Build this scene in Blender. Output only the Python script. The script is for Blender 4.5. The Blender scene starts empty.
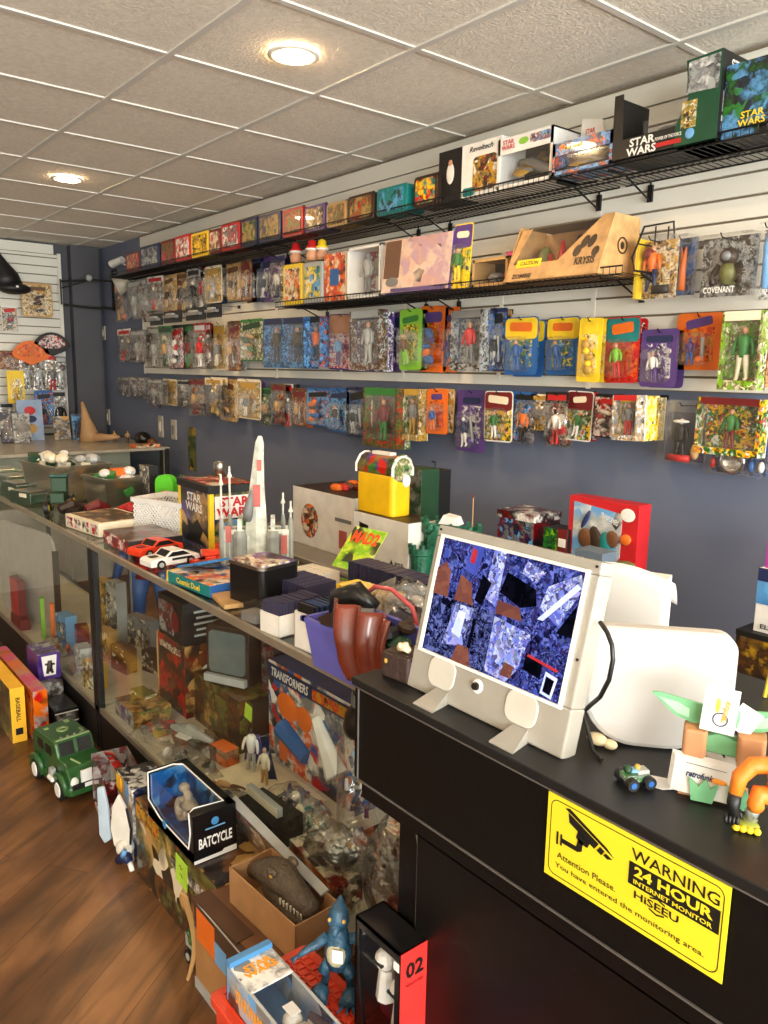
import bpy, math, random
from math import sin, cos, pi, radians, sqrt, atan2
from mathutils import Vector, Matrix
random.seed(7)
SC = bpy.context.scene
COL = SC.collection
R = random.Random(11)

# ------------------------------------------------------------------ camera
CH, CF = 1.62, 787.0
def cam_axes(yaw=radians(50.9), pitch=radians(10.13), roll=radians(1.03)):
    f = Vector((-sin(yaw)*cos(pitch), cos(yaw)*cos(pitch), -sin(pitch)))
    r = Vector((cos(yaw), sin(yaw), 0)); u = r.cross(f)
    c, s = cos(roll), sin(roll)
    return c*r + s*u, -s*r + c*u, f
AR, AU, AF = cam_axes()
cam = bpy.data.cameras.new('camera'); camo = bpy.data.objects.new('camera', cam); COL.objects.link(camo)
cam.sensor_fit = 'VERTICAL'; cam.sensor_height = 24; cam.lens = CF/1024*24; cam.clip_start = .02
camo.matrix_world = Matrix(((AR.x, AU.x, -AF.x, 0), (AR.y, AU.y, -AF.y, 0), (AR.z, AU.z, -AF.z, CH), (0, 0, 0, 1)))
SC.camera = camo
def at(px, py, x=None, y=None, z=None):
    """world point seen at a place of the photograph, on the plane x=, y= or z="""
    d = AR*((px-384)/CF) + AU*((512-py)/CF) + AF
    if x is not None: t = x/d.x
    elif y is not None: t = y/d.y
    else: t = (z-CH)/d.z
    return Vector((d.x*t, d.y*t, CH+d.z*t))

# ------------------------------------------------------------------ materials
def lin(c):
    return tuple(((v/255/12.92) if v/255 <= .04045 else ((v/255+.055)/1.055)**2.4) for v in c[:3]) + (1,)
MATS = {}
def nt(name):
    m = bpy.data.materials.new(name); m.use_nodes = True
    t = m.node_tree; t.nodes.clear()
    o = t.nodes.new('ShaderNodeOutputMaterial')
    return m, t, o
def mat(name, rgb=(200, 200, 200), rough=.5, metal=0, coat=0, emit=None, es=1, bump=0, bs=60, var=.06, vs=14, spec=.5, trans=0, sub=0):
    if name in MATS: return MATS[name]
    m, t, o = nt(name)
    p = t.nodes.new('ShaderNodeBsdfPrincipled'); t.links.new(p.outputs[0], o.inputs[0])
    p.inputs['Roughness'].default_value = rough; p.inputs['Metallic'].default_value = metal
    p.inputs['Coat Weight'].default_value = coat; p.inputs['Specular IOR Level'].default_value = spec
    p.inputs['Transmission Weight'].default_value = trans
    c = lin(rgb)
    tc = t.nodes.new('ShaderNodeTexCoord')
    if var:
        n = t.nodes.new('ShaderNodeTexNoise'); n.inputs['Scale'].default_value = vs; n.inputs['Detail'].default_value = 4
        t.links.new(tc.outputs['Object'], n.inputs['Vector'])
        r = t.nodes.new('ShaderNodeValToRGB')
        r.color_ramp.elements[0].position = .3; r.color_ramp.elements[1].position = .7
        r.color_ramp.elements[0].color = tuple(max(0, v*(1-var*2)) for v in c[:3])+(1,)
        r.color_ramp.elements[1].color = tuple(min(1, v*(1+var)) for v in c[:3])+(1,)
        t.links.new(n.outputs[0], r.inputs[0]); t.links.new(r.outputs[0], p.inputs['Base Color'])
    else: p.inputs['Base Color'].default_value = c
    if emit:
        p.inputs['Emission Color'].default_value = lin(emit); p.inputs['Emission Strength'].default_value = es
    if bump:
        n2 = t.nodes.new('ShaderNodeTexNoise'); n2.inputs['Scale'].default_value = bs; n2.inputs['Detail'].default_value = 3
        t.links.new(tc.outputs['Object'], n2.inputs['Vector'])
        b = t.nodes.new('ShaderNodeBump'); b.inputs['Strength'].default_value = bump; b.inputs['Distance'].default_value = .01
        t.links.new(n2.outputs[0], b.inputs['Height']); t.links.new(b.outputs[0], p.inputs['Normal'])
    MATS[name] = m; return m
def art(*cols, sc=52, rough=.35, coat=.3):
    """busy printed artwork made of patches of the given colours; differs from object to object"""
    key = ('art', cols, sc, rough)
    if key in MATS: return MATS[key]
    m, t, o = nt('printed_artwork')
    N, L = t.nodes.new, t.links.new
    p = N('ShaderNodeBsdfPrincipled'); L(p.outputs[0], o.inputs[0])
    p.inputs['Roughness'].default_value = rough; p.inputs['Coat Weight'].default_value = coat
    tc = N('ShaderNodeTexCoord'); oi = N('ShaderNodeObjectInfo')
    ml = N('ShaderNodeMath'); ml.operation = 'MULTIPLY'; ml.inputs[1].default_value = 37.0; L(oi.outputs['Random'], ml.inputs[0])
    ad = N('ShaderNodeVectorMath'); ad.operation = 'ADD'; L(tc.outputs['Object'], ad.inputs[0]); L(ml.outputs[0], ad.inputs[1])
    nz = N('ShaderNodeTexNoise'); nz.inputs['Scale'].default_value = sc*.7; nz.inputs['Detail'].default_value = 2
    L(ad.outputs[0], nz.inputs['Vector'])
    mx = N('ShaderNodeMixRGB'); mx.inputs[0].default_value = .06; L(ad.outputs[0], mx.inputs[1]); L(nz.outputs['Color'], mx.inputs[2])
    nb = N('ShaderNodeTexNoise'); nb.inputs['Scale'].default_value = sc*.42; nb.inputs['Detail'].default_value = 5; nb.inputs['Roughness'].default_value = .68
    L(ad.outputs[0], nb.inputs['Vector'])
    r = N('ShaderNodeValToRGB'); el = r.color_ramp.elements; seq = cols+cols[:2]
    while len(el) < len(seq): el.new(.5)
    for i, c in enumerate(seq): el[i].position = .3+.4*i/(len(seq)-1)
    for i, c in enumerate(seq): el[i].color = lin(c)
    L(nb.outputs[0], r.inputs[0])
    v = N('ShaderNodeTexVoronoi'); v.inputs['Scale'].default_value = sc*1.6; L(mx.outputs[0], v.inputs['Vector'])
    se = N('ShaderNodeSeparateColor'); L(v.outputs['Color'], se.inputs[0])
    r2 = N('ShaderNodeValToRGB'); r2.color_ramp.interpolation = 'CONSTANT'; el = r2.color_ramp.elements; c3 = (cols[::-1]+((36, 30, 28),))
    while len(el) < len(c3): el.new(.5)
    for i, c in enumerate(c3): el[i].position = i/len(c3)
    for i, c in enumerate(c3): el[i].color = lin(c)
    L(se.outputs[0], r2.inputs[0])
    n3 = N('ShaderNodeTexNoise'); n3.inputs['Scale'].default_value = sc*.8; n3.inputs['Detail'].default_value = 1; L(ad.outputs[0], n3.inputs['Vector'])
    mr = N('ShaderNodeMapRange'); mr.inputs[1].default_value = .46; mr.inputs[2].default_value = .6; mr.inputs[4].default_value = .95; L(n3.outputs[0], mr.inputs[0])
    m3 = N('ShaderNodeMixRGB'); L(mr.outputs[0], m3.inputs[0]); L(r.outputs[0], m3.inputs[1]); L(r2.outputs[0], m3.inputs[2])
    m2 = N('ShaderNodeHueSaturation'); m2.inputs['Saturation'].default_value = 1.08; L(m3.outputs[0], m2.inputs['Color'])
    L(m2.outputs[0], p.inputs['Base Color'])
    MATS[key] = m; return m
def clear(name='clear_plastic', tint=(255, 255, 255), a=.2, rough=.12, bump=0, fr_=.6):
    """thin clear plastic or glass: mostly see-through with a glossy skin"""
    if name in MATS: return MATS[name]
    m, t, o = nt(name); N, L = t.nodes.new, t.links.new
    tr = N('ShaderNodeBsdfTransparent'); tr.inputs[0].default_value = lin(tint)
    gl = N('ShaderNodeBsdfGlossy'); gl.inputs['Roughness'].default_value = rough; gl.inputs[0].default_value = (.95, .95, .95, 1)
    fr = N('ShaderNodeLayerWeight'); fr.inputs[0].default_value = .5
    pw = N('ShaderNodeMath'); pw.operation = 'POWER'; pw.inputs[1].default_value = 4.0; L(fr.outputs['Facing'], pw.inputs[0])
    mm = N('ShaderNodeMath'); mm.operation = 'MULTIPLY_ADD'; mm.inputs[1].default_value = fr_; mm.inputs[2].default_value = .03+a*.35
    mm.use_clamp = True
    L(pw.outputs[0], mm.inputs[0])
    mix = N('ShaderNodeMixShader'); L(mm.outputs[0], mix.inputs[0]); L(tr.outputs[0], mix.inputs[1]); L(gl.outputs[0], mix.inputs[2])
    if bump:
        n = N('ShaderNodeTexNoise'); n.inputs['Scale'].default_value = 30
        tc = N('ShaderNodeTexCoord'); L(tc.outputs['Object'], n.inputs['Vector'])
        b = N('ShaderNodeBump'); b.inputs['Strength'].default_value = bump; b.inputs['Distance'].default_value = .02
        L(n.outputs[0], b.inputs['Height']); L(b.outputs[0], gl.inputs['Normal']); L(b.outputs[0], fr.inputs['Normal'])
    L(mix.outputs[0], o.inputs[0]); MATS[name] = m; return m

# ------------------------------------------------------------------ mesh builder
class MB:
    def __init__(s): s.v = []; s.f = []; s.m = []; s.mats = []; s.M = Matrix()
    def mi(s, m):
        if m is None: return 0
        if m not in s.mats: s.mats.append(m)
        return s.mats.index(m)
    def add(s, vs, fs, m=None):
        o = len(s.v); s.v += [tuple(s.M @ Vector(v)) for v in vs]
        i = s.mi(m)
        for f in fs: s.f.append(tuple(a+o for a in f)); s.m.append(i)
        return s
    def box(s, c, d, m=None, rz=0, top=None, front=None, side=None, taper=1, X=None):
        hx, hy, hz = d[0]/2, d[1]/2, d[2]/2
        T = Matrix.Translation(c) @ (X if X is not None else Matrix.Rotation(rz, 4, 'Z'))
        vs = [T @ Vector((x*(taper if z < 0 else 1), y*(taper if z < 0 else 1), z)) for x in (-hx, hx) for y in (-hy, hy) for z in (-hz, hz)]
        fs = [((0, 2, 3, 1)[::-1], side or m), ((4, 6, 7, 5), side or m), ((0, 1, 5, 4)[::-1], front or m), ((2, 3, 7, 6), m), ((0, 2, 6, 4), m), ((1, 3, 7, 5)[::-1], top or m)]
        for f, mm in fs: s.add([], [], None); s.f.append(tuple(a+len(s.v) for a in f)); s.m.append(s.mi(mm))
        s.v += [tuple(s.M @ v) for v in vs]
        return s
    def rbox(s, c, d, r, m=None, axis='y', n=4, X=None):
        """box with corners rounded about one axis; d = full sizes"""
        i = 'xyz'.index(axis); a, b = [k for k in range(3) if k != i]
        A, B, D = d[a]/2, d[b]/2, d[i]/2; r = min(r, A*.99, B*.99)
        pts = []
        for cx, cy, a0 in ((A-r, B-r, 0), (-A+r, B-r, 90), (-A+r, -B+r, 180), (A-r, -B+r, 270)):
            for k in range(n+1):
                t = radians(a0+90*k/n); pts.append((cx+r*cos(t), cy+r*sin(t)))
        T = Matrix.Translation(c) @ (X or Matrix())
        vs = []
        for sg in (-1, 1):
            for p in pts:
                v = [0, 0, 0]; v[a], v[b], v[i] = p[0], p[1], sg*D
                vs.append(T @ Vector(v))
        k = len(pts)
        fs = [tuple(range(k))[::-1], tuple(range(k, 2*k))]+[(q, (q+1) % k, (q+1) % k+k, q+k) for q in range(k)]
        return s.add(vs, fs, m)
    def prism(s, pts, h, m=None, X=None, cap=True, m2=None):
        """2d outline in local xz, thickness h along +y"""
        T = X or Matrix(); k = len(pts)
        vs = [T @ Vector((p[0], 0, p[1])) for p in pts]+[T @ Vector((p[0], h, p[1])) for p in pts]
        s.add(vs, ([tuple(range(k)), tuple(range(k, 2*k))[::-1]] if cap else []), m)
        o = len(s.v)-2*k
        for q in range(k): s.f.append((o+q, o+(q+1) % k, o+(q+1) % k+k, o+q+k)[::-1]); s.m.append(s.mi(m2 or m))
        return s
    def tube(s, pts, r, m=None, n=8, cap=True, closed=False):
        pts = [Vector(p) for p in pts]; rs = r if isinstance(r, (list, tuple)) else [r]*len(pts)
        vs = []; k = len(pts); up = None
        for i, p in enumerate(pts):
            if closed: d = pts[(i+1) % k]-pts[i-1]
            else: d = pts[min(i+1, k-1)]-pts[max(i-1, 0)]
            d = d.normalized() if d.length > 1e-9 else Vector((0, 0, 1))
            if up is None:
                up = Vector((0, 0, 1)) if abs(d.z) < .9 else Vector((1, 0, 0))
            a = d.cross(up)
            if a.length < 1e-4: a = d.orthogonal()
            a.normalize(); b = a.cross(d); up = b
            for j in range(n):
                t = 2*pi*j/n; vs.append(p+a*(rs[i]*cos(t))+b*(rs[i]*sin(t)))
        fs = []
        for i in range(k if closed else k-1):
            i2 = (i+1) % k
            for j in range(n): fs.append((i*n+j, i*n+(j+1) % n, i2*n+(j+1) % n, i2*n+j))
        if cap and not closed: fs += [tuple(range(n))[::-1], tuple(range((k-1)*n, k*n))]
        return s.add(vs, fs, m)
    def cyl(s, a, b, r, m=None, n=16, r2=None): return s.tube([a, b], [r, r if r2 is None else r2], m, n)
    def lathe(s, prof, m=None, n=24, X=None, cap=True):
        T = X or Matrix(); vs = []
        for r, z in prof:
            for j in range(n):
                t = 2*pi*j/n; vs.append(T @ Vector((r*cos(t), r*sin(t), z)))
        k = len(prof); fs = []
        for i in range(k-1):
            for j in range(n): fs.append((i*n+j, i*n+(j+1) % n, (i+1)*n+(j+1) % n, (i+1)*n+j))
        if cap: fs += [tuple(range(n))[::-1], tuple(range((k-1)*n, k*n))]
        return s.add(vs, fs, m)
    def ball(s, c, r, m=None, n=12, k=8, X=None):
        if not isinstance(r, (tuple, list)): r = (r, r, r)
        T = Matrix.Translation(c) @ (X or Matrix())
        vs = [T @ Vector((0, 0, -r[2]))]
        for i in range(1, k):
            a = -pi/2+pi*i/k
            for j in range(n):
                t = 2*pi*j/n; vs.append(T @ Vector((r[0]*cos(a)*cos(t), r[1]*cos(a)*sin(t), r[2]*sin(a))))
        vs.append(T @ Vector((0, 0, r[2]))); L = len(vs)-1
        fs = [(0, 1+(j+1) % n, 1+j) for j in range(n)]
        for i in range(k-2):
            for j in range(n): fs.append((1+i*n+j, 1+i*n+(j+1) % n, 1+(i+1)*n+(j+1) % n, 1+(i+1)*n+j))
        fs += [(1+(k-2)*n+j, 1+(k-2)*n+(j+1) % n, L) for j in range(n)]
        return s.add(vs, fs, m)
    def grid(s, fn, nu, nv, m=None, thick=0):
        vs = [fn(i/nu, j/nv) for i in range(nu+1) for j in range(nv+1)]
        fs = [(i*(nv+1)+j, (i+1)*(nv+1)+j, (i+1)*(nv+1)+j+1, i*(nv+1)+j+1) for i in range(nu) for j in range(nv)]
        return s.add(vs, fs, m)
    def build(s, name, parent=None, smooth=False, bevel=0, solid=0, sub=0, mat0=None):
        me = bpy.data.meshes.new(name)
        me.from_pydata(s.v, [], s.f)
        for m in (s.mats or [mat0]):
            if m: me.materials.append(m)
        if len(s.m) == len(me.polygons): me.polygons.foreach_set('material_index', s.m)
        if smooth: me.polygons.foreach_set('use_smooth', [True]*len(me.polygons))
        me.validate(); me.update()
        o = bpy.data.objects.new(name, me); COL.objects.link(o)
        if parent is not None: o.parent = parent
        if solid:
            q = o.modifiers.new('thickness', 'SOLIDIFY'); q.thickness = solid; q.offset = 0
        if bevel:
            q = o.modifiers.new('soft_edges', 'BEVEL'); q.width = bevel; q.segments = 2; q.limit_method = 'ANGLE'
        if sub:
            q = o.modifiers.new('smooth', 'SUBSURF'); q.levels = sub; q.render_levels = sub
        return o
def tag(o, label=None, cat=None, group=None, kind=None):
    if label: o['label'] = label
    if cat: o['category'] = cat
    if group: o['group'] = group
    if kind: o['kind'] = kind
    return o
def thing(name, label, cat, loc=(0, 0, 0), rz=0, group=None, X=None):
    o = bpy.data.objects.new(name, None); o.empty_display_size = .05; COL.objects.link(o)
    if X is not None: o.matrix_world = Matrix.Translation(loc) @ X
    else: o.location = loc; o.rotation_euler = (0, 0, rz)
    return tag(o, label, cat, group)
def struct(o): o['kind'] = 'structure'; return o
RX = lambda a: Matrix.Rotation(radians(a), 4, 'X')
RY = lambda a: Matrix.Rotation(radians(a), 4, 'Y')
RZ = lambda a: Matrix.Rotation(radians(a), 4, 'Z')
TR = lambda x, y, z: Matrix.Translation((x, y, z))
def copy_tree(o, parent=None):
    c = o.copy(); COL.objects.link(c); c.parent = parent
    for ch in list(o.children): copy_tree(ch, c)
    return c
def lettering(body, w, h, m, X, parent, name='lettering', bold=.02, shear=0, ext=.0008):
    """writing fitted to w x h, in the local xz plane of X (reads along +x, faces -y)"""
    cu = bpy.data.curves.new(name, 'FONT'); cu.body = body; cu.offset = bold; cu.shear = shear
    cu.align_x = 'CENTER'; cu.resolution_u = 2; cu.space_line = .85
    tmp = bpy.data.objects.new('tmp', cu); COL.objects.link(tmp)
    dg = bpy.context.evaluated_depsgraph_get()
    me = bpy.data.meshes.new_from_object(tmp.evaluated_get(dg))
    bpy.data.objects.remove(tmp); bpy.data.curves.remove(cu)
    me.materials.clear()
    xs = [v.co.x for v in me.vertices]; ys = [v.co.y for v in me.vertices]
    x0, x1, y0, y1 = min(xs), max(xs), min(ys), max(ys)
    for v in me.vertices:
        v.co = X @ Vector(((v.co.x-(x0+x1)/2)/(x1-x0)*w, -ext, (v.co.y-(y0+y1)/2)/(y1-y0)*h))
    me.materials.append(m); me.name = name
    o = bpy.data.objects.new(name, me); COL.objects.link(o); o.parent = parent
    return o

# ------------------------------------------------------------------ common materials
C = dict(white=(235, 233, 228), cream=(232, 222, 196), black=(18, 17, 18), grey=(120, 120, 120), silver=(170, 172, 170),
         red=(190, 30, 32), dred=(110, 22, 24), orange=(228, 110, 30), yellow=(242, 205, 40), green=(50, 120, 50), dgreen=(24, 62, 36),
         lime=(128, 190, 52), teal=(20, 120, 120), blue=(36, 92, 160), dblue=(28, 40, 82), lblue=(110, 165, 215), purple=(84, 58, 124),
         pink=(214, 90, 140), tan=(190, 150, 95), brown=(104, 66, 38), dbrown=(50, 34, 24), skin=(205, 150, 115), gold=(190, 150, 60), olive=(110, 110, 60))
def cm(n, rough=.5, coat=0): return mat('paint_'+n+('_gloss' if rough < .4 else ''), C[n], rough=rough, coat=coat)
CLEAR = clear('clear_plastic', a=.22, rough=.14, bump=.12)
WIN = clear('carton_window', a=.06, rough=.08, fr_=.35)
BAG = clear('clear_bag_plastic', tint=(236, 232, 228), a=.62, rough=.24, bump=.9)
GLASS = clear('case_glass', tint=(250, 252, 250), a=-.04, rough=.01, fr_=.3)
GLASST = clear('case_top_glass', tint=(240, 246, 242), a=.1, rough=.04)
BLK = mat('black_wire', (14, 14, 15), rough=.4, var=0)
CHROME = mat('chrome', (200, 200, 200), rough=.2, metal=1, var=0)
# ------------------------------------------------------------------ the room
X0, X1, Y0, YW, ZC = -7.65, 3.3, -3.2, 2.735, 2.69
def floor_material():
    m, t, o = nt('wood_plank_floor'); N, L = t.nodes.new, t.links.new
    p = N('ShaderNodeBsdfPrincipled'); L(p.outputs[0], o.inputs[0]); p.inputs['Roughness'].default_value = .38
    tc = N('ShaderNodeTexCoord'); mp = N('ShaderNodeMapping'); mp.inputs['Rotation'].default_value = (0, 0, radians(-126))
    L(tc.outputs['Object'], mp.inputs['Vector'])
    br = N('ShaderNodeTexBrick'); br.offset = .37; br.inputs['Scale'].default_value = 1
    br.inputs['Brick Width'].default_value = 1.22; br.inputs['Row Height'].default_value = .15; br.inputs['Mortar Size'].default_value = .0012
    br.inputs['Color1'].default_value = lin((122, 86, 54)); br.inputs['Color2'].default_value = lin((150, 108, 70)); br.inputs['Mortar'].default_value = lin((84, 56, 36))
    L(mp.outputs[0], br.inputs['Vector'])
    m2 = N('ShaderNodeMapping'); m2.inputs['Scale'].default_value = (1.6, 8, 1); L(mp.outputs[0], m2.inputs['Vector'])
    n = N('ShaderNodeTexNoise'); n.inputs['Scale'].default_value = 2.4; n.inputs['Detail'].default_value = 7; n.inputs['Distortion'].default_value = .8
    L(m2.outputs[0], n.inputs['Vector'])
    r = N('ShaderNodeValToRGB'); r.color_ramp.elements[0].position = .32; r.color_ramp.elements[1].position = .68
    r.color_ramp.elements[0].color = lin((82, 54, 32)); r.color_ramp.elements[1].color = lin((255, 240, 220))
    L(n.outputs[0], r.inputs[0])
    mx = N('ShaderNodeMixRGB'); mx.blend_type = 'MULTIPLY'; mx.inputs[0].default_value = .62
    L(br.outputs[0], mx.inputs[1]); L(r.outputs[0], mx.inputs[2])
    m3 = N('ShaderNodeMapping'); m3.inputs['Scale'].default_value = (1.2, 2.4, 1); L(mp.outputs[0], m3.inputs['Vector'])
    n3 = N('ShaderNodeTexNoise'); n3.inputs['Scale'].default_value = 1.7; n3.inputs['Detail'].default_value = 3; L(m3.outputs[0], n3.inputs['Vector'])
    r3 = N('ShaderNodeValToRGB'); r3.color_ramp.elements[0].position = .38; r3.color_ramp.elements[1].position = .6
    r3.color_ramp.elements[0].color = lin((158, 140, 122)); r3.color_ramp.elements[1].color = (1, 1, 1, 1); L(n3.outputs[0], r3.inputs[0])
    m4 = N('ShaderNodeMixRGB'); m4.blend_type = 'MULTIPLY'; m4.inputs[0].default_value = .85
    L(mx.outputs[0], m4.inputs[1]); L(r3.outputs[0], m4.inputs[2]); L(m4.outputs[0], p.inputs['Base Color'])
    b = N('ShaderNodeBump'); b.inputs['Strength'].default_value = .12; b.inputs['Distance'].default_value = .004
    L(n.outputs[0], b.inputs['Height']); L(b.outputs[0], p.inputs['Normal'])
    return m
b = MB(); b.box(((X0+X1)/2, (Y0+YW)/2, -.05), (X1-X0, YW-Y0, .1), floor_material()); struct(b.build('floor'))
# ceiling: mineral tiles in a white T-grid
TILE = mat('ceiling_tile', (236, 228, 214), rough=.95, bump=.35, bs=90, var=.06, vs=55)
GRID = mat('ceiling_grid', (214, 210, 202), rough=.55, var=0)
s_ = .6096
tx0, ty0 = -2.81, .668       # a grid crossing; the recessed lamps sit in tile centres
b = MB(); b.box(((X0+X1)/2, (Y0+YW)/2, ZC+.059), (X1-X0, YW-Y0, .1), TILE); struct(b.build('ceiling'))
b = MB()
i = 0
k = int((X0-tx0)/s_)
while tx0+k*s_ < X1:
    b.box((tx0+k*s_, (Y0+YW)/2, ZC+.0085), (.024, YW-Y0, .01), GRID); k += 1
struct(b.build('trim_1'))
b = MB(); k = int((Y0-ty0)/s_)
while ty0+k*s_ < YW:
    b.box(((X0+X1)/2, ty0+k*s_, ZC+.008), (X1-X0, .024, .012), GRID); k += 1
struct(b.build('trim_2'))
WALLB = mat('slate_blue_wall_paint', (104, 112, 134), rough=.75, var=.03, vs=3)
WALLD = mat('dark_slate_wall_paint', (80, 80, 86), rough=.8, var=.03, vs=3)
b = MB(); b.box(((X0+X1)/2, YW+.06, 1.35), (X1-X0+.2, .12, 2.9), WALLB); struct(b.build('wall_right'))
b = MB(); b.box((X0-.06, (Y0+YW)/2, 1.35), (.12, YW-Y0, 2.9), WALLD); struct(b.build('wall_back'))
# boxed column in the far corner
b = MB(); b.box((X0+.05, 2.56, 1.345), (.1, .25, 2.69), WALLD); 
struct(b.build('wall_column'))
WALLW = mat('warm_white_wall_paint', (206, 198, 184), rough=.8, var=.03)
b = MB(); b.box(((X0+X1)/2, Y0-.06, 1.35), (X1-X0, .12, 2.9), WALLW); struct(b.build('wall_left'))
# front wall with the shop windows that let the daylight in
b = MB()
b.box((X1+.06, (Y0+YW)/2, .2), (.12, YW-Y0, .4), WALLW); b.box((X1+.06, (Y0+YW)/2, 2.68), (.12, YW-Y0, .3), WALLW)
for y in (Y0+.1, -.25, YW-.1): b.box((X1+.06, y, 1.4), (.12, .2, 2.3), WALLW)
struct(b.build('wall_front'))
for n_, (ya, yb) in enumerate(((Y0+.2, -.35), (-.15, YW-.2))):
    b = MB(); yc = (ya+yb)/2; w = yb-ya
    for y in (ya+.02, yb-.02, yc): b.box((X1+.06, y, 1.465), (.05, .04, 2.13), cm('black'))
    for z in (.42, 2.51): b.box((X1+.06, yc, z), (.05, w, .04), cm('black'))
    f = struct(b.build('window_%d' % (n_+1)))
    b = MB(); b.box((X1+.06, yc, 1.465), (.006, w-.04, 2.05), GLASS); b.build('pane', f)
# slatwall: white boards with dark grooves, bottom edge at eye level
SLAT = mat('white_slatwall', (222, 219, 208), rough=.42, var=.02, vs=2)
SLATG = mat('slatwall_groove', (118, 104, 84), rough=.8, var=0)
def slatwall(name, xa, xb, za, zb, front, axis='x', phase=1.846, seams=()):
    b = MB(); back = front+.02 if axis == 'x' else front-.02
    zs = [za]; z = phase-.0757*20
    while z < zb:
        if z > za+.01: zs.append(z)
        z += .0757
    zs.append(zb)
    cut = [xa]+sorted(s for s in seams if xa < s < xb)+[xb]
    for c0, c1 in zip(cut[:-1], cut[1:]):
        for z0, z1 in zip(zs[:-1], zs[1:]):
            h = z1-z0-.009
            if h <= 0: continue
            L_ = c1-c0-.002
            if axis == 'x': b.box(((c0+c1)/2, front+.006, z0+.0045+h/2), (L_, .012, h), SLAT)
            else: b.box((front-.006, (c0+c1)/2, z0+.0045+h/2), (.012, L_, h), SLAT)
    if axis == 'x': b.box(((xa+xb)/2, front+.018, (za+zb)/2), (xb-xa, .012, zb-za), SLATG)
    else: b.box((front-.018, (xa+xb)/2, (za+zb)/2), (.012, xb-xa, zb-za), SLATG)
    return struct(b.build(name))
slatwall('trim_3', -6.62, X1, 1.565, 2.60, 2.71, seams=(-2.02, -4.46, .42))
b = MB(); b.box(((X1-6.62)/2, 2.716, 2.645), (X1+6.62, .02, .088), SLAT)
b.box(((X1-6.62)/2, 2.712, 2.684), (X1+6.62, .03, .006), SLATG)
struct(b.build('trim_4'))
b = MB()      # white seam strips and the end strip
for x in (-2.02, -4.46, -6.62, -2.52, -3.2, -3.75, -5.2): b.box((x, 2.7095, 2.08 if x in (-2.02, -4.46, -6.62) else 1.9), (.022, .003, 1.03 if x in (-2.02, -4.46, -6.62) else .62), SLAT)
struct(b.build('trim_5'))
slatwall('trim_6', Y0+.1, 2.33, 1.0, 2.60, X0+.05, axis='y', phase=2.567-.0)
b = MB(); b.box((X0+.04, 2.345, 1.8), (.03, .03, 1.62), SLAT); b.box((X0+.045, -.4, 2.64), (.02, 5.4, .08), SLAT); struct(b.build('trim_7'))
# recessed ceiling lamps
LAMPTRIM = mat('lamp_trim_white', (240, 236, 226), rough=.4, var=0)
LAMPE = mat('lamp_diffuser', (255, 244, 224), emit=(255, 212, 156), es=270, var=0)
first = None
lamps = [(x, y) for y in (1.6, -.84) for x in (-2.51, -4.95, -.07, 2.37)]
for (x, y) in lamps:
    lab = {(-2.51, 1.6): 'large bright recessed lamp in the ceiling tile nearer the viewer', (-4.95, 1.6): 'smaller-looking recessed ceiling lamp further down the room toward the back wall'}.get((x, y), 'round recessed ceiling lamp out of the picture over the shop floor')
    t_ = thing('recessed_ceiling_lamp', lab, 'ceiling lamp', (x, y, ZC), group='recessed ceiling lamps')
    b = MB(); b.lathe([(.068, .004), (.088, .004), (.09, 0), (.088, -.003), (.07, -.006), (.068, .004)], LAMPTRIM, 32, cap=False); b.build('trim_ring', t_, smooth=True)
    b = MB(); b.lathe([(.0, -.003), (.069, -.003), (.069, .006), (0, .006)], LAMPE, 32, cap=False); b.build('diffuser', t_)
# daylight through the shop windows, and a dim sky outside
W = bpy.data.worlds.new('sky'); SC.world = W; W.use_nodes = True
bg = W.node_tree.nodes['Background']; bg.inputs[0].default_value = (.85, .92, 1, 1); bg.inputs[1].default_value = .8
for i, (ya, yb, pw) in enumerate(((Y0+.2, -.35, 360), (-.15, YW-.2, 360))):
    l = bpy.data.lights.new('window_daylight', 'AREA'); l.shape = 'RECTANGLE'; l.size = 2.05; l.size_y = yb-ya; l.energy = pw; l.color = (1, .985, .97)
    o = bpy.data.objects.new('window_daylight', l); COL.objects.link(o); o.location = (X1+.3, (ya+yb)/2, 1.46)
    o.rotation_euler = (0, radians(90), 0)
# counters: black cash desk
BLKLAM = mat('black_laminate', (11, 9, 9), rough=.42, spec=.25, var=.1, vs=30, bump=.05, bs=200)
BLKTOP = mat('black_laminate_top', (26, 26, 27), rough=.42, spec=.35, var=.08, vs=30)
EDGE = mat('worn_grey_edge', (92, 88, 84), rough=.5)
CY = .822
t_ = thing('cash_counter', 'long black laminate cash counter carrying the monitor and yellow warning sign', 'counter', (-1.088, CY, 0))
b = MB(); b.box((1.4, .298, 1.0625), (2.81, .604, .015), BLKTOP); b.build('counter_top', t_, bevel=.002)
b = MB(); b.box((1.4, .012, .9625), (2.8, .02, .185), BLKLAM); b.box((.01, .3, .9625), (.02, .58, .185), BLKLAM); b.box((1.4, .03, .85), (2.8, .02, .05), BLKLAM); b.box((.02, .3, .85), (.02, .5, .05), BLKLAM); b.build('fascia_panel', t_)
b = MB()
for z in (1.052, .873): b.box((1.4, .0005, z), (2.8, .003, .0025), EDGE)
b.box((.012, .0005, .9625), (.0015, .003, .178), EDGE)
b.build('edge_strip', t_)
b = MB(); b.box((1.48, .03, .415), (2.64, .02, .83), BLKLAM); b.rbox((.13, .18, .425), (.06, .3, .848), .028, BLKLAM, axis='y'); b.box((1.48, .57, .5), (2.5, .02, 1.0), BLKLAM); b.build('lower_panel', t_, bevel=.002)
b = MB(); b.tube([(.155, .027, .02), (.155, .027, .8), (.15, .027, .82), (.135, .027, .832), (.115, .027, .835)], .0018, EDGE); b.box((1.5, .0185, .47), (2.5, .003, .0025), EDGE); b.build('panel_seam', t_)
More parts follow.
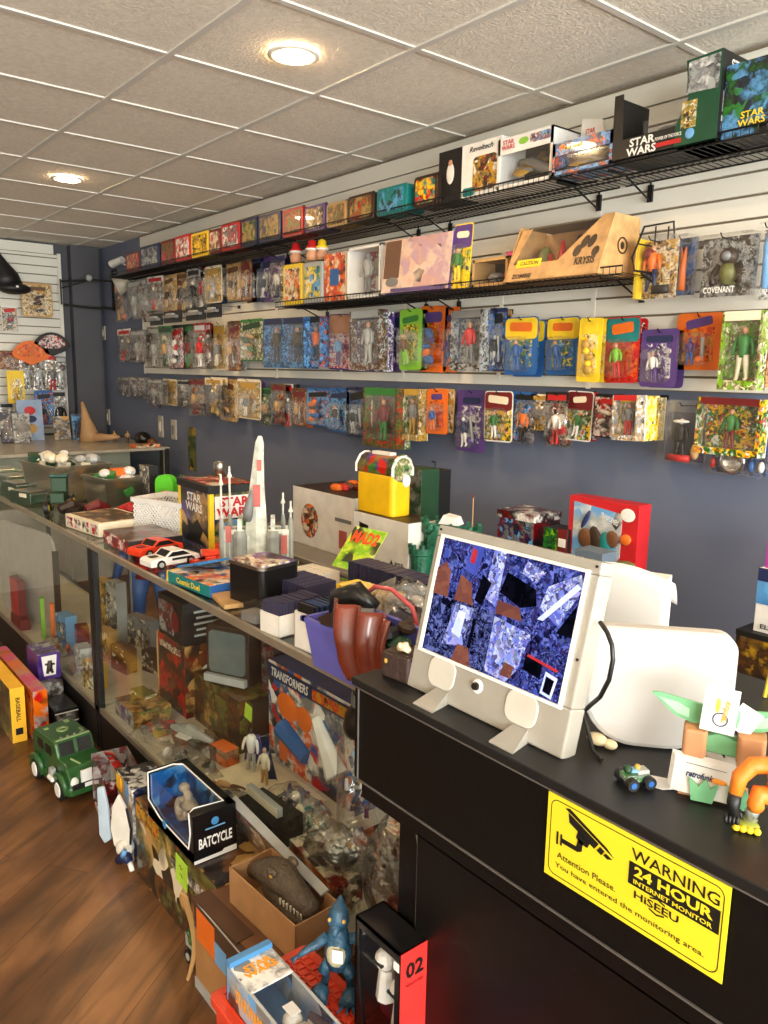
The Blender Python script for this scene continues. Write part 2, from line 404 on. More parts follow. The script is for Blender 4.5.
# ------------------------------------------------------------------ merchandise on the long wall
ORD = 'first second third fourth fifth sixth seventh eighth ninth tenth eleventh twelfth thirteenth fourteenth fifteenth sixteenth seventeenth eighteenth nineteenth twentieth twenty-first twenty-second twenty-third twenty-fourth twenty-fifth twenty-sixth twenty-seventh twenty-eighth twenty-ninth thirtieth thirty-first thirty-second thirty-third thirty-fourth thirty-fifth thirty-sixth'.split()
PAL = {  # art colours, card colour, header colour, figure colour
 'tan': (('tan', 'brown', 'cream', 'gold'), 'tan', 'brown', 'dbrown'),
 'brn': (('dbrown', 'brown', 'tan', 'dred'), 'brown', 'dred', 'tan'),
 'clr': (('grey', 'silver', 'brown', 'dbrown'), 'grey', 'silver', 'silver'),
 'whi': (('white', 'silver', 'grey', 'tan'), 'white', 'red', 'grey'),
 'red': (('red', 'dred', 'white', 'black'), 'red', 'white', 'red'),
 'rbk': (('black', 'red', 'white', 'dred'), 'black', 'red', 'white'),
 'blk': (('black', 'dbrown', 'grey', 'silver'), 'black', 'grey', 'red'),
 'blu': (('blue', 'dblue', 'lblue', 'black'), 'blue', 'dblue', 'dbrown'),
 'dbl': (('dblue', 'black', 'blue', 'grey'), 'dblue', 'black', 'silver'),
 'bor': (('blue', 'orange', 'dblue', 'lblue'), 'blue', 'black', 'orange'),
 'pur': (('purple', 'dblue', 'white', 'purple'), 'purple', 'dblue', 'white'),
 'ppk': (('purple', 'pink', 'white', 'red'), 'purple', 'skin', 'lblue'),
 'grn': (('green', 'dgreen', 'cream', 'olive'), 'green', 'dgreen', 'tan'),
 'lim': (('lime', 'green', 'yellow', 'black'), 'lime', 'green', 'brown'),
 'gry': (('green', 'red', 'dgreen', 'brown'), 'dgreen', 'green', 'dred'),
 'yel': (('yellow', 'gold', 'yellow', 'cream'), 'yellow', 'yellow', 'gold'),
 'pyl': (('cream', 'gold', 'tan', 'olive'), 'cream', 'gold', 'grey'),
 'org': (('orange', 'gold', 'red', 'orange'), 'orange', 'purple', 'blue'),
 'ybl': (('yellow', 'lblue', 'blue', 'green'), 'blue', 'yellow', 'blue'),
 'trd': (('red', 'dred', 'orange', 'red'), 'red', 'teal', 'lime'),
 'tur': (('yellow', 'cream', 'green', 'yellow'), 'yellow', 'purple', 'green'),
 'mix': (('red', 'white', 'green', 'black', 'yellow'), 'white', 'dred', 'green'),
 'brc': (('brown', 'cream', 'olive', 'lime'), 'dred', 'cream', 'green'),
 'sil': (('silver', 'black', 'white', 'grey'), 'silver', 'black', 'black'),
 'pnk': (('skin', 'tan', 'brown', 'pink'), 'skin', 'tan', 'brown'),
}
def pal(k): a, c, h, f = PAL[k]; return art(*[C[x] for x in a]), cm(c), cm(h), cm(f)
def figure_mesh(b, h, m1, m2, m3, x=0, y=0, z=0, pose=0):
    """small moulded action figure: head, chest, arms and legs grown from the trunk"""
    s = h/1.0; q = lambda a: (x+a[0]*s, y+a[1]*s, z+a[2]*s)
    b.tube([q((0, 0, .42)), q((0, 0, .5)), q((0, 0, .66)), q((0, 0, .8)), q((0, 0, .86))], [.08*s, .09*s, .12*s, .13*s, .04*s], m1, 7)
    b.ball(q((0, 0, .93)), (.062*s, .062*s, .078*s), m3, 7, 5)
    for sg in (-1, 1):
        k = pose*sg
        b.tube([q((sg*.05, 0, .46)), q((sg*(.07+.02*pose), -.02*k, .25)), q((sg*(.08+.03*pose), .0, .03)), q((sg*.085, -.06, .0))], [.07*s, .05*s, .035*s, .035*s], m2, 6)
        b.tube([q((sg*.12, 0, .78)), q((sg*.19, -.02, .62)), q((sg*(.2+.03*k), -.07, .46))], [.05*s, .04*s, .03*s], m1, 6)
def hook(x, z, y, lab, grp='wire display hooks on the slatwall'):
    b = MB(); b.tube([(0, -.012, 0), (0, y-2.71, 0), (0, y-2.71-.012, .012)], .0022, BLK, 5)
    b.box((0, -.003, 0), (.03, .006, .022), BLK)
    o = b.build('display_hook'); o.location = (x, 2.709, z); tag(o, lab, 'hook', grp); return o
def pack(x, y, zb, w, h, p, lab, grp, kind='card', rz=0, tilt=0, letter=None, sag=0):
    A, c1, c2, cf = pal(p)
    t_ = thing('carded_action_figure' if kind == 'card' else 'bagged_toy' if kind == 'bag' else 'boxed_toy', lab, 'toy package', (x, y, zb), 0, grp)
    t_.rotation_euler = (radians(tilt), radians(sag), rz)
    far = x < -4.2
    if kind == 'card':
        b = MB(); r = min(w, h)*.09
        b.rbox((0, 0, h/2), (w, .003, h), r, c1, n=2)
        if p in ('yel', 'ybl', 'pur', 'org', 'lim'): b.box((0, -.0022, h*.45), (w*.66, .0015, h*.6), A)
        else: b.box((0, -.0022, h*.48), (w*.94, .0015, h*.9), A)
        if p in ('ybl', 'trd', 'brc', 'tur', 'mix', 'ppk'): b.rbox((0, -.0026, h*.8), (w*.96, .0015, h*.36), r, c2, n=2)
        b.build('card', t_)
        b = MB(); hw = R.uniform(.5, .8); X_ = TR(0, 0, h*.83) @ RY(R.uniform(-12, 8))
        b.rbox((0, -.0042, 0), (w*hw, .002, h*R.uniform(.1, .17)), h*.045, cm('cream') if p in ('ybl', 'trd', 'tur', 'mix') else c2, n=3, X=None) if False else b.rbox((0, 0, 0), (w*hw, .002, h*R.uniform(.1, .16)), h*.045, cm('orange') if p in ('ybl', 'trd') else c2 if p not in ('tur', 'mix', 'brc') else cm('cream'), n=3, X=TR(0, -.0042, 0) @ X_)
        b.build('header_badge', t_)
        d = min(.045, w*.3); bw, bh = w*.62, h*.58
        b = MB(); b.rbox((0, -.004-d/2, h*.08+bh/2), (bw, d, bh), bw*.22, CLEAR, n=3); b.build('blister', t_)
        b = MB(); kd = R.random()
        if kd < .5: b.M = TR(0, -.004-d*.5, h*.1) @ RY(R.uniform(-14, 14)); figure_mesh(b, bh*.86, cf, c1 if p not in ('blk',) else cf, cm('skin'), 0, 0, 0, R.random())
        elif kd < .78:
            for q_ in range(5): b.ball((R.uniform(-.2, .2)*bw, -.004-d*.5, h*.12+bh*(.12+.17*q_)), (bw*R.uniform(.16, .34), d*.35, bh*R.uniform(.07, .14)), (cf, c1, cf, c2, cf)[q_], 8, 5, X=RY(R.uniform(-50, 50)))
        else:
            b.M = TR(0, -.004-d*.5, h*.1) @ RY(R.uniform(-8, 8)); figure_mesh(b, bh*.8, c2, cf, cf, -bw*.12, 0, 0, 1); b.box((bw*.3, 0, bh*.45), (bw*.09, .008, bh*.7), cm('silver'), X=RY(R.uniform(-10, 10))); b.ball((bw*.2, 0, bh*.15), (bw*.16, d*.3, bh*.1), c1, 8, 5)
        b.M = Matrix(); b.build('toy_figure', t_, smooth=True)
    elif kind == 'bag':
        b = MB(); ph = R.random()*6
        def fn(u, v): 
            bul = .022*sin(pi*u)*sin(pi*min(1, v*1.1))
            return ((u-.5)*w*(1-.05*sin(9*v+ph)), -bul+.004*sin(17*u+ph)*sin(13*v), v*h*.86)
        b.grid(fn, 8, 10, BAG); b.build('bag', t_, smooth=True)
        b = MB(); b.box((0, .002, h*.9), (w, .003, h*.2), c1); b.box((0, -.0005, h*.9), (w*.8, .003, h*.1), c2); b.build('header_card', t_)
        b = MB()
        for k in range(4):
            xx, zz = R.uniform(-.25, .25)*w, h*(.14+.18*k); b.ball((xx, -.002, zz), (w*.26, .009, h*.1), (A, c2, cf, A)[k], 7, 5, X=RY(R.uniform(-60, 60)))
        figure_mesh(b, h*.62, cf, c2, c1, R.uniform(-.1, .1)*w, -.008, h*.06)
        b.build('loose_contents', t_, smooth=True)
    else:
        d = .055
        b = MB(); b.box((0, 0, h/2), (w, .004, h), c1)
        b.box((-w*.47, -d/2, h/2), (w*.05, d, h), A); b.box((w*.47, -d/2, h/2), (w*.05, d, h), A); b.box((0, -d/2, h*.06), (w*.9, d, h*.12), A); b.box((0, -d/2, h*.94), (w*.9, d, h*.12), c2)
        b.box((0, -.003, h*.5), (w*.88, .002, h*.76), A)
        b.build('carton', t_)
        b = MB(); b.box((0, -d+.001, h*.5), (w*.9, .001, h*.78), WIN); b.build('window', t_)
        b = MB(); figure_mesh(b, h*.68, cf, c2, cm('skin'), 0, -d*.5, h*.13, .5); b.build('toy_figure', t_, smooth=True)
    return t_
DESC = {'tan': 'tan and cream', 'brn': 'brown and dark red', 'clr': 'grey see-through', 'whi': 'white and silver', 'red': 'bright red', 'rbk': 'black, red and white striped', 'blk': 'black',
 'blu': 'blue', 'dbl': 'dark navy', 'bor': 'blue and orange', 'pur': 'purple and white', 'ppk': 'purple and pink', 'grn': 'big green', 'lim': 'lime green', 'gry': 'green and dark red', 'yel': 'yellow',
 'pyl': 'pale yellow', 'org': 'orange', 'ybl': 'yellow-topped blue', 'trd': 'red with teal top', 'mix': 'multicoloured', 'tur': 'yellow', 'brc': 'brown and cream', 'sil': 'silver and black', 'pnk': 'pinkish tan'}
KN = {'card': 'carded toy', 'bag': 'bagged toy', 'box': 'window-boxed toy'}
def row(rows, rowname, grp):
    for i, it in enumerate(rows):
        x0, x1, yt, yb, p, kind, nb = it[:7]; own = it[7] if len(it) > 7 else None; behind = it[8] if len(it) > 8 else [p]*nb
        yf = 2.71-.03-.042*(nb+1)+(.0 if kind != 'card' else .03)
        xm = (x0+x1)/2; ym = (yt+yb)/2
        a, c = at(x0, ym, y=yf), at(x1, ym, y=yf); w = c.x-a.x; x = (a.x+c.x)/2
        zt, zb = at(xm, yt, y=yf).z, at(xm, yb, y=yf).z
        if rowname == 'upper row': zt = min(zt, 2.318)
        base = own or '%s %s fronting the %s stack from far end, %s' % (DESC[p], KN[kind], ORD[i], rowname)
        pack(x, yf, zb, w, zt-zb, p, base, grp, kind, sag=R.uniform(-1.5, 1.5))
        nm = ORD[i]+' stack'
        if own:
            nm = own
            for cut in (',', ' with ', ' beside ', ' between ', ' hanging ', ' left ', ' right ', ' reaching ', ' next ', ' before ', ' squeezed ', ' near '): nm = nm.split(cut)[0]
        ON = ('right', 'second', 'third', 'fourth')
        for k in range(nb):
            pk = behind[k] if k < len(behind) else p
            pack(x+R.uniform(-.003, .006), yf+.042*(k+1), zb+R.uniform(-.008, .008), w*R.uniform(.94, 1.02), (zt-zb)*R.uniform(.96, 1.0), pk,
                 '%s package %s behind the %s, %s' % (DESC[pk], ON[k], nm, rowname), grp, kind, sag=R.uniform(-2, 2))
        lab = 'black wire hook holding the %s, %s' % (nm, rowname)
        hook(x, zt-.012, yf-.012, ' '.join(lab.split()[:16]))
G1, G2, G3 = 'toy packages hanging in the upper row', 'toy packages hanging in the middle row', 'toy packages hanging in the lowest row'
row([(115,127,283,322,'pnk','bag',0),(127,148,276,317,'clr','bag',1),(147,163,275,311,'whi','bag',1),(162,177,275,311,'tan','card',1,None,['org']),(175,188,272,312,'tan','bag',0),
 (187,200,268,311,'sil','bag',1),(197,209,268,309,'red','bag',0),(205,222,262,303,'pyl','card',1,None,['dbl']),(218,227,262,300,'blk','card',0),(226,241,260,300,'tan','card',0),(241,252,260,301,'brn','card',1),
 (251,264,258,302,'dbl','card',0),(261,274,256,302,'pur','card',0),(270,284,256,300,'pur','bag',1,None,['dbl'])], 'upper row', G1)
row([(118,131,329,362,'whi','bag',0),(130,146,330,362,'clr','bag',1),(147,160,327,368,'clr','bag',0),(158,172,326,368,'grn','bag',1,None,['rbk']),(171,184,325,369,'rbk','card',1,None,['brn']),(183,196,324,369,'gry','bag',0),(194,206,323,369,'red','bag',1),
 (205,214,324,368,'grn','card',0),(212,228,322,370,'pyl','card',0,None),(228,241,321,371,'brn','card',1,None,['sil']),(240,264,319,361,'grn','card',1),(260,273,320,366,'lim','bag',0),(271,290,319,368,'blu','box',1,None,['blu']),
 (290,312,318,368,'blu','box',1,None,['dbl']),(311,328,317,367,'bor','box',0),
 (328,357,314,370,'ppk','card',0,'purple and pink carded toy between the blue boxes and a grey-purple pack'),
 (358,388,311,370,'clr','box',1,'grey window box with purple edge beside the pink-purple card',['pur']),
 (388,402,313,371,'pur','card',0,'narrow dark purple carded toy beside the lime green one'),
 (400,422,309,370,'lim','card',1,'lime green carded toy with brown figure left of the orange cards',['grn']),
 (419,447,306,372,'org','card',0,'large orange carded toy with purple badge and blue figure'),
 (444,458,307,372,'org','card',0,'narrow orange carded toy squeezed beside the black window box'),
 (459,490,311,371,'blk','box',1,'black window box with a bright red figure, middle row',['dbl']),
 (488,506,308,371,'dbl','card',1,'dark blue carded toy with tan top right of the black window box',['tan']),
 (505,538,317,375,'ybl','card',1,'blue toy card with yellow top, left one of the two like it',['ybl']),
 (547,580,317,375,'ybl','card',0,'blue toy card with yellow top, beside the plain yellow cards'),
 (578,601,318,382,'yel','card',2,'plain yellow carded toy hanging right of the yellow-topped blue card',['yel','yel']),
 (606,640,317,383,'trd','card',1,'red card with teal top and a green figure, middle row',['red']),
 (641,678,329,387,'pur','card',1,'purple and white text-covered package next to the orange card',['pur']),
 (676,722,313,370,'org','card',0,'scalloped orange card with purple badge hanging alone beside the purple package'),
 (728,768,312,390,'brc','box',1,'brown and cream window box hanging near the edge of the wall display',['brn'])], 'middle row', G2)
row([(118,130,377,396,'clr','bag',0),(129,146,377,397,'clr','bag',1),(147,163,379,404,'clr','bag',1),(163,177,379,405,'pyl','card',0),(177,190,380,407,'sil','bag',1),(189,205,379,416,'brn','bag',1,None,['pur']),
 (205,222,378,414,'pyl','bag',1),(220,238,379,421,'tan','card',0),(237,261,379,419,'pyl','card',1,None,['pur']),(259,272,388,426,'grn','bag',0),(271,285,384,425,'brn','bag',1),(284,293,384,428,'whi','bag',0),
 (292,307,388,426,'brn','card',1,None,['org']),(306,330,388,426,'bor','card',1,None,['blu']),(329,350,388,432,'blu','card',1,None,['dbl']),(346,374,387,437,'dbl','card',1,None,['blk']),
 (371,405,388,447,'gry','box',1,'tall green window box with dark red figure, lowest row',['grn']),
 (406,428,389,440,'pyl','box',0,'tan window box with a yellow-green figure, lowest row'),
 (427,448,389,434,'org','card',1,'small orange carded toy beside the tan window box, lowest row',['tan']),
 (457,486,390,452,'pur','card',0,'tall dark purple carded toy reaching lower than its neighbours'),
 (485,513,391,442,'mix','card',1,'cream carded toy with small coloured figures right of the tall purple card',['blu']),
 (512,534,392,444,'bor','bag',0,'blue and grey bagged toy beside the cream card, lowest row'),
 (530,549,394,432,'pyl','bag',0,'pale bagged toy with a yellow stick, lowest row'),
 (545,568,392,447,'rbk','bag',1,'dark red and black bagged toy beside the yellow stick pack',['brn']),
 (566,592,391,441,'mix','card',1,'busy card with green figure and orange top, lowest row',['red']),
 (594,621,394,438,'rbk','card',1,'white and black card with a bright red toy, lowest row',['red']),
 (621,646,395,440,'whi','box',3,'small window box with red and blue art before three yellow-spined cards',['yel','yel','pyl']),
 (703,768,398,455,'mix','box',0,'wide red-edged window box with white and red figures near the edge of the wall'),
 ], 'lowest row', G3)
# low dark vehicle packs along the upper row
for i, (x0, x1) in enumerate(((150, 163), (164, 182), (186, 206), (207, 222))):
    a = at(x0, 316, y=2.52); c = at(x1, 316, y=2.52); zb = at((x0+x1)/2, 325-i*2.6, y=2.52).z
    t_ = thing('carded_toy_vehicle', 'flat black toy vehicle pack, %s from the far end under the upper row' % ORD[i], 'toy package', ((a.x+c.x)/2, 2.52, zb), 0, 'black vehicle packs under the upper row')
    b = MB(); b.rbox((0, 0, .04), (c.x-a.x, .004, .085), .01, cm('black'), n=2); b.build('card', t_)
    b = MB(); b.box((0, -.02, .04), ((c.x-a.x)*.7, .03, .02), cm('grey')); b.box((0, -.02, .055), ((c.x-a.x)*.35, .025, .015), cm('silver')); b.build('toy_vehicle', t_)
    hook(t_.location.x, zb+.078, 2.505, 'black wire hook that holds the %s flat black vehicle pack' % ORD[i])
# clear clamshell with the black-white figure, the round-medal pack, right-hand packs of the upper row
def clam(x0, x1, yt, yb, y, cat, lab, body, figs, top=.12, name='clamshell_toy'):
    xm, ym = (x0+x1)/2, (yt+yb)/2; a, c = at(x0, ym, y=y), at(x1, ym, y=y); w = c.x-a.x; zt, zb = at(xm, yt, y=y).z, at(xm, yb, y=y).z; h = zt-zb
    t_ = thing(name, lab, cat, ((a.x+c.x)/2, y, zb), 0, 'clamshell packs by the wall edge')
    b = MB(); b.rbox((0, .0, h/2), (w, .05, h), .015, CLEAR, n=3); b.build('shell', t_)
    b = MB(); b.box((0, .02, h*(1-top)/2+.004), (w*.92, .003, h*(1-top)), body); b.build('backing_card', t_)
    b = MB(); figs(b, w, h); b.build('toy_figure', t_, smooth=True)
    return t_, w, h
def f1(b, w, h):
    figure_mesh(b, h*.62, cm('black'), cm('black'), cm('white'), -w*.05, .005, h*.08, .8); b.ball((-w*.05, 0, h*.66), (w*.2, .015, h*.03), cm('white'))
    b.box((-.01*w, -.01, h*.08), (w*.5, .02, h*.1), cm('red')); b.ball((w*.33, 0, h*.2), (w*.09, .015, h*.13), cm('tan'))
t_, w_, h_ = clam(662, 704, 400, 463, 2.6, 'toy package', 'clear clamshell with dark grey card and black and white figure, lowest row', mat('slate_card', (62, 64, 80)), f1, .22)
hook(t_.location.x, t_.location.z+h_-.02, 2.58, 'silver-headed wire hook above the clear clamshell with the dark card')
def f2(b, w, h):
    b.lathe([(w*.02, 0), (w*.2, 0), (w*.22, .006), (w*.2, .012), (w*.14, .012), (w*.12, .006), (.002, .006)], CHROME, 24, X=TR(-w*.05, .0, h*.4) @ RX(90))
    for k in range(6): b.ball((-w*.4+w*.16*k, .005, h*.3), (w*.05, .01, h*.16), (cm('red'), cm('blue'), cm('white'))[k % 3])
clam(707, 768, 440, 476, 2.63, 'toy package', 'clear pack with a round silver medal hanging below the red-edged window box', pal('dbl')[0], f2, .06)
hook(at(738, 442, y=2.62).x, at(738, 442, y=2.62).z, 2.62, 'wire hook that holds the clear medal pack')
def f3(b, w, h):
    figure_mesh(b, h*.72, cm('orange'), cm('dblue'), cm('skin'), -w*.12, .0, h*.14, 1); b.ball((-w*.2, -.005, h*.72), (w*.14, .02, h*.1), cm('dred'))
    b.box((w*.2, -.018, h*.14), (w*.42, .008, h*.14), cm('black')); 
t_, w_, h_ = clam(638, 676, 236, 299, 2.55, 'toy package', 'clear-fronted pack with orange figure and yellow spine right of the wooden crate box', pal('tan')[0], f3, .08, 'window_boxed_toy')
b = MB(); b.box((-w_*.47, .02, h_*.5), (.012, .075, h_*.96), cm('yellow')); b.build('spine', t_)
hook(t_.location.x, t_.location.z+h_-.02, 2.5, 'long bare wire hook sticking out above the yellow-spined pack')
t2, w_, h_ = clam(672, 694, 235, 296, 2.6, 'toy package', 'dark pack with an upright orange figure just behind the yellow-spined pack', pal('dbl')[0], lambda b, w, h: (b.tube([(0, 0, h*.1), (0, 0, h*.5), (w*.1, 0, h*.8)], [w*.16, w*.14, w*.03], cm('orange')), b.tube([(0, 0, h*.5), (-w*.12, 0, h*.8)], [w*.12, w*.02], cm('orange'))), .06, 'window_boxed_toy')
hook(t2.location.x, t2.location.z+h_-.02, 2.575, 'wire hook that holds the dark pack with the upright orange figure')
def f4(b, w, h):
    g = cm('grey'); b.ball((w*.05, -.005, h*.64), (w*.15, .025, h*.14), cm('dbrown')); b.ball((w*.05, -.02, h*.64), (w*.09, .02, h*.08), g); b.tube([(w*.05, 0, h*.52), (w*.05, 0, h*.4), (w*.05, 0, h*.2)], [w*.12, w*.15, w*.12], cm('olive'))
    for sg in (-1, 1): b.tube([(w*.05+sg*w*.14, 0, h*.5), (w*.05+sg*w*.26, -.01, h*.34), (w*.05+sg*w*.2, -.02, h*.2)], [w*.07, w*.05, w*.05], cm('dbrown'))
t_, w_, h_ = clam(697, 757, 234, 297, 2.58, 'toy package', 'black clear-fronted pack with white bottom lettering and a hulking grey figure', pal('blk')[0], f4, .05, 'window_boxed_toy')
WHT = mat('lettering_white', (238, 236, 230), var=0); BKL = mat('lettering_black', (16, 15, 15), var=0); REDL = mat('lettering_red', (196, 28, 34), var=0); YELL = mat('lettering_yellow', (246, 214, 40), var=0)
lettering('COVENANT', w_*.52, h_*.1, WHT, TR(-w_*.02, -.027, h_*.11), t_)
lettering('ARCAYNE', h_*.55, w_*.09, mat('lettering_grey', (150, 150, 150)), TR(w_*.39, -.027, h_*.5) @ RY(90), t_)
hook(t_.location.x, t_.location.z+h_-.015, 2.54, 'grey wire hook that holds the black pack with the hulking grey figure')
t_, w_, h_ = clam(759, 775, 222, 300, 2.6, 'toy package', 'clear pack with a pale blue toy hanging right beside the black hulking-figure pack', pal('sil')[0], lambda b, w, h: b.tube([(0, 0, h*.15), (0, 0, h*.7), (0, 0, h*.85)], [w*.2, w*.3, w*.1], cm('lblue')), .1)
hook(t_.location.x, t_.location.z+h_-.02, 2.575, 'wire hook that holds the clear pack with the pale blue toy')
# ------------------------------------------------------------------ wire shelves
def wire_shelf(xa, xb, z, lab, y0=2.41, y1=2.70, lip=.03):
    t_ = thing('wire_shelf', lab, 'shelf', ((xa+xb)/2, y1, z), 0, 'black wire shelves on the slatwall')
    L_ = (xb-xa)/2-.004; d = y0-y1
    b = MB()
    n = int((xb-xa)/.026)
    for i in range(n+1):
        x = -L_+2*L_*i/n; b.tube([(x, 0, -.004), (x, d, -.004), (x, d, lip)], .0016, BLK, 4, cap=False)
    b.build('wire_grid', t_)
    b = MB()
    for yy, zz in ((0, -.008), (d*.5, -.008), (d, -.008), (d, lip), (d*.0, lip)): b.tube([(-L_, yy, zz), (L_, yy, zz)], .0032, BLK, 6)
    b.build('frame', t_)
    for sx in (-L_*.82, L_*.82):
        b = MB(); b.tube([(sx, .0, -.01), (sx, .0, -.075), (sx, d*.55, -.012), (sx, d*.9, -.012)], .004, BLK, 6); b.box((sx, .002, -.05), (.02, .01, .06), BLK); b.build('bracket', t_)
    return t_
ZT, ZS = 2.338, 1.975
for xa, xb, w in ((-6.62, -5.42, 'farthest from the viewer'), (-5.4, -4.2, 'second from the far end'), (-4.18, -2.98, 'third from the far end'), (-2.96, -1.92, 'under the white toy boxes'), (-1.90, -.7, 'under the big step-shaped box')):
    wire_shelf(xa, xb, ZT, 'black wire shelf of the top tier, '+w, lip=.02)
for xa, xb, w in ((-3.98, -2.92, 'carrying the lunch boxes'), (-2.9, -1.68, 'carrying the wooden crate box')):
    wire_shelf(xa, xb, ZS, 'black wire shelf of the second tier '+w, lip=.02)
b = MB()   # hooped end bracket beside the wooden crate box
b.tube([(0, 0, 0), (0, -.24, 0), (0, -.26, .04), (0, -.2, .15), (0, -.02, .19), (0, 0, .1)], .004, BLK, 6, closed=False)
b.tube([(0, -.05, 0), (0, -.05, .17)], .003, BLK, 5); b.tube([(0, -.13, 0), (0, -.13, .16)], .003, BLK, 5); b.tube([(0, -.23, .09), (0, 0, .09)], .003, BLK, 5)
b.tube([(-.0, 0, -.07), (0, -.2, -.004)], .004, BLK, 5)
o = b.build('wire_shelf_end'); o.location = (-1.662, 2.69, ZS+.004); tag(o, 'black hooped wire shelf end standing beside the wooden crate box', 'shelf end')
# ------------------------------------------------------------------ boxes on the shelves
def boxfront(x0, x1, yt, y, z0, d, name, lab, cat, grp, front, side, top=None, rz=0, bottom_y=None, lid=None):
    ym = bottom_y or yt+30
    a, c = at(x0, ym, y=y), at(x1, ym, y=y); w = c.x-a.x; h = at((x0+x1)/2, yt, y=y).z-z0
    t_ = thing(name, lab, cat, ((a.x+c.x)/2, y+d/2, z0), rz, grp)
    b = MB(); b.box((0, 0, h/2), (w, d, h), side, front=front, top=top or side); b.build('box_body', t_, bevel=.0015)
    return t_, w, h
TIN = 'lunch boxes on the top shelf'
Z = ZT+.0
def lunchbox(x0, x1, yt, yb, cols, body, lab, y=2.425, d=.11, z0=None, grp=TIN, panel=True, rz=0):
    z0 = Z if z0 is None else z0
    a, c = at(x0, yb, y=y), at(x1, yb, y=y); w = (c.x-a.x)*.97; h = at((x0+x1)/2, yt, y=y).z-z0
    t_ = thing('lunch_box', lab, 'lunch box', ((a.x+c.x)/2, y+d/2, z0), rz, grp)
    b = MB(); b.rbox((0, 0, h/2), (w, d, h), .018, cm(body, .35), n=3); b.build('shell', t_, bevel=.002)
    b = MB(); b.rbox((0, -d/2-.001, h/2), (w*.8, .004, h*.78), .012, art(*[C[k] for k in cols], sc=30), n=3); b.build('front_panel', t_)
    b = MB(); b.tube([(-w*.18, 0, h), (-w*.18, 0, h+.014), (w*.18, 0, h+.014), (w*.18, 0, h)], .004, cm('black')); b.build('handle', t_)
    b = MB()
    for sx in (-w*.3, w*.3): b.box((sx, -d*.1, h+.001), (.018, .03, .004), CHROME)
    b.build('latch', t_)
    return t_
lunchbox(126,141,252,273,('tan','brown','red'),'dred','tan and dark red lunch box at the far end of the top shelf')
lunchbox(140,160,245,269,('dblue','silver','grey'),'dblue','dark blue lunch box with pale art beside the far-end tan one')
lunchbox(161,175,240,264,('green','red','brown'),'dred','dark red lunch box with green art, top shelf')
lunchbox(175,191,235,260,('red','dred','white'),'red','bright red lunch box left of the yellow one')
lunchbox(191,209,232,256,('yellow','black','gold'),'yellow','yellow lunch box with black art on the top shelf')
lunchbox(209,221,229,254,('brown','red','cream'),'dred','narrow dark red lunch box right of the yellow one')
lunchbox(221,240,223,250,('red','white','grey'),'red','red lunch box with grey art beside the navy ones')
lunchbox(241,257,218,246,('dgreen','green','tan'),'dblue','navy lunch box with green picture')
lunchbox(258,281,213,243,('olive','dblue','tan'),'dblue','wide navy lunch box with olive picture')
lunchbox(282,303,208,237,('green','brown','red'),'red','red-rimmed lunch box with green and brown picture')
lunchbox(304,325,205,232,('tan','cream','brown'),'purple','purple-topped lunch box with cream picture')
lunchbox(326,346,202,228,('olive','tan','brown'),'tan','tan lunch box with olive art')
lunchbox(347,374,194,223,('tan','brown','red','olive'),'dbrown','wide tan lunch box with dark rim and brown art')
lunchbox(376,407,186,217,('teal','dgreen','lblue','teal'),'teal','teal lunch box with dark green art near the shelf middle')
lunchbox(413,437,175,207,('orange','red','teal','yellow'),'dbrown','dark-rimmed lunch box with colourful sunset art')
TB = 'toy boxes on the top shelf'
t_, w, h = boxfront(438,462,150,2.45,Z,.1,'toy_box','upright black box with a small white figure picture',
 'toy box',TB,cm('black'),cm('black'),bottom_y=197)
b = MB(); b.ball((0, -.051, h*.55), (w*.16, .003, h*.2), cm('white')); b.ball((0, -.052, h*.75), (w*.08, .004, h*.06), cm('skin')); b.build('printed_figure', t_)
t_, w, h = boxfront(461,500,141,2.43,Z,.09,'toy_box','white box with robot artwork on the top shelf','toy box',TB,cm('white'),cm('white'),bottom_y=190)
b = MB(); b.rbox((w*.1, -.0455, h*.4), (w*.6, .002, h*.65), .02, art(C['white'],C['grey'],C['dred'],C['gold'],C['black'],sc=34)); b.rbox((-w*.3, -.0455, h*.1), (w*.3, .002, h*.16), .01, cm('teal')); b.build('robot_artwork', t_)
lettering('Revoltech', w*.6, h*.1, BKL, TR(.0, -.046, h*.88), t_, shear=.3)
def window_box(x0, x1, yt, yb, y, z0, d, lab, frame, fill, inner, contents, headh=.0, name='window_box_toy', grp=TB, rz=0, cat='toy box'):
    a, c = at(x0, yb, y=y), at(x1, yb, y=y); w = c.x-a.x; h = at((x0+x1)/2, yt, y=y).z-z0
    t_ = thing(name, lab, cat, ((a.x+c.x)/2, y+d/2, z0), rz, grp)
    e = .012; b = MB()
    b.box((0, d/2-.002, h/2), (w, .004, h), frame); b.box((0, 0, .003), (w, d, .006), frame); b.box((0, 0, h-.003), (w, d, .006), frame)
    for sx in (-1, 1): b.box((sx*(w/2-.003), 0, h/2), (.006, d, h), frame)
    for sx in (-1, 1): b.box((sx*(w/2-e/2), -d/2+.001, h/2), (e, .003, h), frame)
    b.box((0, -d/2+.001, e/2), (w, .003, e), frame); b.box((0, -d/2+.001, h-e/2-headh*h/2), (w, .003, e+headh*h), frame)
    b.box((0, d/2-.006, h/2), (w*.94, .003, h*.94), inner)
    b.build('carton', t_)
    b = MB(); b.box((0, -d/2+.004, h*(1-headh)/2), (w-.01, .001, h*(1-headh)-.01), WIN); b.build('window', t_)
    b = MB(); contents(b, w, h, d); b.build('toy', t_, smooth=True)
    return t_, w, h
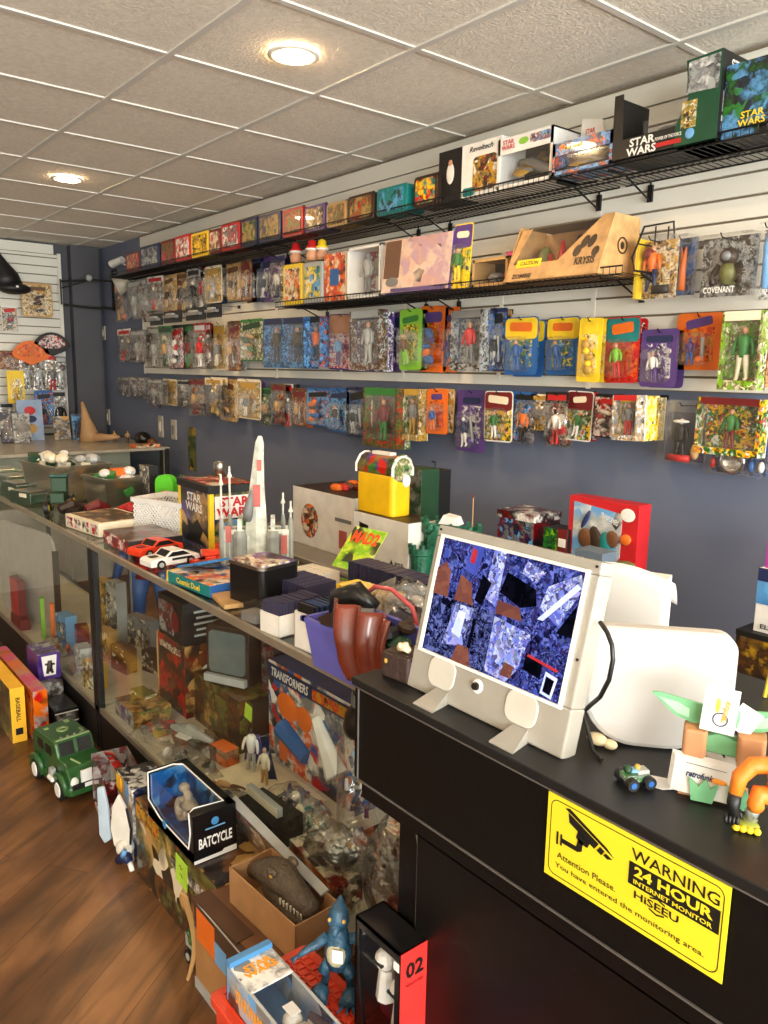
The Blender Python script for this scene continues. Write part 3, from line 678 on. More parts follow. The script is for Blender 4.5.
def starship(b, w, h, d, m1=None, m2=None):
    m1 = m1 or cm('grey'); m2 = m2 or cm('gold')
    b.tube([(-w*.33, 0, h*.6), (-w*.1, 0, h*.5), (w*.2, -.01, h*.32), (w*.36, -.02, h*.24)], [h*.05, h*.14, h*.1, h*.03], m1, 8)
    for sg in (-1, 1):
        b.add([(-w*.2, sg*d*.1, h*.55), (w*.05, sg*d*.1, h*.42), (w*.0+sg*w*.12, sg*d*.35, h*(.5+sg*.28)), (-w*.2+sg*w*.08, sg*d*.35, h*(.55+sg*.25)),
               (-w*.2, sg*d*.1, h*.5), (w*.05, sg*d*.1, h*.38), (w*.0+sg*w*.12, sg*d*.35, h*(.47+sg*.28)), (-w*.2+sg*w*.08, sg*d*.35, h*(.52+sg*.25))], [(0, 1, 2, 3), (7, 6, 5, 4), (0, 4, 5, 1), (1, 5, 6, 2), (2, 6, 7, 3), (3, 7, 4, 0)], m2)
        b.cyl((-w*.25, sg*d*.2, h*.5+sg*h*.08), (w*.02, sg*d*.2, h*.4+sg*h*.08), h*.035, m1, 8)
t_, w, h = window_box(497,551,133,181,2.42,Z,.16,'white-framed window box with a gold and grey toy spacecraft',cm('white'),None,cm('dbrown'),starship,.26)
lettering('STAR\nWARS', w*.25, h*.19, REDL, TR(-w*.3, -.0825, h*.855), t_)
b = MB(); b.ball((-w*.02, -.0815, h*.86), (w*.09, .002, h*.07), cm('lime')); b.rbox((w*.28, -.0815, h*.86), (w*.36, .002, h*.17), .01, art(C['lblue'],C['white'],C['dred'])); b.build('header_print', t_)
t_, w, h = window_box(552,611,137,170,2.40,Z,.14,'low dark window box with blue and orange artwork and raised white back flap',pal('bor')[0],None,cm('dblue'),starship,.3)
lettering('STAR WARS', w*.3, h*.12, YELL, TR(-w*.15, -.071, h*.78), t_)
b = MB(); b.prism([(-w*.46, h), (w*.02, h), (-w*.08, h+.09), (-w*.43, h+.11)], .003, cm('white'), X=TR(0, .067, 0)); b.build('flap', t_)
lettering('STAR\nWARS', w*.2, h*.35, REDL, TR(-w*.28, .066, h+.05), t_)
# the big step-shaped box
y = 2.40; a, c = at(612, 160, y=y), at(716, 138, y=y); w = c.x-a.x; d = .2; hh = at(690, 58, y=y).z-Z; hl = at(650, 112, y=y).z-Z; h0 = at(620, 95, y=y).z-Z
t_ = thing('step_shaped_toy_box', 'big black and green step-shaped toy box with white title on the top shelf', 'toy box', ((a.x+c.x)/2, y+d/2, Z), 0, TB)
K = cm('black'); GRN_ = mat('dark_green_print', (20, 74, 48), rough=.35); ARTS = art(C['black'],C['white'],C['grey'],C['silver'],sc=26)
b = MB()
xs = -w/2
b.box((0, d/2-.003, hl*.5), (w, .006, hl), K); b.box((0, 0, .003), (w, d, .006), K)
b.prism([(xs, 0), (xs+w*.3, 0), (xs+w*.62, 0), (xs+w*.62, hl*.52), (xs+w*.1, hl*.5), (xs+w*.08, h0), (xs, h0)], .004, K, X=TR(0, -d/2, 0))
b.prism([(0, 0), (d, 0), (d, h0), (0, h0)], .004, K, X=TR(xs, -d/2, 0) @ RZ(90))
b.prism([(xs+w*.62, 0), (w/2, 0), (w/2, hh), (xs+w*.68, hh*.98), (xs+w*.72, hh*.55), (xs+w*.62, hl*.52)], d, GRN_, X=TR(0, -d/2, 0), m2=K)
b.build('carton', t_, bevel=.001)
b = MB(); b.prism([(xs+w*.7, hh*.6), (w/2-.006, hh*.58), (w/2-.006, hh*.96), (xs+w*.71, hh*.95)], .003, ARTS, X=TR(0, -d/2-.002, 0))
b.prism([(0, .02), (d*.8, .02), (d*.8, hh*.5), (0, hh*.55)], .003, ARTS, X=TR(w/2+.002, -d/2+.02, 0) @ RZ(90))
b.build('printed_panel', t_)
b = MB(); b.ball((w*.26, -d/2-.001, hh*.14), (.016, .002, .016), cm('lblue')); b.box((w*.24, -d/2-.001, hh*.36), (.05, .002, .08), art(C['cream'],C['gold'],C['olive'],sc=60)); b.build('printed_badge', t_)
b = MB(); b.box((-.5*w+w*.34, -d*.2, hl*.5), (w*.5, .002, hl*.95), WIN); b.build('window', t_)
b = MB(); b.ball((-w*.1, 0, hl*.6), (w*.12, d*.25, hl*.2), cm('grey')); b.tube([(-w*.3, 0, hl*.45), (w*.05, 0, hl*.75)], [.03, .02], cm('silver')); b.tube([(-w*.2, 0, hl*.3), (w*.1, .02, hl*.6)], [.02, .012], cm('dblue')); b.build('toy', t_, smooth=True)
lettering('STAR\nWARS', w*.3, hl*.42, WHT, TR(xs+w*.3, -d/2-.001, hl*.26), t_, bold=.03)
lettering('POWER OF THE FORCE', w*.25, hl*.08, WHT, TR(xs+w*.56, -d/2-.001, hl*.32), t_)
b = MB(); b.box((xs+w*.56, -d/2-.001, hl*.17), (w*.24, .002, hl*.1), cm('red')); b.build('red_stripe', t_)
lettering('STAR\nWARS', d*.6, hh*.3, WHT, TR(w/2+.001, 0, hh*.78) @ RZ(90), t_)
t_, w, h = boxfront(721,775,60,2.42,Z,.2,'toy_box','black and green boxed toy at the near end of the top shelf','toy box',TB,art(C['green'],C['dgreen'],C['lblue'],C['black'],sc=20),K,bottom_y=132)
lettering('STAR\nWARS', w*.5, h*.2, YELL, TR(.01, -.102, h*.22), t_)
t_, w, h = boxfront(714,723,92,2.5,Z,.12,'toy_box','narrow dark box wedged between the step-shaped box and the green one','toy box',TB,pal('dbl')[0],K,bottom_y=134)
# second tier
S2 = 'toys on the second shelf'
lunchbox(283,302,264,300,('tan','brown','orange','cream'),'yellow','yellow-edged lunch box with tan art on the second shelf', y=2.43, z0=ZS, grp=S2)
lunchbox(303,322,262,298,('lblue','white','yellow','teal'),'silver','pale lunch box with light blue art on the second shelf', y=2.43, z0=ZS, grp=S2)
def topper(px, py, lab, hat, zb, name='small_figurine', y=2.49):
    p = at(px, py, y=y); t_ = thing(name, lab, 'figurine', (p.x, y, zb), 0, 'figurines on the second shelf lunch boxes')
    b = MB(); b.lathe([(.005, 0), (.03, 0), (.034, .03), (.02, .06), (.004, .07)], cm('skin'), 12); b.build('body', t_, smooth=True)
    b = MB(); b.lathe([(.034, 0), (.036, .012), (.024, .022), (.022, .045), (.004, .055)], hat, 12, X=TR(0, 0, .055)); b.build('hat', t_, smooth=True)
    b = MB(); b.lathe([(.033, 0), (.038, .007), (.033, .014)], cm('white'), 12, X=TR(0, 0, .05)); b.build('hat_brim', t_, smooth=True)
za = at(292, 264, y=2.43).z+.017
topper(296, 250, 'figurine in a red hat standing on the yellow-edged lunch box', cm('red'), za)
zb_ = at(312, 262, y=2.43).z+.017
topper(312, 250, 'figurine in a red hat standing on the pale lunch box', cm('red'), zb_, y=2.47)
topper(322, 246, 'figurine with yellow and white hat on the pale lunch box', cm('yellow'), zb_, y=2.50)
t_, w, h = boxfront(324,345,253,2.44,ZS,.1,'toy_box','pale orange box with a blue picture patch on the second shelf','toy box',S2,art(C['skin'],C['cream'],C['orange'],C['red'],sc=24),cm('cream'),bottom_y=297)
b = MB(); b.rbox((0, -.051, h*.5), (w*.4, .003, h*.35), .01, cm('blue')); b.build('picture_patch', t_)
t_, w, h = window_box(347,380,246,292,2.42,ZS,.12,'white and red window box with two silvery figures',cm('white'),None,pal('red')[0],lambda b, w, h, d: (figure_mesh(b, h*.85, cm('silver'), cm('grey'), cm('silver'), -w*.15, 0, h*.06), figure_mesh(b, h*.85, cm('grey'), cm('silver'), cm('silver'), w*.2, 0, h*.06)),0,grp=S2)
PINKW = art((222,180,170),(238,206,184),(242,220,204),(206,170,190),sc=12,rough=.12)
t_, w, h = boxfront(383,445,236,2.40,ZS,.08,'shrink_wrapped_box','large shiny pale pink boxed set leaning on the second shelf','toy box',S2,PINKW,cm('purple'),bottom_y=288)
t_.rotation_euler = (radians(-6), 0, radians(4))
b = MB(); b.box((0, -.0425, h*.5), (w*.985, .002, h*.985), clear('shrink_wrap', a=.25, rough=.22, bump=.3)); b.build('shrink_wrap', t_)
b = MB(); b.box((-w*.36, -.0412, h*.62), (w*.24, .001, h*.7), cm('brown')); b.box((.05*w, -.0412, h*.04), (w*.8, .001, h*.07), cm('purple')); b.ball((-w*.34, -.0415, h*.2), (w*.1, .002, h*.09), cm('grey')); b.build('printed_panel', t_)
p = at(458, 284, y=2.43)
pack(p.x, 2.44, ZS+.002, .105, at(458, 224, y=2.44).z-ZS, 'tur', 'tall yellow carded toy with green figure and purple top on the second shelf', S2, 'card', rz=.05, tilt=-4)
t_, w, h = window_box(472,507,258,282,2.45,ZS,.14,'small low window box with pink corner beside the wooden crate box',cm('tan'),None,cm('dbrown'),lambda b, w, h, d: (b.ball((w*.3, 0, h*.35), (w*.12, d*.3, h*.25), cm('red')), b.ball((-w*.1, 0, h*.35), (w*.2, d*.3, h*.2), cm('grey')), [b.cyl((w*.3+k*.03, -d*.3, h*.2), (w*.3+k*.03, d*.3, h*.2), h*.15, cm('black')) for k in (-1, 1)]),0,grp=S2)
b = MB(); b.box((w*.3, -.0, h+.012), (w*.3, .01, .03), cm('pink')); b.build('pink_tag', t_)
# wooden crate box
CRATE = mat('printed_wood_card', (206, 160, 104), rough=.5, var=.14, vs=22); CRD = mat('printed_wood_dark', (60, 44, 32), rough=.5, var=0)
y = 2.39; a, c = at(503, 283, y=y), at(597, 270, y=y); w = c.x-a.x; d = .24; h = at(613, 214, y=2.5).z-ZS; hl = at(530, 240, y=2.5).z-ZS
t_ = thing('wooden_crate_toy_box', 'large wood-look carton with slanted window and black paw print on second shelf', 'toy box', ((a.x+c.x)/2, y+d/2, ZS), 0, S2)
sl = .085  # the front face leans back
b = MB(); o_ = Vector((-w/2, -d/2, 0))
def fp(u, v): return (-w/2+u*w, -d/2+sl*v/h, v)
# frame pieces of the leaning front
def strip(pts, th=.004, m=CRATE):
    vs = [fp(*p) for p in pts]; n = len(vs); vs2 = [(v[0], v[1]+th, v[2]) for v in vs]
    b.add(vs+vs2, [tuple(range(n)), tuple(range(n, 2*n))[::-1]]+[(i, i+n, (i+1) % n+n, (i+1) % n) for i in range(n)], m)
strip([(0, 0), (1, 0), (1, h*.3), (.06, h*.3)]); strip([(0, 0), (.06, h*.3), (.16, h*.93), (.05, h*.93)])
strip([(.55, h*.3), (1, h*.3), (1, h), (.9, h)])
b.box((0, d/2-.003, h*.47), (w, .006, h*.94), CRATE); b.box((0, 0, .003), (w, d, .006), CRATE)
b.box((.02, d*.18, h*.955), (w*.9, d*.6, .006), mat('dark_card', (92, 84, 70)))
for sx in (0, 1): 
    X_ = -w/2+.003 if sx == 0 else w/2-.006
    b.add([(X_, -d/2, 0), (X_, d/2, 0), (X_, d/2, h), (X_, -d/2+sl, h), (X_+.005, -d/2, 0), (X_+.005, d/2, 0), (X_+.005, d/2, h), (X_+.005, -d/2+sl, h)], [(0, 3, 2, 1), (4, 5, 6, 7), (0, 1, 5, 4), (1, 2, 6, 5), (2, 3, 7, 6), (3, 0, 4, 7)], CRATE)
b.build('carton', t_)
b = MB(); strip([(.06, h*.3), (.55, h*.3), (.9, h), (.16, h*.93)], .001, WIN); b.build('window', t_)
b = MB(); b.tube([(-w*.2, 0, h*.06), (-w*.2, 0, h*.5)], [.02, .006], cm('red')); b.tube([(-w*.07, 0, h*.06), (-w*.07, 0, h*.7)], [.03, .006], cm('red')); b.ball((-w*.3, .02, h*.4), (w*.08, .03, h*.25), cm('olive')); b.ball((.05*w, .04, h*.5), (w*.06, .03, h*.3), cm('dbrown')); b.build('toy', t_, smooth=True)
b = MB()
LT = atan2(sl, h)
XP = lambda u, v: TR(*fp(u, v)) @ Matrix.Rotation(-LT, 4, 'X') @ TR(0, -.0015, 0)
for (u, v, r1, r2) in ((.735, .42, .018, .024), (.79, .56, .016, .027), (.86, .56, .016, .027), (.92, .38, .016, .02)): b.ball((0, 0, 0), (r1, .0012, r2), CRD, 14, 6, X=XP(u, h*v) @ RY(18))
b.build('paw_print', t_)
lettering('KRYSIS', w*.2, h*.14, CRD, XP(.84, h*.24), t_, bold=.04)
lettering('ZOMBIE', w*.22, h*.085, CRD, XP(.2, h*.08), t_, bold=.03)
b = MB(); b.box((0, 0, 0), (w*.27, .002, h*.15), YELL, X=XP(.24, h*.3)); b.build('yellow_label', t_)
lettering('CAUTION', w*.2, h*.07, BKL, XP(.25, h*.3) @ TR(0, -.001, 0), t_)
b = MB(); b.lathe([(.024, 0), (.03, 0), (.03, .0012), (.024, .0012), (.024, 0)], CRD, 24, X=TR(w/2, .02, h*.5) @ RY(90), cap=False); b.ball((w/2, .02, h*.5), (.001, .012, .014), CRD); b.build('round_stamp', t_)
# ------------------------------------------------------------------ glass display cases
ALU = mat('brushed_metal_trim', (168, 158, 140), rough=.35, metal=.6, var=.05); DECK = mat('case_deck_white', (206, 198, 182), rough=.5)
BASE = mat('case_base_black', (24, 22, 22), rough=.45)
CF_, CB_, CT = 1.055, 1.62, .905
def case(xa, xb, lab, deck=.19, y0=CF_, y1=CB_, zt=CT, posts=()):
    t_ = thing('glass_display_case', lab, 'display case', ((xa+xb)/2, y0, 0), 0, 'glass display cases')
    w = xb-xa; d = y1-y0
    b = MB(); b.box((0, d/2, deck/2-.01), (w, d, deck-.02), BASE); b.build('base', t_, bevel=.002)
    b = MB(); b.box((0, d/2, deck-.01), (w, d, .02), DECK); b.box((0, .002, deck-.006), (w, .012, .022), ALU); b.build('deck', t_)
    b = MB()
    for x in (-w/2+.012, w/2-.012)+tuple(posts):
        b.box((x, .008, zt/2), (.024, .024, zt-.012), BASE)
        if x not in posts: b.box((x, d-.012, (zt+deck)/2), (.024, .024, zt-deck), BASE)
    b.box((0, d-.008, zt-.02), (w, .014, .02), BASE); b.box((0, d-.008, deck+.012), (w, .014, .02), BASE)
    for k in range(1, int(w/.6)+1):
        x = -w/2+k*w/(int(w/.6)+1); b.box((x, d-.01, (zt+deck)/2), (.012, .01, zt-deck-.03), ALU)
    b.build('frame', t_)
    b = MB(); b.box((0, .006, (zt+deck)/2), (w-.04, .005, zt-deck-.02), GLASS); b.build('front_glass', t_)
    b = MB(); b.box((0, d/2, zt-.006), (w-.01, d-.01, .008), GLASST); b.build('top_glass', t_)
    b = MB(); b.box((0, -.002, zt-.008), (w, .014, .022), ALU); b.box((0, d, zt-.008), (w, .014, .022), ALU)
    for x in (-w/2, w/2): b.box((x, d/2, zt-.008), (.01, d, .022), ALU)
    b.build('edge_trim', t_)
    return t_
case(-5.78, -3.216, 'farther of the two low glass cases, with toys piled behind its glass')
case(-3.2, -1.13, 'nearer low glass case beside the black counter, boxed toys inside')
t_ = thing('glass_display_case', 'pale glass case standing across the far corner under the hanging packages', 'display case', (-6.72, 1.3, 0), 0, 'glass display cases')
b = MB(); b.box((0, 0, .3), (1.5, 2.6, .6), mat('pale_case_panel', (150, 144, 132))); b.build('base', t_)
b = MB(); b.box((0, 0, .985), (1.54, 2.64, .02), mat('pale_case_top', (176, 168, 152), rough=.25)); b.build('top', t_)
b = MB()
for y in (-1.3, 0, 1.29): b.box((.745, y, .79), (.02, .025, .38), ALU)
b.box((.72, 1.295, .5), (.12, .03, .97), BASE); b.build('frame', t_)
b = MB(); b.box((.742, 0, .79), (.005, 2.56, .37), GLASS); b.box((.3, 0, .79), (.8, 2.5, .01), GLASS); b.build('front_glass', t_)
b = MB(); b.box((.02, 0, .79), (.01, 2.56, .36), mat('pale_case_back', (196, 188, 170))); b.build('back_panel', t_)
# back work table behind the cases
t_ = thing('back_table', 'grey topped work table with dark edge along the blue wall', 'table', (-2.6, 2.25, 0))
b = MB(); b.rbox((0, 0, .787), (2.1, .8, .026), .12, mat('grey_table_top', (126, 122, 116), rough=.4), axis='z', n=5); b.build('tabletop', t_)
b = MB(); b.rbox((0, 0, .765), (2.07, .77, .02), .11, cm('black'), axis='z', n=5); b.build('table_edge', t_)
for sx in (-1, 1):
    for sy in (-1, 1): b = MB(); b.cyl((sx*.9, sy*.3, 0), (sx*.9, sy*.3, .76), .02, cm('black')); b.build('leg', t_)

def bx(name, lab, cat, x0, x1, y, z0, ztop, d, front, side, grp=None, rz=0, top=None, bev=.0015):
    w = x1-x0; t_ = thing(name, lab, cat, ((x0+x1)/2, y+d/2, z0), rz, grp)
    b = MB(); b.box((0, 0, (ztop-z0)/2), (w, d, ztop-z0), side, front=front, top=top or side); b.build('box_body', t_, bevel=bev)
    return t_, w, ztop-z0
def pbx(name, lab, cat, x0, x1, yt, yb, y, z0, d, front, side, grp=None, rz=0, top=None):
    ym = (yt+yb)/2; a, c = at(x0, ym, y=y), at(x1, ym, y=y)
    return bx(name, lab, cat, a.x, c.x, y, z0, at((x0+x1)/2, yt, y=y).z, d, front, side, grp, rz, top)
def A(*n, sc=24, rough=.35): return art(*[C[k] if isinstance(k, str) else k for k in n], sc=sc, rough=rough)
DZ = .191
IN1, IN2 = 'toys inside the farther glass case', 'boxed toys inside the nearer glass case'
# --- inside the nearer case
t_, w, h = bx('toy_box', 'dark mottled picture box under the small grey television in the nearer case', 'toy box', -2.85, -2.47, 1.33, DZ, .4, .2, A('dbrown','olive','black','brown',sc=16), A('brown','dbrown','olive',sc=20), IN2)
b = MB(); b.box((0, -.102, h*.5), (w*.5, .003, h*.7), A('olive','dgreen','tan','dbrown',sc=14)); b.build('printed_picture', t_)
t_, w, h = bx('toy_box', 'red-brown box with a white horse picture on its side in the nearer case', 'toy box', -3.15, -2.87, 1.3, DZ, .5, .24, A('dred','brown','red','dbrown',sc=14), A('brown','dbrown','tan','dred',sc=16), IN2)
b = MB(); X_ = w/2+.002; b.ball((X_, 0, h*.62), (.003, .05, .03), cm('white')); b.tube([(X_, .035, h*.66), (X_, .06, h*.8), (X_, .085, h*.74)], [.014, .012, .008], cm('white'))
for k in (-.04, -.02, .02, .04): b.tube([(X_, k, h*.58), (X_+.001, k-.008, h*.38)], [.009, .005], cm('white'))
b.build('printed_horse', t_); b = MB(); b.box((w*.0, -.122, h*.88), (w*.7, .003, h*.09), A('cream','dred',sc=60)); b.box((-w*.46, -.122, h*.5), (w*.04, .003, h), cm('tan')); b.build('title_band', t_)
t_, w, h = bx('toy_box', 'black box with red round picture topmost in the nearer case by the post', 'toy box', -3.12, -2.88, 1.3, .501, .68, .22, cm('black'), cm('black'), IN2)
b = MB(); b.rbox((-w*.15, -.112, h*.5), (w*.6, .003, h*.75), .01, A('silver','black','dred','grey',sc=30)); b.ball((w*.22, -.113, h*.5), (w*.16, .003, h*.26), cm('dred')); b.build('printed_panel', t_)
b = MB()
for k in range(5): b.box((w/2+.001, 0, h*(.2+.14*k)), (.002, .12-.02*(k % 2), h*.05), cm('silver'))
b.build('printed_lines', t_)
# small grey-screened television box and dark figures behind it
t_ = thing('small_television', 'small old television with grey screen standing in the nearer case', 'television', (-2.66, 1.43, .401), radians(26))
b = MB(); b.rbox((0, 0, .12), (.2, .14, .24), .02, cm('dbrown')); b.build('cabinet', t_, bevel=.003)
b = MB(); b.rbox((0, -.072, .135), (.17, .01, .17), .02, mat('grey_screen', (98, 108, 108), rough=.15, coat=.5)); b.build('screen', t_, bevel=.003)
b = MB(); b.box((0, -.085, .03), (.19, .02, .03), cm('silver')); b.build('chin_strip', t_)
t_, w, h = bx('toy_box', 'dark box with small figure pictures right of the grey television in the case', 'toy box', -2.53, -2.44, 1.46, .401, .62, .1, A('black','dbrown','grey','dred',sc=30), cm('black'), IN2)
t_, w, h = bx('toy_box', 'brown box under the dark figure box in the nearer case', 'toy box', -2.46, -2.425, 1.36, DZ, .4, .16, A('brown','dbrown','dblue','olive',sc=22), cm('dbrown'), IN2)
b = MB(); b.box((0, 0, .0), (.05, .002, .06), mat('green_sticky_note', (180, 226, 70))); o = b.build('price_note'); o.location = (-2.43, 1.345, .37); o.rotation_euler = (0, radians(8), 0); tag(o, 'green price note stuck to the brown box inside the case', 'note')
# the big robot box
fx0, fx1 = -2.41, -1.87
t_, w, h = bx('robot_toy_box', 'large box with orange and blue robot artwork and white lettering in the nearer case', 'toy box', fx0, fx1, 1.42, DZ, .57, .12, A('dblue','blue','red','orange','white','grey',sc=13), cm('dblue'), IN2)
b = MB(); b.box((0, -.062, h*.9), (w, .003, h*.14), cm('dblue')); b.box((w*.25, -.063, h*.9), (w*.4, .003, h*.1), A('gold','orange','red',sc=40))
b.ball((-w*.25, -.063, h*.62), (.07, .004, .05), cm('orange')); b.ball((-w*.05, -.063, h*.6), (.05, .004, .045), cm('orange')); b.tube([(-w*.3, -.064, h*.4), (0, -.064, h*.25)], [.04, .03], cm('blue')); b.box((-w*.3, -.064, h*.25), (.05, .003, .15), cm('orange')); b.tube([(w*.1, -.064, h*.7), (w*.35, -.064, h*.3)], [.02, .05], cm('white')); b.build('robot_artwork', t_)
lettering('TRANSFORMERS', w*.45, h*.09, WHT, TR(-w*.22, -.064, h*.9), t_, shear=.2)
# clear jar full of figures
t_ = thing('clear_jar', 'tall clear plastic jar full of white, blue and orange figures in the nearer case', 'jar', (-1.77, 1.37, DZ)); t_.scale = (.78, .78, .85)
b = MB(); b.lathe([(.0, 0), (.095, 0), (.1, .02), (.1, .36), (.08, .39), (.08, .41), (.078, .41), (.078, .39), (.097, .36), (.097, .02), (0, .006)], CLEAR, 28, cap=False); b.build('jar_body', t_, smooth=True)
b = MB()
for k in range(46):
    r, a_, z = R.uniform(0, .07), R.uniform(0, 2*pi), R.uniform(.02, .34)
    m_ = cm(R.choice(['white','white','blue','orange','dblue','lblue','silver','purple','tan']))
    p = Vector((r*cos(a_), r*sin(a_), z)); q = p+Vector((R.uniform(-.03, .03), R.uniform(-.03, .03), R.uniform(-.05, .06))); q.z = max(.015, q.z)
    if Vector((q.x, q.y)).length < .085: b.tube([p, q], [.011, .006], m_, 6)
tag(b.build('figure_fill', t_, smooth=True), kind='stuff')
t_ = thing('toy_torch', 'black cylindrical torch leaning on the figure jar behind the glass', 'toy', (-1.77, 1.36, .545), X=RY(12) @ RX(4))
b = MB(); b.lathe([(.0, 0), (.05, 0), (.055, .02), (.05, .06), (.034, .09), (.034, .2), (.0, .2)], cm('black', .3), 20, cap=False); b.build('body', t_, smooth=True)
b = MB(); b.lathe([(.036, .1), (.037, .12), (.036, .14)], cm('grey'), 20); b.build('ring', t_)
def figurine(name, lab, cat, loc, h, m1, m2, m3, rz=0, grp=None, pose=.5, extra=None):
    t_ = thing(name, lab, cat, loc, rz, grp)
    b = MB(); figure_mesh(b, h, m1, m2, m3, pose=pose); b.build('body', t_, smooth=True, sub=1)
    if extra: b = MB(); extra(b, h); b.build('cape', t_, smooth=True)
    return t_
cape = lambda m: (lambda b, h: b.grid(lambda u, v: ((u-.5)*h*(.28+.3*v), h*.07+h*.06*v+.01*sin(9*u), h*(.82-.68*v)), 6, 6, m))
figurine('toy_figurine', 'dark-haired figurine in a purple cape on the case deck', 'figurine', (-2.33, 1.3, DZ), .17, cm('white'), cm('silver'), cm('dbrown'), .4, extra=cape(cm('purple')))
figurine('toy_figurine', 'pale figurine in a dark cape beside the purple-caped one in the case', 'figurine', (-2.22, 1.29, DZ), .14, cm('cream'), cm('tan'), cm('tan'), .2, extra=cape(cm('dblue')))
for k, (x, y, c1, c2, lab) in enumerate(((-2.12, 1.34, 'purple', 'grey', 'small purple and grey figurine lying near the robot box'), (-2.2, 1.2, 'tan', 'brown', 'small tan figurine lying before the robot box'), (-2.0, 1.36, 'silver', 'red', 'silver and red figurine lying against the robot box'))):
    t_ = figurine('toy_figurine', lab, 'figurine', (x, y, DZ+.02), .12, cm(c1), cm(c2), cm('skin'), 0, 'small figurines lying before the robot box'); t_.rotation_euler = (radians(80), 0, R.uniform(-1, 1.5))
def heap_bag(name, lab, loc, sx, sy, sz, cols, rz=0, n=9, grp=None, bagm=None):
    """clear bag lying flat with toy pieces inside"""
    t_ = thing(name, lab, 'toy bag', loc, rz, grp)
    ph = R.random()*9
    def fn(u, v):
        e = sin(pi*min(max(u, .001), .999))**.5*sin(pi*min(max(v, .001), .999))**.5
        return ((u-.5)*sx, (v-.5)*sy, .004+sz*e*(.85+.15*sin(11*u+ph)*cos(8*v)))
    b = MB(); b.grid(fn, 12, 12, bagm or BAG); b.build('bag', t_, smooth=True)
    b = MB()
    for k in range(n):
        m_ = cm(R.choice(cols)); x, y = R.uniform(-.34, .34)*sx, R.uniform(-.34, .34)*sy
        r = R.uniform(.4, .9)*min(sx, sy)*.16
        if k % 3 == 0: b.ball((x, y, sz*.4), (r*1.5, r, sz*.34), m_, 8, 6, X=RZ(R.uniform(0, 180)))
        elif k % 3 == 1: b.tube([(x-r, y, sz*.3), (x+r*.3, y+r, sz*.45), (x+r*1.6, y+r*.4, sz*.3)], [r*.35, r*.5, r*.2], m_, 7)
        else: b.box((x, y, sz*.4), (r*2, r*1.3, sz*.4), m_, rz=R.uniform(0, 3))
    tag(b.build('toy_pieces', t_, smooth=False), kind='stuff')
    return t_
BG = 'bagged toys lying in the nearer glass case'
t_, w, h = bx('comic_box', 'flat purple-edged comic box at the far end of the nearer case', 'toy box', -3.1, -2.9, 1.09, DZ, .26, .16, A('purple','grey','silver','dbrown'), A('olive','tan','brown'), IN2)
heap_bag('toy_bag', 'clear bag with red and yellow toy pieces next to the comic box', (-2.78, 1.16, DZ), .24, .17, .06, ['red','yellow','grey','cream'], .3, grp=BG)
heap_bag('toy_bag', 'clear bag with yellow and green toys deeper beside the picture box stack', (-2.62, 1.25, DZ), .2, .14, .05, ['yellow','green','brown','silver'], -.4, grp=BG)
heap_bag('toy_bag', 'big clear bag with silver vehicle parts at the case front edge', (-2.5, 1.14, DZ), .3, .14, .06, ['silver','grey','white','dbrown'], -.05, n=14, grp=BG)
heap_bag('toy_bag', 'clear bag with grey ship parts and blue print at the case front', (-2.19, 1.13, DZ), .24, .14, .05, ['grey','dblue','silver','dred'], .15, grp=BG)
t_ = thing('toy_ship', 'silver and purple toy ship lying across the bagged vehicle parts', 'toy', (-2.62, 1.2, .255), .3)
b = MB(); b.tube([(-.1, 0, 0), (0, 0, .012), (.12, 0, 0)], [.01, .028, .008], cm('silver'), 10); b.box((.0, 0, .02), (.09, .02, .012), cm('purple')); b.box((0, 0, 0), (.06, .09, .008), cm('white')); b.build('hull', t_, smooth=False)
t_, w, h = bx('black_toy_box', 'black box with silver text under the clear packs at the case front', 'toy box', -2.07, -1.86, 1.09, DZ, .28, .12, cm('black'), cm('black'), IN2, rz=.1)
lettering('BATMOBILE', w*.6, h*.16, mat('lettering_dim', (120, 150, 150)), TR(.02, -.061, h*.3), t_)
heap_bag('toy_bag', 'large clear pack with purple and white figures beside the black box', (-2.02, 1.28, DZ+.0), .24, .13, .1, ['purple','white','grey','dblue','cream'], .2, n=14, grp=BG)
heap_bag('toy_bag', 'clear bag with teal and white toys at the foot of the figure jar', (-1.88, 1.27, DZ), .12, .12, .08, ['teal','white','grey','tan'], .7, grp=BG)
b = MB(); b.box((0, 0, .002), (.4, .3, .004), cm('cream')); o = b.build('cream_board'); o.location = (-2.2, 1.25, .1925); tag(o, 'cream board lying flat on the case deck below the robot box', 'board')
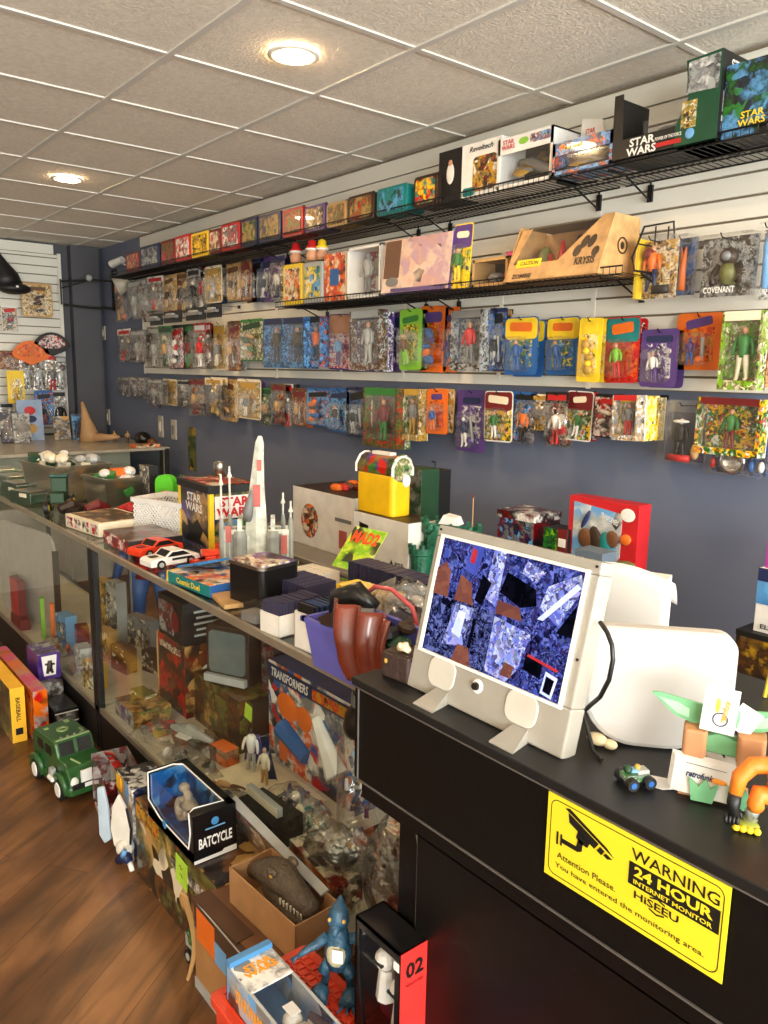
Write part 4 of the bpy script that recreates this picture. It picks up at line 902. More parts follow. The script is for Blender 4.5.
# --- things inside the farther case
t_ = thing('white_board', 'large pale rounded board standing in the farther glass case', 'board', (-4.62, 1.16, DZ), .17)
b = MB(); b.rbox((0, 0, .27), (.7, .012, .54), .1, mat('pale_board', (186, 180, 174), rough=.4), n=6); b.build('panel', t_)
b = MB(); b.box((.35, .0, .23), (.014, .03, .45), cm('dbrown')); b.build('edge_post', t_)
t_, w, h = bx('red_toy_case', 'red plastic toy stand at the far left inside the farther case', 'toy', -4.66, -4.5, 1.075, DZ, .45, .04, cm('red'), cm('dred'), IN1)
b = MB(); b.box((.06, -.01, .03), (.2, .05, .06), cm('dred')); b.build('foot', t_)
items = [(-4.25, 1.13, .05, .22, 'lime', 'thin green booklet standing in the farther case'), (-4.18, 1.16, .03, .2, 'orange', 'thin orange booklet standing beside the green one'), (-4.08, 1.2, .12, .16, 'lblue', 'small pale blue box standing behind the booklets'),
 (-3.9, 1.22, .1, .14, 'dred', 'small dark red box in the farther case'), (-3.78, 1.3, .12, .14, 'tan', 'tan figure box deeper in the farther case'), (-4.12, 1.42, .16, .3, 'gold', 'gold figure box at the rear of the farther case'),
 (-3.95, 1.42, .1, .33, 'silver', 'tall pale box at the rear of the farther case'), (-3.66, 1.15, .1, .12, 'silver', 'small silver box by the lower corner of the farther case'), (-3.42, 1.12, .1, .13, 'gold', 'small gold box nearest the black case post'),
 (-3.55, 1.3, .14, .12, 'brown', 'brown picture box near the black case post'), (-3.8, 1.5, .2, .16, 'grey', 'low grey-blue package at the rear near the post'), (-3.42, 1.42, .18, .1, 'dbrown', 'flat dark package behind the black case post')]
for k, (x, y, w_, h_, c, lab) in enumerate(items):
    t_ = thing('standing_booklet' if w_ < .06 else 'small_toy_box', lab, 'toy box', (x, y, DZ), R.uniform(-.3, .3), IN1)
    b = MB(); b.box((0, 0, h_/2), (w_, .06 if w_ > .06 else .02, h_), cm(c), front=A(c, 'cream', 'dbrown', c, sc=26)); b.build('box_body', t_)
heap_bag('toy_bag', 'clear bag with mixed orange and blue toys on the farther case deck', (-4.0, 1.12, DZ), .26, .12, .07, ['orange','blue','grey','cream'], grp='bagged toys in the farther glass case')
heap_bag('toy_bag', 'clear bag with green and red toys beside the farther case front glass', (-3.62, 1.12, DZ), .22, .11, .06, ['green','red','silver','tan'], grp='bagged toys in the farther glass case')
NC = 'loose packages filling the nearer case'
extra = [(-2.08, 1.2, .12, .05, ('white','dred','silver'), DZ, 'small white and red package before the robot box'),
 (-2.46, 1.26, .1, .06, ('orange','tan','brown'), DZ, 'small orange and tan package on the deck by the figurines'), (-3.07, 1.2, .12, .08, ('olive','brown','cream'), DZ, 'olive package by the horse box in the nearer case'), (-1.6, 1.42, .16, .14, ('dblue','white','blue'), DZ, 'blue and white package tucked behind the figure jar')]
for (x, y, w_, h_, cc, z, lab) in extra:
    t_ = thing('small_toy_box', lab, 'toy box', (x, y, z), R.uniform(-.2, .2), NC); b = MB(); b.box((0, 0, h_/2), (w_, .06, h_), cm(cc[0]), front=A(*cc, sc=26), side=A(*cc, sc=26)); b.build('box_body', t_)
# tall doll standing on the floor behind the cases
t_ = thing('tall_doll', 'tall toy figure with blue legs and red boots standing behind the cases', 'doll', (-4.32, 1.76, 0), .9)
BLU_, RED_ = mat('doll_blue', (44, 92, 156), rough=.5), mat('doll_red', (150, 30, 36), rough=.5)
b = MB(); b.tube([(0, 0, .42), (0, 0, .5), (0, 0, .6), (0, 0, .68)], [.1, .09, .11, .05], RED_, 10)
for sg in (-1, 1): b.tube([(sg*.06, 0, .46), (sg*.08, 0, .28), (sg*.09, .01, .1)], [.07, .05, .04], BLU_, 10); b.tube([(sg*.11, 0, .62), (sg*.17, -.02, .5), (sg*.19, -.07, .38)], [.035, .028, .02], BLU_, 8)
b.build('body', t_, smooth=True)
b = MB()
for sg in (-1, 1): b.tube([(sg*.09, .01, .14), (sg*.09, .01, .04), (sg*.09, -.07, .025)], [.048, .045, .03], RED_, 10)
b.build('boots', t_, smooth=True); b = MB(); b.ball((0, 0, .76), (.05, .055, .07), mat('plain_doll_head', (196, 150, 122))); b.build('head', t_, smooth=True)
# blue box behind the doll seen through the glass
# ------------------------------------------------------------------ on the case tops
TP = CT+.001
t_ = thing('toy_car', 'white toy rally car with black stripe on the glass case edge', 'toy car', (-2.67, 1.165, TP), radians(96))
def toycar(t_, L_, body, glass, stripe):
    w = L_*.42
    prof = [(-.5, .06), (-.5, .16), (-.44, .2), (-.2, .215), (-.08, .31), (.16, .31), (.34, .21), (.48, .19), (.5, .12), (.5, .06)]
    b = MB(); b.prism([(x*L_, z*L_) for x, z in prof], w, body, X=TR(0, -w/2, 0)); b.build('body', t_, bevel=L_*.012)
    b = MB(); g = [(-.19, .215), (-.075, .295), (.15, .295), (.3, .215)]
    for sy in (-1, 1): b.prism([(x*L_*.95, z*L_) for x, z in g], .003, glass, X=TR(0, sy*(w/2+.001)-.0015, 0))
    b.add([(-.2*L_, -w*.4, .217*L_), (-.2*L_, w*.4, .217*L_), (-.09*L_, w*.38, .31*L_), (-.09*L_, -w*.38, .31*L_)], [(0, 3, 2, 1)], glass)
    b.build('windows', t_)
    b = MB()
    for sy in (-1, 1): b.box((.12*L_, sy*(w/2+.001), .16*L_), (.4*L_, .002, .04*L_), stripe)
    b.box((-.34*L_, 0, .213*L_), (.14*L_, w*.3, .003), stripe); b.build('stripe', t_)
    for sx in (-.3, .3):
        for sy in (-1, 1):
            b = MB(); b.lathe([(0, -.035*L_), (.085*L_, -.035*L_), (.09*L_, 0), (.085*L_, .035*L_), (0, .035*L_)], cm('black'), 20, X=TR(sx*L_, sy*w*.44, .09*L_) @ RX(90), cap=False)
            b.lathe([(0, -.002), (.045*L_, -.002), (.045*L_, .002), (0, .002)], cm('silver'), 14, X=TR(sx*L_, sy*(w*.44+.037*L_), .09*L_) @ RX(90), cap=False); b.build('wheel', t_, smooth=False)
toycar(t_, .2, cm('white', .25), cm('black', .2), cm('black'))
t_ = thing('toy_car', 'orange-red toy sports car behind the white rally car', 'toy car', (-2.86, 1.19, TP), radians(104)); toycar(t_, .2, mat('car_red', (226, 62, 30), rough=.25), cm('black', .2), cm('dred'))
t_ = thing('red_toy_parts', 'orange-red toy track pieces heaped behind the white car', 'toy', (-2.6, 1.32, TP))
b = MB()
for k in range(10): b.box((R.uniform(-.04, .04), R.uniform(-.06, .06), .012+.02*(k//4)), (.08, .035, .018), mat('car_red'), rz=R.uniform(0, 3))
tag(b.build('pieces', t_), kind='stuff')
t_, w, h = bx('board_game', 'black-framed game box with a red car picture behind the toy cars', 'game', -3.18, -2.9, 1.1, TP, .96, .22, A('black','white','red','dred',sc=30), cm('black'), None, top=A('black','dred','grey','brown',sc=14))
b = MB(); b.box((.0, -.111, h*.5), (w*.8, .002, h*.7), A('white','red','black','red',sc=30)); b.build('printed_panel', t_)
t_, w, h = bx('board_game', 'white-bordered picture game box beyond the black one', 'game', -3.62, -3.3, 1.1, TP, .965, .24, cm('cream'), cm('cream'), None, rz=.12)
b = MB()
for k in range(4): b.box((-w*.36+k*w*.24, -.121, h*.5), (w*.17, .003, h*.7), A('olive','black','red','white',sc=34))
b.box((0, 0, h+.001), (w*.88, .2, .003), A('tan','brown','dbrown',sc=20)); b.build('printed_panel', t_)
# white lattice basket
WB = mat('white_basket_plastic', (228, 226, 222), rough=.4)
t_ = thing('lattice_basket', 'white plastic lattice basket between the game boxes and the black-lidded tin', 'basket', (-3.2, 1.42, TP), .35)
b = MB(); W_, D_, H_ = .28, .2, .15
for i in range(-8, 22):
    for sy in (-D_/2, D_/2):
        for sg in (-1, 1):
            x0 = -W_/2+i*W_/14; x1 = x0+sg*H_; z0, z1 = .0, H_
            p = Vector((x0, sy, 0)); q = Vector((x1, sy, H_))
            # clip to the side
            ts = [0, 1]
            if abs(x1-x0) > 0:
                ta, tb = sorted([(-W_/2-x0)/(x1-x0), (W_/2-x0)/(x1-x0)]); t0, t1 = max(0, ta), min(1, tb)
                if t1-t0 > .05: b.tube([p.lerp(q, t0), p.lerp(q, t1)], .0038, WB, 4)
for i in range(-6, 16):
    for sx in (-W_/2, W_/2):
        for sg in (-1, 1):
            y0 = -D_/2+i*D_/10; y1 = y0+sg*H_; ta, tb = sorted([(-D_/2-y0)/(y1-y0), (D_/2-y0)/(y1-y0)]); t0, t1 = max(0, ta), min(1, tb)
            if t1-t0 > .05: b.tube([Vector((sx, y0, 0)).lerp(Vector((sx, y1, H_)), t0), Vector((sx, y0, 0)).lerp(Vector((sx, y1, H_)), t1)], .0038, WB, 4)
b.box((0, 0, .003), (W_, D_, .006), WB); b.build('lattice', t_)
b = MB()
for sy in (-1, 1): b.box((0, sy*D_/2, H_), (W_+.02, .014, .02), WB)
for sx in (-1, 1): b.box((sx*W_/2, 0, H_), (.014, D_+.01, .02), WB)
b.build('rim', t_)
t_ = thing('basket_paper', 'crumpled white paper lying in the lattice basket', 'paper', (-3.2, 1.42, TP+.012), .3)
b = MB(); b.grid(lambda u, v: ((u-.5)*.22, (v-.5)*.15, .07+.03*sin(7*u+3*v)+.02*cos(13*v)), 10, 8, cm('white')); b.build('sheet', t_, solid=.001)
# green tractor-like toy and tubs at the far end
t_ = thing('toy_tractor', 'dark green toy tractor with yellow-hubbed wheels on the farther case', 'toy vehicle', (-3.98, 1.17, TP), 2.7); t_.scale = (.72, .72, .8)
b = MB(); b.box((0, 0, .1), (.2, .09, .06), cm('dgreen')); b.box((.05, 0, .17), (.1, .1, .09), cm('dgreen')); b.box((.05, 0, .225), (.12, .12, .015), mat('teal_roof', (30, 78, 74))); b.build('body', t_, bevel=.006)
for x, r in ((.06, .055), (-.08, .04)):
    for sy in (-1, 1):
        b = MB(); b.lathe([(0, -.015), (r, -.015), (r, .015), (0, .015)], cm('black'), 20, X=TR(x, sy*.07, r) @ RX(90), cap=False); b.lathe([(0, -.017), (r*.55, -.017), (r*.5, .017), (0, .017)], cm('yellow'), 16, X=TR(x, sy*.071, r) @ RX(90), cap=False); b.build('wheel', t_)
TUBM = clear('frosted_tub', tint=(224, 220, 208), a=.5, rough=.3)
def tub(name, lab, loc, w, d, h, m, rz=0, fill=None, grp=None):
    t_ = thing(name, lab, 'tub', loc, rz, grp); e = .003
    b = MB(); k = .86
    o4 = [(-w/2*k, -d/2*k, 0), (w/2*k, -d/2*k, 0), (w/2*k, d/2*k, 0), (-w/2*k, d/2*k, 0)]; p4 = [(-w/2, -d/2, h), (w/2, -d/2, h), (w/2, d/2, h), (-w/2, d/2, h)]
    b.add(o4+p4, [(3, 2, 1, 0)]+[(i, (i+1) % 4, (i+1) % 4+4, i+4) for i in range(4)], m); b.build('tub_body', t_, solid=.003)
    b = MB(); q = .012
    for sy in (-1, 1): b.box((0, sy*d/2, h), (w+q*2, q, .012), m)
    for sx in (-1, 1): b.box((sx*w/2, 0, h), (q, d+q, .012), m)
    b.build('rim', t_)
    if fill:
        b = MB(); n = fill[1]
        for k_ in range(n):
            m_ = cm(R.choice(fill[0])); x, y = R.uniform(-.36, .36)*w, R.uniform(-.34, .34)*d; z = h*R.uniform(.5, 1.25); r = R.uniform(.016, .04)
            if k_ % 3: b.ball((x, y, z), (r*1.4, r, r*.7), m_, 7, 5, X=RZ(R.uniform(0, 180)) @ RX(R.uniform(-40, 40)))
            else: b.box((x, y, z), (r*2.4, r*1.5, r), m_, X=RZ(R.uniform(0, 180)) @ RX(R.uniform(-40, 40)))
        b.box((0, 0, h*.25), (w*.7, d*.7, h*.4), cm(fill[0][0])); tag(b.build('jumbled_toys', t_), kind='stuff')
    return t_
tub('storage_tub', 'frosted storage tub heaped with pale and green toys on the farther case', (-4.35, 1.32, TP), .4, .3, .2, TUBM, .15, (['cream','white','dgreen','grey','silver','tan'], 34))
tub('storage_tub', 'clear tub with orange and green toys beside the lime green pack', (-3.98, 1.44, TP), .26, .2, .16, TUBM, .1, (['grey','orange','green','white'], 16))
tub('storage_tub', 'small clear tub next to the lime pack near the black case end', (-3.5, 1.5, TP), .22, .14, .1, TUBM, .1, (['pink','tan','grey'], 12))
for k, (x, y, lab) in enumerate(((-5.0, 1.16, 'translucent green plastic box at the far left end of the row on the case'), (-4.78, 1.15, 'translucent green plastic box second from the far end of its row'), (-4.58, 1.14, 'translucent green plastic box third from the far end of its row'), (-4.34, 1.13, 'translucent green plastic box nearest the toy tractor'))):
    t_ = thing('green_plastic_box', lab, 'box', (x, y, TP), .1*k, 'translucent green boxes on the farther case')
    b = MB(); b.rbox((0, 0, .035+.008*(3-k)), (.19, .12, .07+.016*(3-k)), .015, clear('green_translucent', tint=(150, 196, 168), a=.5, rough=.3), n=3); b.build('box_body', t_, bevel=.003)
    b = MB(); b.box((0, 0, .025), (.16, .1, .045), mat('muted_green', (84, 116, 96))); b.build('contents', t_)
    b = MB(); b.box((.03, -.061, .05), (.06, .002, .02), cm('cream')); b.build('label_strip', t_)
t_ = thing('lime_toy_pack', 'bright lime green rounded toy pack standing beside a dark pack', 'toy package', (-3.62, 1.57, TP), .6)
b = MB(); b.rbox((0, 0, .1), (.1, .04, .2), .04, mat('bright_lime', (96, 214, 50)), n=5); b.build('card', t_); b = MB(); b.rbox((0, -.022, .08), (.07, .02, .1), .02, CLEAR); b.build('blister', t_)
t_, w, h = bx('dark_toy_pack', 'dark figure pack standing left of the lime green pack', 'toy package', -3.9, -3.78, 1.55, TP, 1.13, .05, A('dbrown','black','grey','cream',sc=30), cm('black'))
t_, w, h = bx('dark_toy_pack', 'dark grey boxed pack standing right of the lime green pack', 'toy package', -3.5, -3.36, 1.585, TP, 1.12, .03, A('black','green','dbrown','grey',sc=30), cm('black'))
for k, (x, y, c, lab) in enumerate(((-3.82, 1.3, 'dred', 'dark red toy vehicle in the clutter beyond the game boxes'), (-3.66, 1.4, 'red', 'bright red toy in the clutter beyond the game boxes'), (-3.9, 1.2, 'dbrown', 'dark brown toy next to the toy tractor'), (-3.5, 1.4, 'black', 'black toy vehicle in the clutter near the white basket'))):
    t_ = thing('small_toy_vehicle', lab, 'toy', (x, y, TP), R.uniform(0, 3), 'small toys in the clutter on the farther case')
    b = MB(); b.tube([(-.06, 0, .03), (0, 0, .045), (.06, 0, .025)], [.02, .032, .016], cm(c), 8); b.box((.0, 0, .025), (.06, .07, .02), cm(c)); b.build('body', t_, smooth=False)
    for sx in (-.03, .03): b = MB(); b.cyl((sx, -.04, .014), (sx, .04, .014), .014, cm('black')); b.build('wheel', t_)
# the black-lidded picture tin
t_ = thing('picture_tin', 'tall square picture tin with black lid, yellow corners and bold lettering', 'tin', (-2.89, 1.47, TP), radians(-2))
b = MB(); b.box((0, 0, .12), (.3, .2, .24), A('black','purple','dblue','tan','dgreen',sc=12), front=A('purple','black','tan','dblue',sc=12)); b.build('tin_body', t_)
b = MB(); b.box((0, 0, .252), (.315, .215, .03), cm('black')); b.box((0, 0, .2685), (.28, .18, .003), A('dred','cream','black','red',sc=18)); b.build('lid', t_, bevel=.003)
for sx in (-1, 1):
    for sy in (-1, 1): b = MB(); b.box((sx*.144, sy*.094, .118), (.018, .018, .236), cm('yellow')); b.build('corner_strip', t_)
lettering('STAR\nWARS', .16, .075, WHT, TR(0, -.1015, .185), t_, bold=.03)
b = MB(); b.box((.1512, 0, .18), (.001, .16, .09), WHT); b.build('title_ground', t_); lettering('STAR\nWARS', .15, .08, REDL, TR(.152, 0, .18) @ RZ(90), t_, bold=.04)
b = MB(); b.prism([(-.1, .0), (-.06, .03), (-.07, .09), (-.02, .07), (.03, .1), (.08, .06), (.05, .02), (.1, 0)], .002, cm('black'), X=TR(0, -.102, .02)); b.ball((.151, .0, .09), (.002, .06, .04), cm('lblue')); b.ball((.151, .04, .1), (.002, .03, .025), cm('green')); b.build('printed_figures', t_)
t_ = thing('small_clear_cup', 'small clear cup standing on the lid of the picture tin', 'cup', (-2.98, 1.53, TP+.271))
b = MB(); b.lathe([(0, 0), (.022, 0), (.026, .05), (.02, .06), (.018, .058), (.022, .05), (.02, .004), (0, .004)], clear('frosted_tub'), 16, cap=False); b.build('cup_body', t_, smooth=True)
# board game, blue lid
t_, w, h = bx('board_game', 'open blue and yellow game box on the case edge beside the white car', 'game', -2.47, -2.21, 1.075, TP, .945, .19, cm('teal'), cm('blue'), None, rz=.1, top=A('tan','blue','cream','orange',sc=22))
lettering('Cosmic Duel', w*.55, .02, YELL, TR(0, -.096, h*.5), t_)
b = MB(); b.box((-w*.3, .03, h+.02), (w*.5, .16, .006), mat('game_blue', (40, 120, 190)), X=RY(-14)); b.box((-w*.52, 0, h*.5), (.004, .19, h), cm('yellow')); b.build('tilted_lid', t_)
t_, w, h = bx('paper_bundle', 'tan paper sheets lying beside the blue game on the glass', 'paper', -2.2, -2.05, 1.08, TP, .92, .14, cm('tan'), cm('tan'), None, rz=-.2)
# silver-lidded tin
t_ = thing('square_tin', 'dark square tin with silver rim and picture lid', 'tin', (-2.06, 1.2, TP), radians(8))
b = MB(); b.rbox((0, 0, .065), (.17, .15, .13), .02, cm('black', .3), axis='z'); b.box((-.08, 0, .065), (.015, .11, .1), A('purple','grey','dbrown')); b.build('tin_body', t_)
b = MB(); b.rbox((0, 0, .133), (.176, .156, .01), .022, CHROME, axis='z'); b.build('rim', t_)
b = MB(); b.rbox((0, 0, .139), (.15, .13, .004), .015, A('dred','brown','purple','cream',sc=20), axis='z'); b.build('lid_picture', t_)
t_ = thing('small_clear_case', 'small clear case with grey pieces in front of the square tin', 'case', (-1.92, 1.09, TP), .1)
b = MB(); b.box((0, 0, .025), (.08, .06, .05), CLEAR); b.build('shell', t_); b = MB(); b.box((0, 0, .015), (.07, .05, .026), cm('grey')); b.build('pieces', t_)
# white card boxes
CARDW = mat('white_cardboard', (232, 228, 220), rough=.7); SLV = mat('dark_sleeved_cards', (62, 60, 86), rough=.35, var=.2, vs=200)
def cardbox(name, lab, loc, w, d, h, rz, cards=None, cardcol=None, up=.03, grp=None):
    t_ = thing(name, lab, 'box', loc, rz, grp); e = .003; b = MB()
    b.box((0, 0, e/2), (w, d, e), CARDW)
    for sx in (-1, 1): b.box((sx*(w/2-e/2), 0, h/2), (e, d, h), CARDW)
    for sy in (-1, 1): b.box((0, sy*(d/2-e/2), h/2), (w, e, h), CARDW)
    b.build('carton', t_)
    if cards:
        b = MB(); n = int(d/.006)
        for k in range(n):
            yy = -d/2+.008+k*(d-.016)/n; b.box((R.uniform(-.002, .002), yy, (h+up)/2+R.uniform(-.002, .002)), (w-.012, .0035, h+up-.008), cardcol[k % len(cardcol)])
        tag(b.build('cards', t_), kind='stuff')
    return t_
cardbox('card_box', 'small closed-looking white card box behind the square tin', (-2.12, 1.42, TP), .14, .12, .06, .1, True, [CARDW, cm('cream')], .004)
cardbox('card_box', 'white box of dark sleeved cards next to the purple bin, farther one', (-1.8, 1.14, TP), .085, .16, .06, .1, True, [SLV], .035)
cardbox('card_box', 'white card box with dark boosters beside the purple bin, nearer one', (-1.635, 1.15, TP), .08, .17, .1, .08, True, [cm('black'), SLV, cm('blue')], .025)
def cardrow(lab, loc, w, d, h, rz, m_):
    t_ = thing('card_row', lab, 'cards', loc, rz); b = MB(); n = int(w/.006)
    for k in range(n): b.box((-w/2+k*w/n, R.uniform(-.002, .002), h/2), (.0042, d, h+R.uniform(-.004, 0)), m_[k % len(m_)])
    tag(b.build('cards', t_), kind='stuff'); return t_
cardrow('long row of dark blue sleeved cards behind the white card boxes', (-1.95, 1.28, TP), .16, .12, .09, .1, [SLV])
cardrow('long dark purple row of sleeved cards in front of the white console box', (-1.78, 1.5, TP), .36, .08, .12, .05, [SLV])
cardrow('row of yellow-backed cards beside the purple bin', (-1.66, 1.31, TP), .2, .08, .12, .1, [cm('yellow'), cm('yellow'), cm('cream')])
cardrow('short row of pale blue cards behind the yellow ones', (-1.58, 1.41, TP), .12, .06, .12, .1, [cm('lblue'), cm('silver')])
t_ = thing('kraft_flap', 'tan cardboard flap curling beside the spacecraft', 'cardboard', (-2.02, 1.5, TP), .5)
b = MB(); b.grid(lambda u, v: ((u-.5)*.16, (v-.5)*.1, .01+.05*u*u), 8, 4, cm('tan')); b.build('flap', t_, solid=.002)
t_ = thing('magazine', 'yellow-green magazine with orange title lying tilted on the card rows', 'magazine', (-2.2, 1.63, .925), X=RZ(8) @ RX(-42)); t_.scale = (.82, .82, .68)
b = MB(); b.box((0, 0, .12), (.2, .004, .26), mat('magazine_lime', (206, 226, 90), rough=.35), front=A((206, 226, 90),(206, 226, 90),(220, 232, 130),'lime',sc=10)); b.build('cover', t_)
lettering('MAD2', .16, .075, mat('lettering_orange', (226, 84, 28), var=0), TR(0, -.0025, .19), t_, bold=.05)
# ------------------------------------------------------------------ the standing toy spacecraft
t_ = thing('toy_spacecraft', 'tall worn white toy spacecraft standing on its tail with four long cannons', 'toy', (-2.52, 1.44, TP), radians(59))
SHW = mat('worn_white_plastic', (206, 206, 192), rough=.5, var=.18, vs=26); SHG = mat('grey_panel_plastic', (146, 148, 140), rough=.5, var=.15); SHR = mat('faded_red_marks', (184, 92, 84), rough=.6, var=.15)
b = MB(); b.tube([(.0, 0, .0), (0, 0, .07), (0, 0, .18), (.004, 0, .3), (.01, 0, .4), (.014, 0, .45), (.016, 0, .475)], [.05, .052, .042, .03, .022, .018, .008], SHW, 6); b.box((0, 0, .06), (.12, .07, .1), SHW); b.build('fuselage', t_, smooth=False, bevel=.002)
for a_, c_ in (((.002, -.038, .26), (.026, .006, .08)), ((.012, -.024, .37), (.016, .006, .04)), ((-.1, -.047, .12), (.02, .004, .06)), ((.1, -.05, .08), (.022, .004, .07))): b = MB(); b.box(a_, c_, SHR); b.build('red_mark', t_)
b = MB(); b.tube([(-.03, -.03, .17), (-.03, -.045, .2), (-.015, -.04, .28)], [.014, .02, .006], cm('grey'), 8); b.build('cockpit', t_, smooth=True)
for sx, sy, X_, top in ((-1, -1, -.125, .34), (-1, 1, -.098, .36), (1, -1, .125, .24), (1, 1, .098, .26)):
    b = MB(); b.lathe([(.0, 0), (.022, 0), (.026, .02), (.026, .11), (.018, .13), (.0, .13)], SHG, 10, X=TR(sx*.06, sy*.04, .0), cap=False); b.box((sx*.06, sy*.04, .15), (.016, .016, .05), SHW); b.build('engine', t_)
    b = MB(); b.box((sx*.085, sy*.035, .07), (.085, .012, .13), SHW); b.box((sx*.085, sy*.042, .07), (.02, .003, .1), SHG); b.box((sx*.105, sy*.042, .05), (.012, .006, .08), SHG); b.build('wing', t_, bevel=.002)
    b = MB(); Y_ = sy*.035
    b.tube([(X_, Y_, .0), (X_, Y_, .15), (X_, Y_, .18)], [.01, .01, .006], SHG, 8); b.tube([(X_, Y_, .18), (X_, Y_, top)], .004, SHW, 6); b.lathe([(.009, 0), (.009, .004), (.004, .018), (.003, .03)], SHW, 8, X=TR(X_, Y_, top-.04)); b.build('cannon', t_)
# ------------------------------------------------------------------ back table things
BT = .801
t_, w, h = pbx('figure_carton', 'white carton with open top, red figure and round artwork on the back table', 'box', 293, 353, 492, 545, 2.02, BT, .3, CARDW, CARDW, top=cm('dbrown'))
b = MB(); b.ball((-w*.2, -.151, h*.45), (w*.15, .003, h*.3), A('red','orange','dbrown','cream',sc=26)); b.build('printed_figures', t_)
b = MB(); b.box((w*.35, -.151, h*.28), (w*.12, .002, h*.3), SHR); b.box((w*.35, -.151, h*.6), (w*.25, .002, h*.06), cm('grey')); b.build('printed_panel', t_)
b = MB(); [b.ball((R.uniform(-.1, .1), R.uniform(-.08, .08), h+.012), (.04, .025, .02), cm(k), 8, 5) for k in ('red', 'orange', 'dred', 'brown', 'orange')]; b.build('contents', t_)
t_, w, h = pbx('console_box', 'tall white game console box with a black console picture', 'box', 353, 408, 517, 590, 1.9, BT, .15, CARDW, CARDW, top=cm('dbrown'))
b = MB(); b.prism([(-.028, 0), (.02, 0), (.028, h*.52), (-.034, h*.55)], .003, cm('black', .25), X=TR(-w*.29, -.0775, h*.3)); b.box((-w*.385, -.078, h*.57), (.006, .002, h*.54), CARDW); b.build('console_picture', t_)
b = MB(); b.prism([(-.012, 0), (.012, 0), (0, .022)], .002, cm('dbrown'), X=TR(w*.22, -.077, h*.3)); b.build('emblem', t_)
lettering('PS5', .05, .016, BKL, TR(w*.36, -.077, h*.34), t_)
# yellow lunch cooler
YB = mat('cooler_yellow', (246, 196, 20), rough=.35); p0 = at(356, 500, y=1.9)
lx0, lx1 = at(354, 490, y=1.88).x, at(394, 495, y=1.88).x; zb = at(380, 517, y=1.9).z+.0; zc = at(375, 483, y=1.88).z
t_ = thing('lunch_cooler', 'yellow lunch cooler with rounded picture lid and white handle on the console box', 'lunch box', ((lx0+lx1)/2-.055, 1.975, BT+h), 0)
w = (lx1-lx0)*.92; hh = max(.16, zc-(BT+h)); d = .1
b = MB(); b.rbox((0, 0, hh/2), (w, d, hh), .02, YB, axis='z', n=4); b.build('tub', t_, bevel=.004)
prof = [(-d/2, 0), (d/2, 0), (d/2, .03), (d*.3, .065), (d*.1, .075), (-d*.1, .075), (-d*.3, .065), (-d/2, .03)]
b = MB(); b.prism(prof, w, A('green','purple','red','olive','dbrown',sc=16), X=TR(w/2, 0, hh) @ RZ(90)); b.build('lid', t_, bevel=.004)
b = MB()
for sx in (-w/2, w/2): b.tube([(sx, y_*1.03, hh+z_) for y_, z_ in prof[1:]]+[(sx, -d/2, hh+.03), (sx, -d/2, hh)], .006, cm('white'), 6)
b.box((0, 0, hh+.08), (w*.5, .03, .012), cm('white')); b.build('handle', t_)
b = MB(); b.ball((w/2+.001, 0, hh+.03), (.004, .055, .055), A('olive','green','cream',sc=30)); b.ball((w/2+.003, .02, hh-.02), (.004, .02, .025), cm('white')); b.build('side_emblem', t_)
# dark tall packs right of the cooler
t_, w, h2 = pbx('tall_toy_box', 'tall window pack with a small brown figure right of the yellow cooler', 'toy box', 398, 421, 468, 522, 2.12, BT, .1, A('dbrown','olive','grey','dgreen',sc=22), cm('dgreen'))
t_, w, h2 = pbx('tall_toy_box', 'narrow black pack with teal stripe rising right of the yellow cooler', 'toy box', 419, 433, 470, 520, 2.2, BT, .1, cm('black'), cm('black'))
b = MB(); b.box((-w*.4, -.051, h2*.5), (.006, .002, h2*.9), cm('teal')); b.ball((w*.1, -.051, h2*.75), (.012, .002, .01), cm('white')); b.tube([(0, 0, h2), (0, 0, h2+.03), (.0, -.02, h2+.035)], .004, cm('black')); b.build('trim', t_)
# green toy castle
GC = mat('castle_green_plastic', (34, 104, 78), rough=.5, var=.25, vs=18, bump=.5, bs=60); GCL = mat('castle_green_light', (58, 132, 104), rough=.5, var=.2, vs=20); 
t_ = thing('toy_castle', 'dark green toy castle with battlement towers behind the monitor', 'toy', (at(435, 560, y=1.99).x+.045, 2.0, BT), radians(22)); t_.scale = (.68, .66, .7)
def tower(b, x, y, r, h, m=GC, mer=True):
    b.lathe([(r*1.1, 0), (r, h*.12), (r*.92, h*.5), (r*.95, h*.82), (r*1.18, h*.86), (r*1.18, h), (r*.95, h), (r*.95, h*.92), (0, h*.92)], m, 14, X=TR(x, y, 0))
    if mer:
        for k in range(7): a_ = 2*pi*k/7; b.box((x+r*1.06*cos(a_), y+r*1.06*sin(a_), h+.01), (.022, .016, .024), m, rz=a_)
b = MB(); tower(b, -.13, -.05, .055, .24); b.build('front_tower', t_)
b = MB(); tower(b, -.1, .06, .065, .37); b.build('left_tower', t_)
b = MB(); tower(b, .11, .02, .075, .36); b.build('right_tower', t_)
b = MB(); b.prism([(-.12, 0), (.14, 0), (.12, .3), (.06, .34), (-.06, .34), (-.1, .3)], .1, GC, X=TR(0, -.03, 0))
for k in range(5): b.box((-.08+k*.04, -.03, .35), (.022, .02, .024), GCL)
b.build('curtain_wall', t_, bevel=.005)
b = MB(); b.prism([(-.03, 0), (.03, 0), (.03, .09), (0, .12), (-.03, .09)], .006, cm('black'), X=TR(-.01, -.036, .0)); b.box((-.1, -.008, .26), (.03, .01, .06), cm('black')); b.ball((.05, -.034, .2), (.05, .012, .06), GCL); b.build('openings', t_)
b = MB(); b.tube([(.13, .06, .36), (.13, .06, .52)], .003, cm('tan'), 6); b.ball((.13, .06, .53), .008, cm('dred')); b.build('flag_pole', t_)
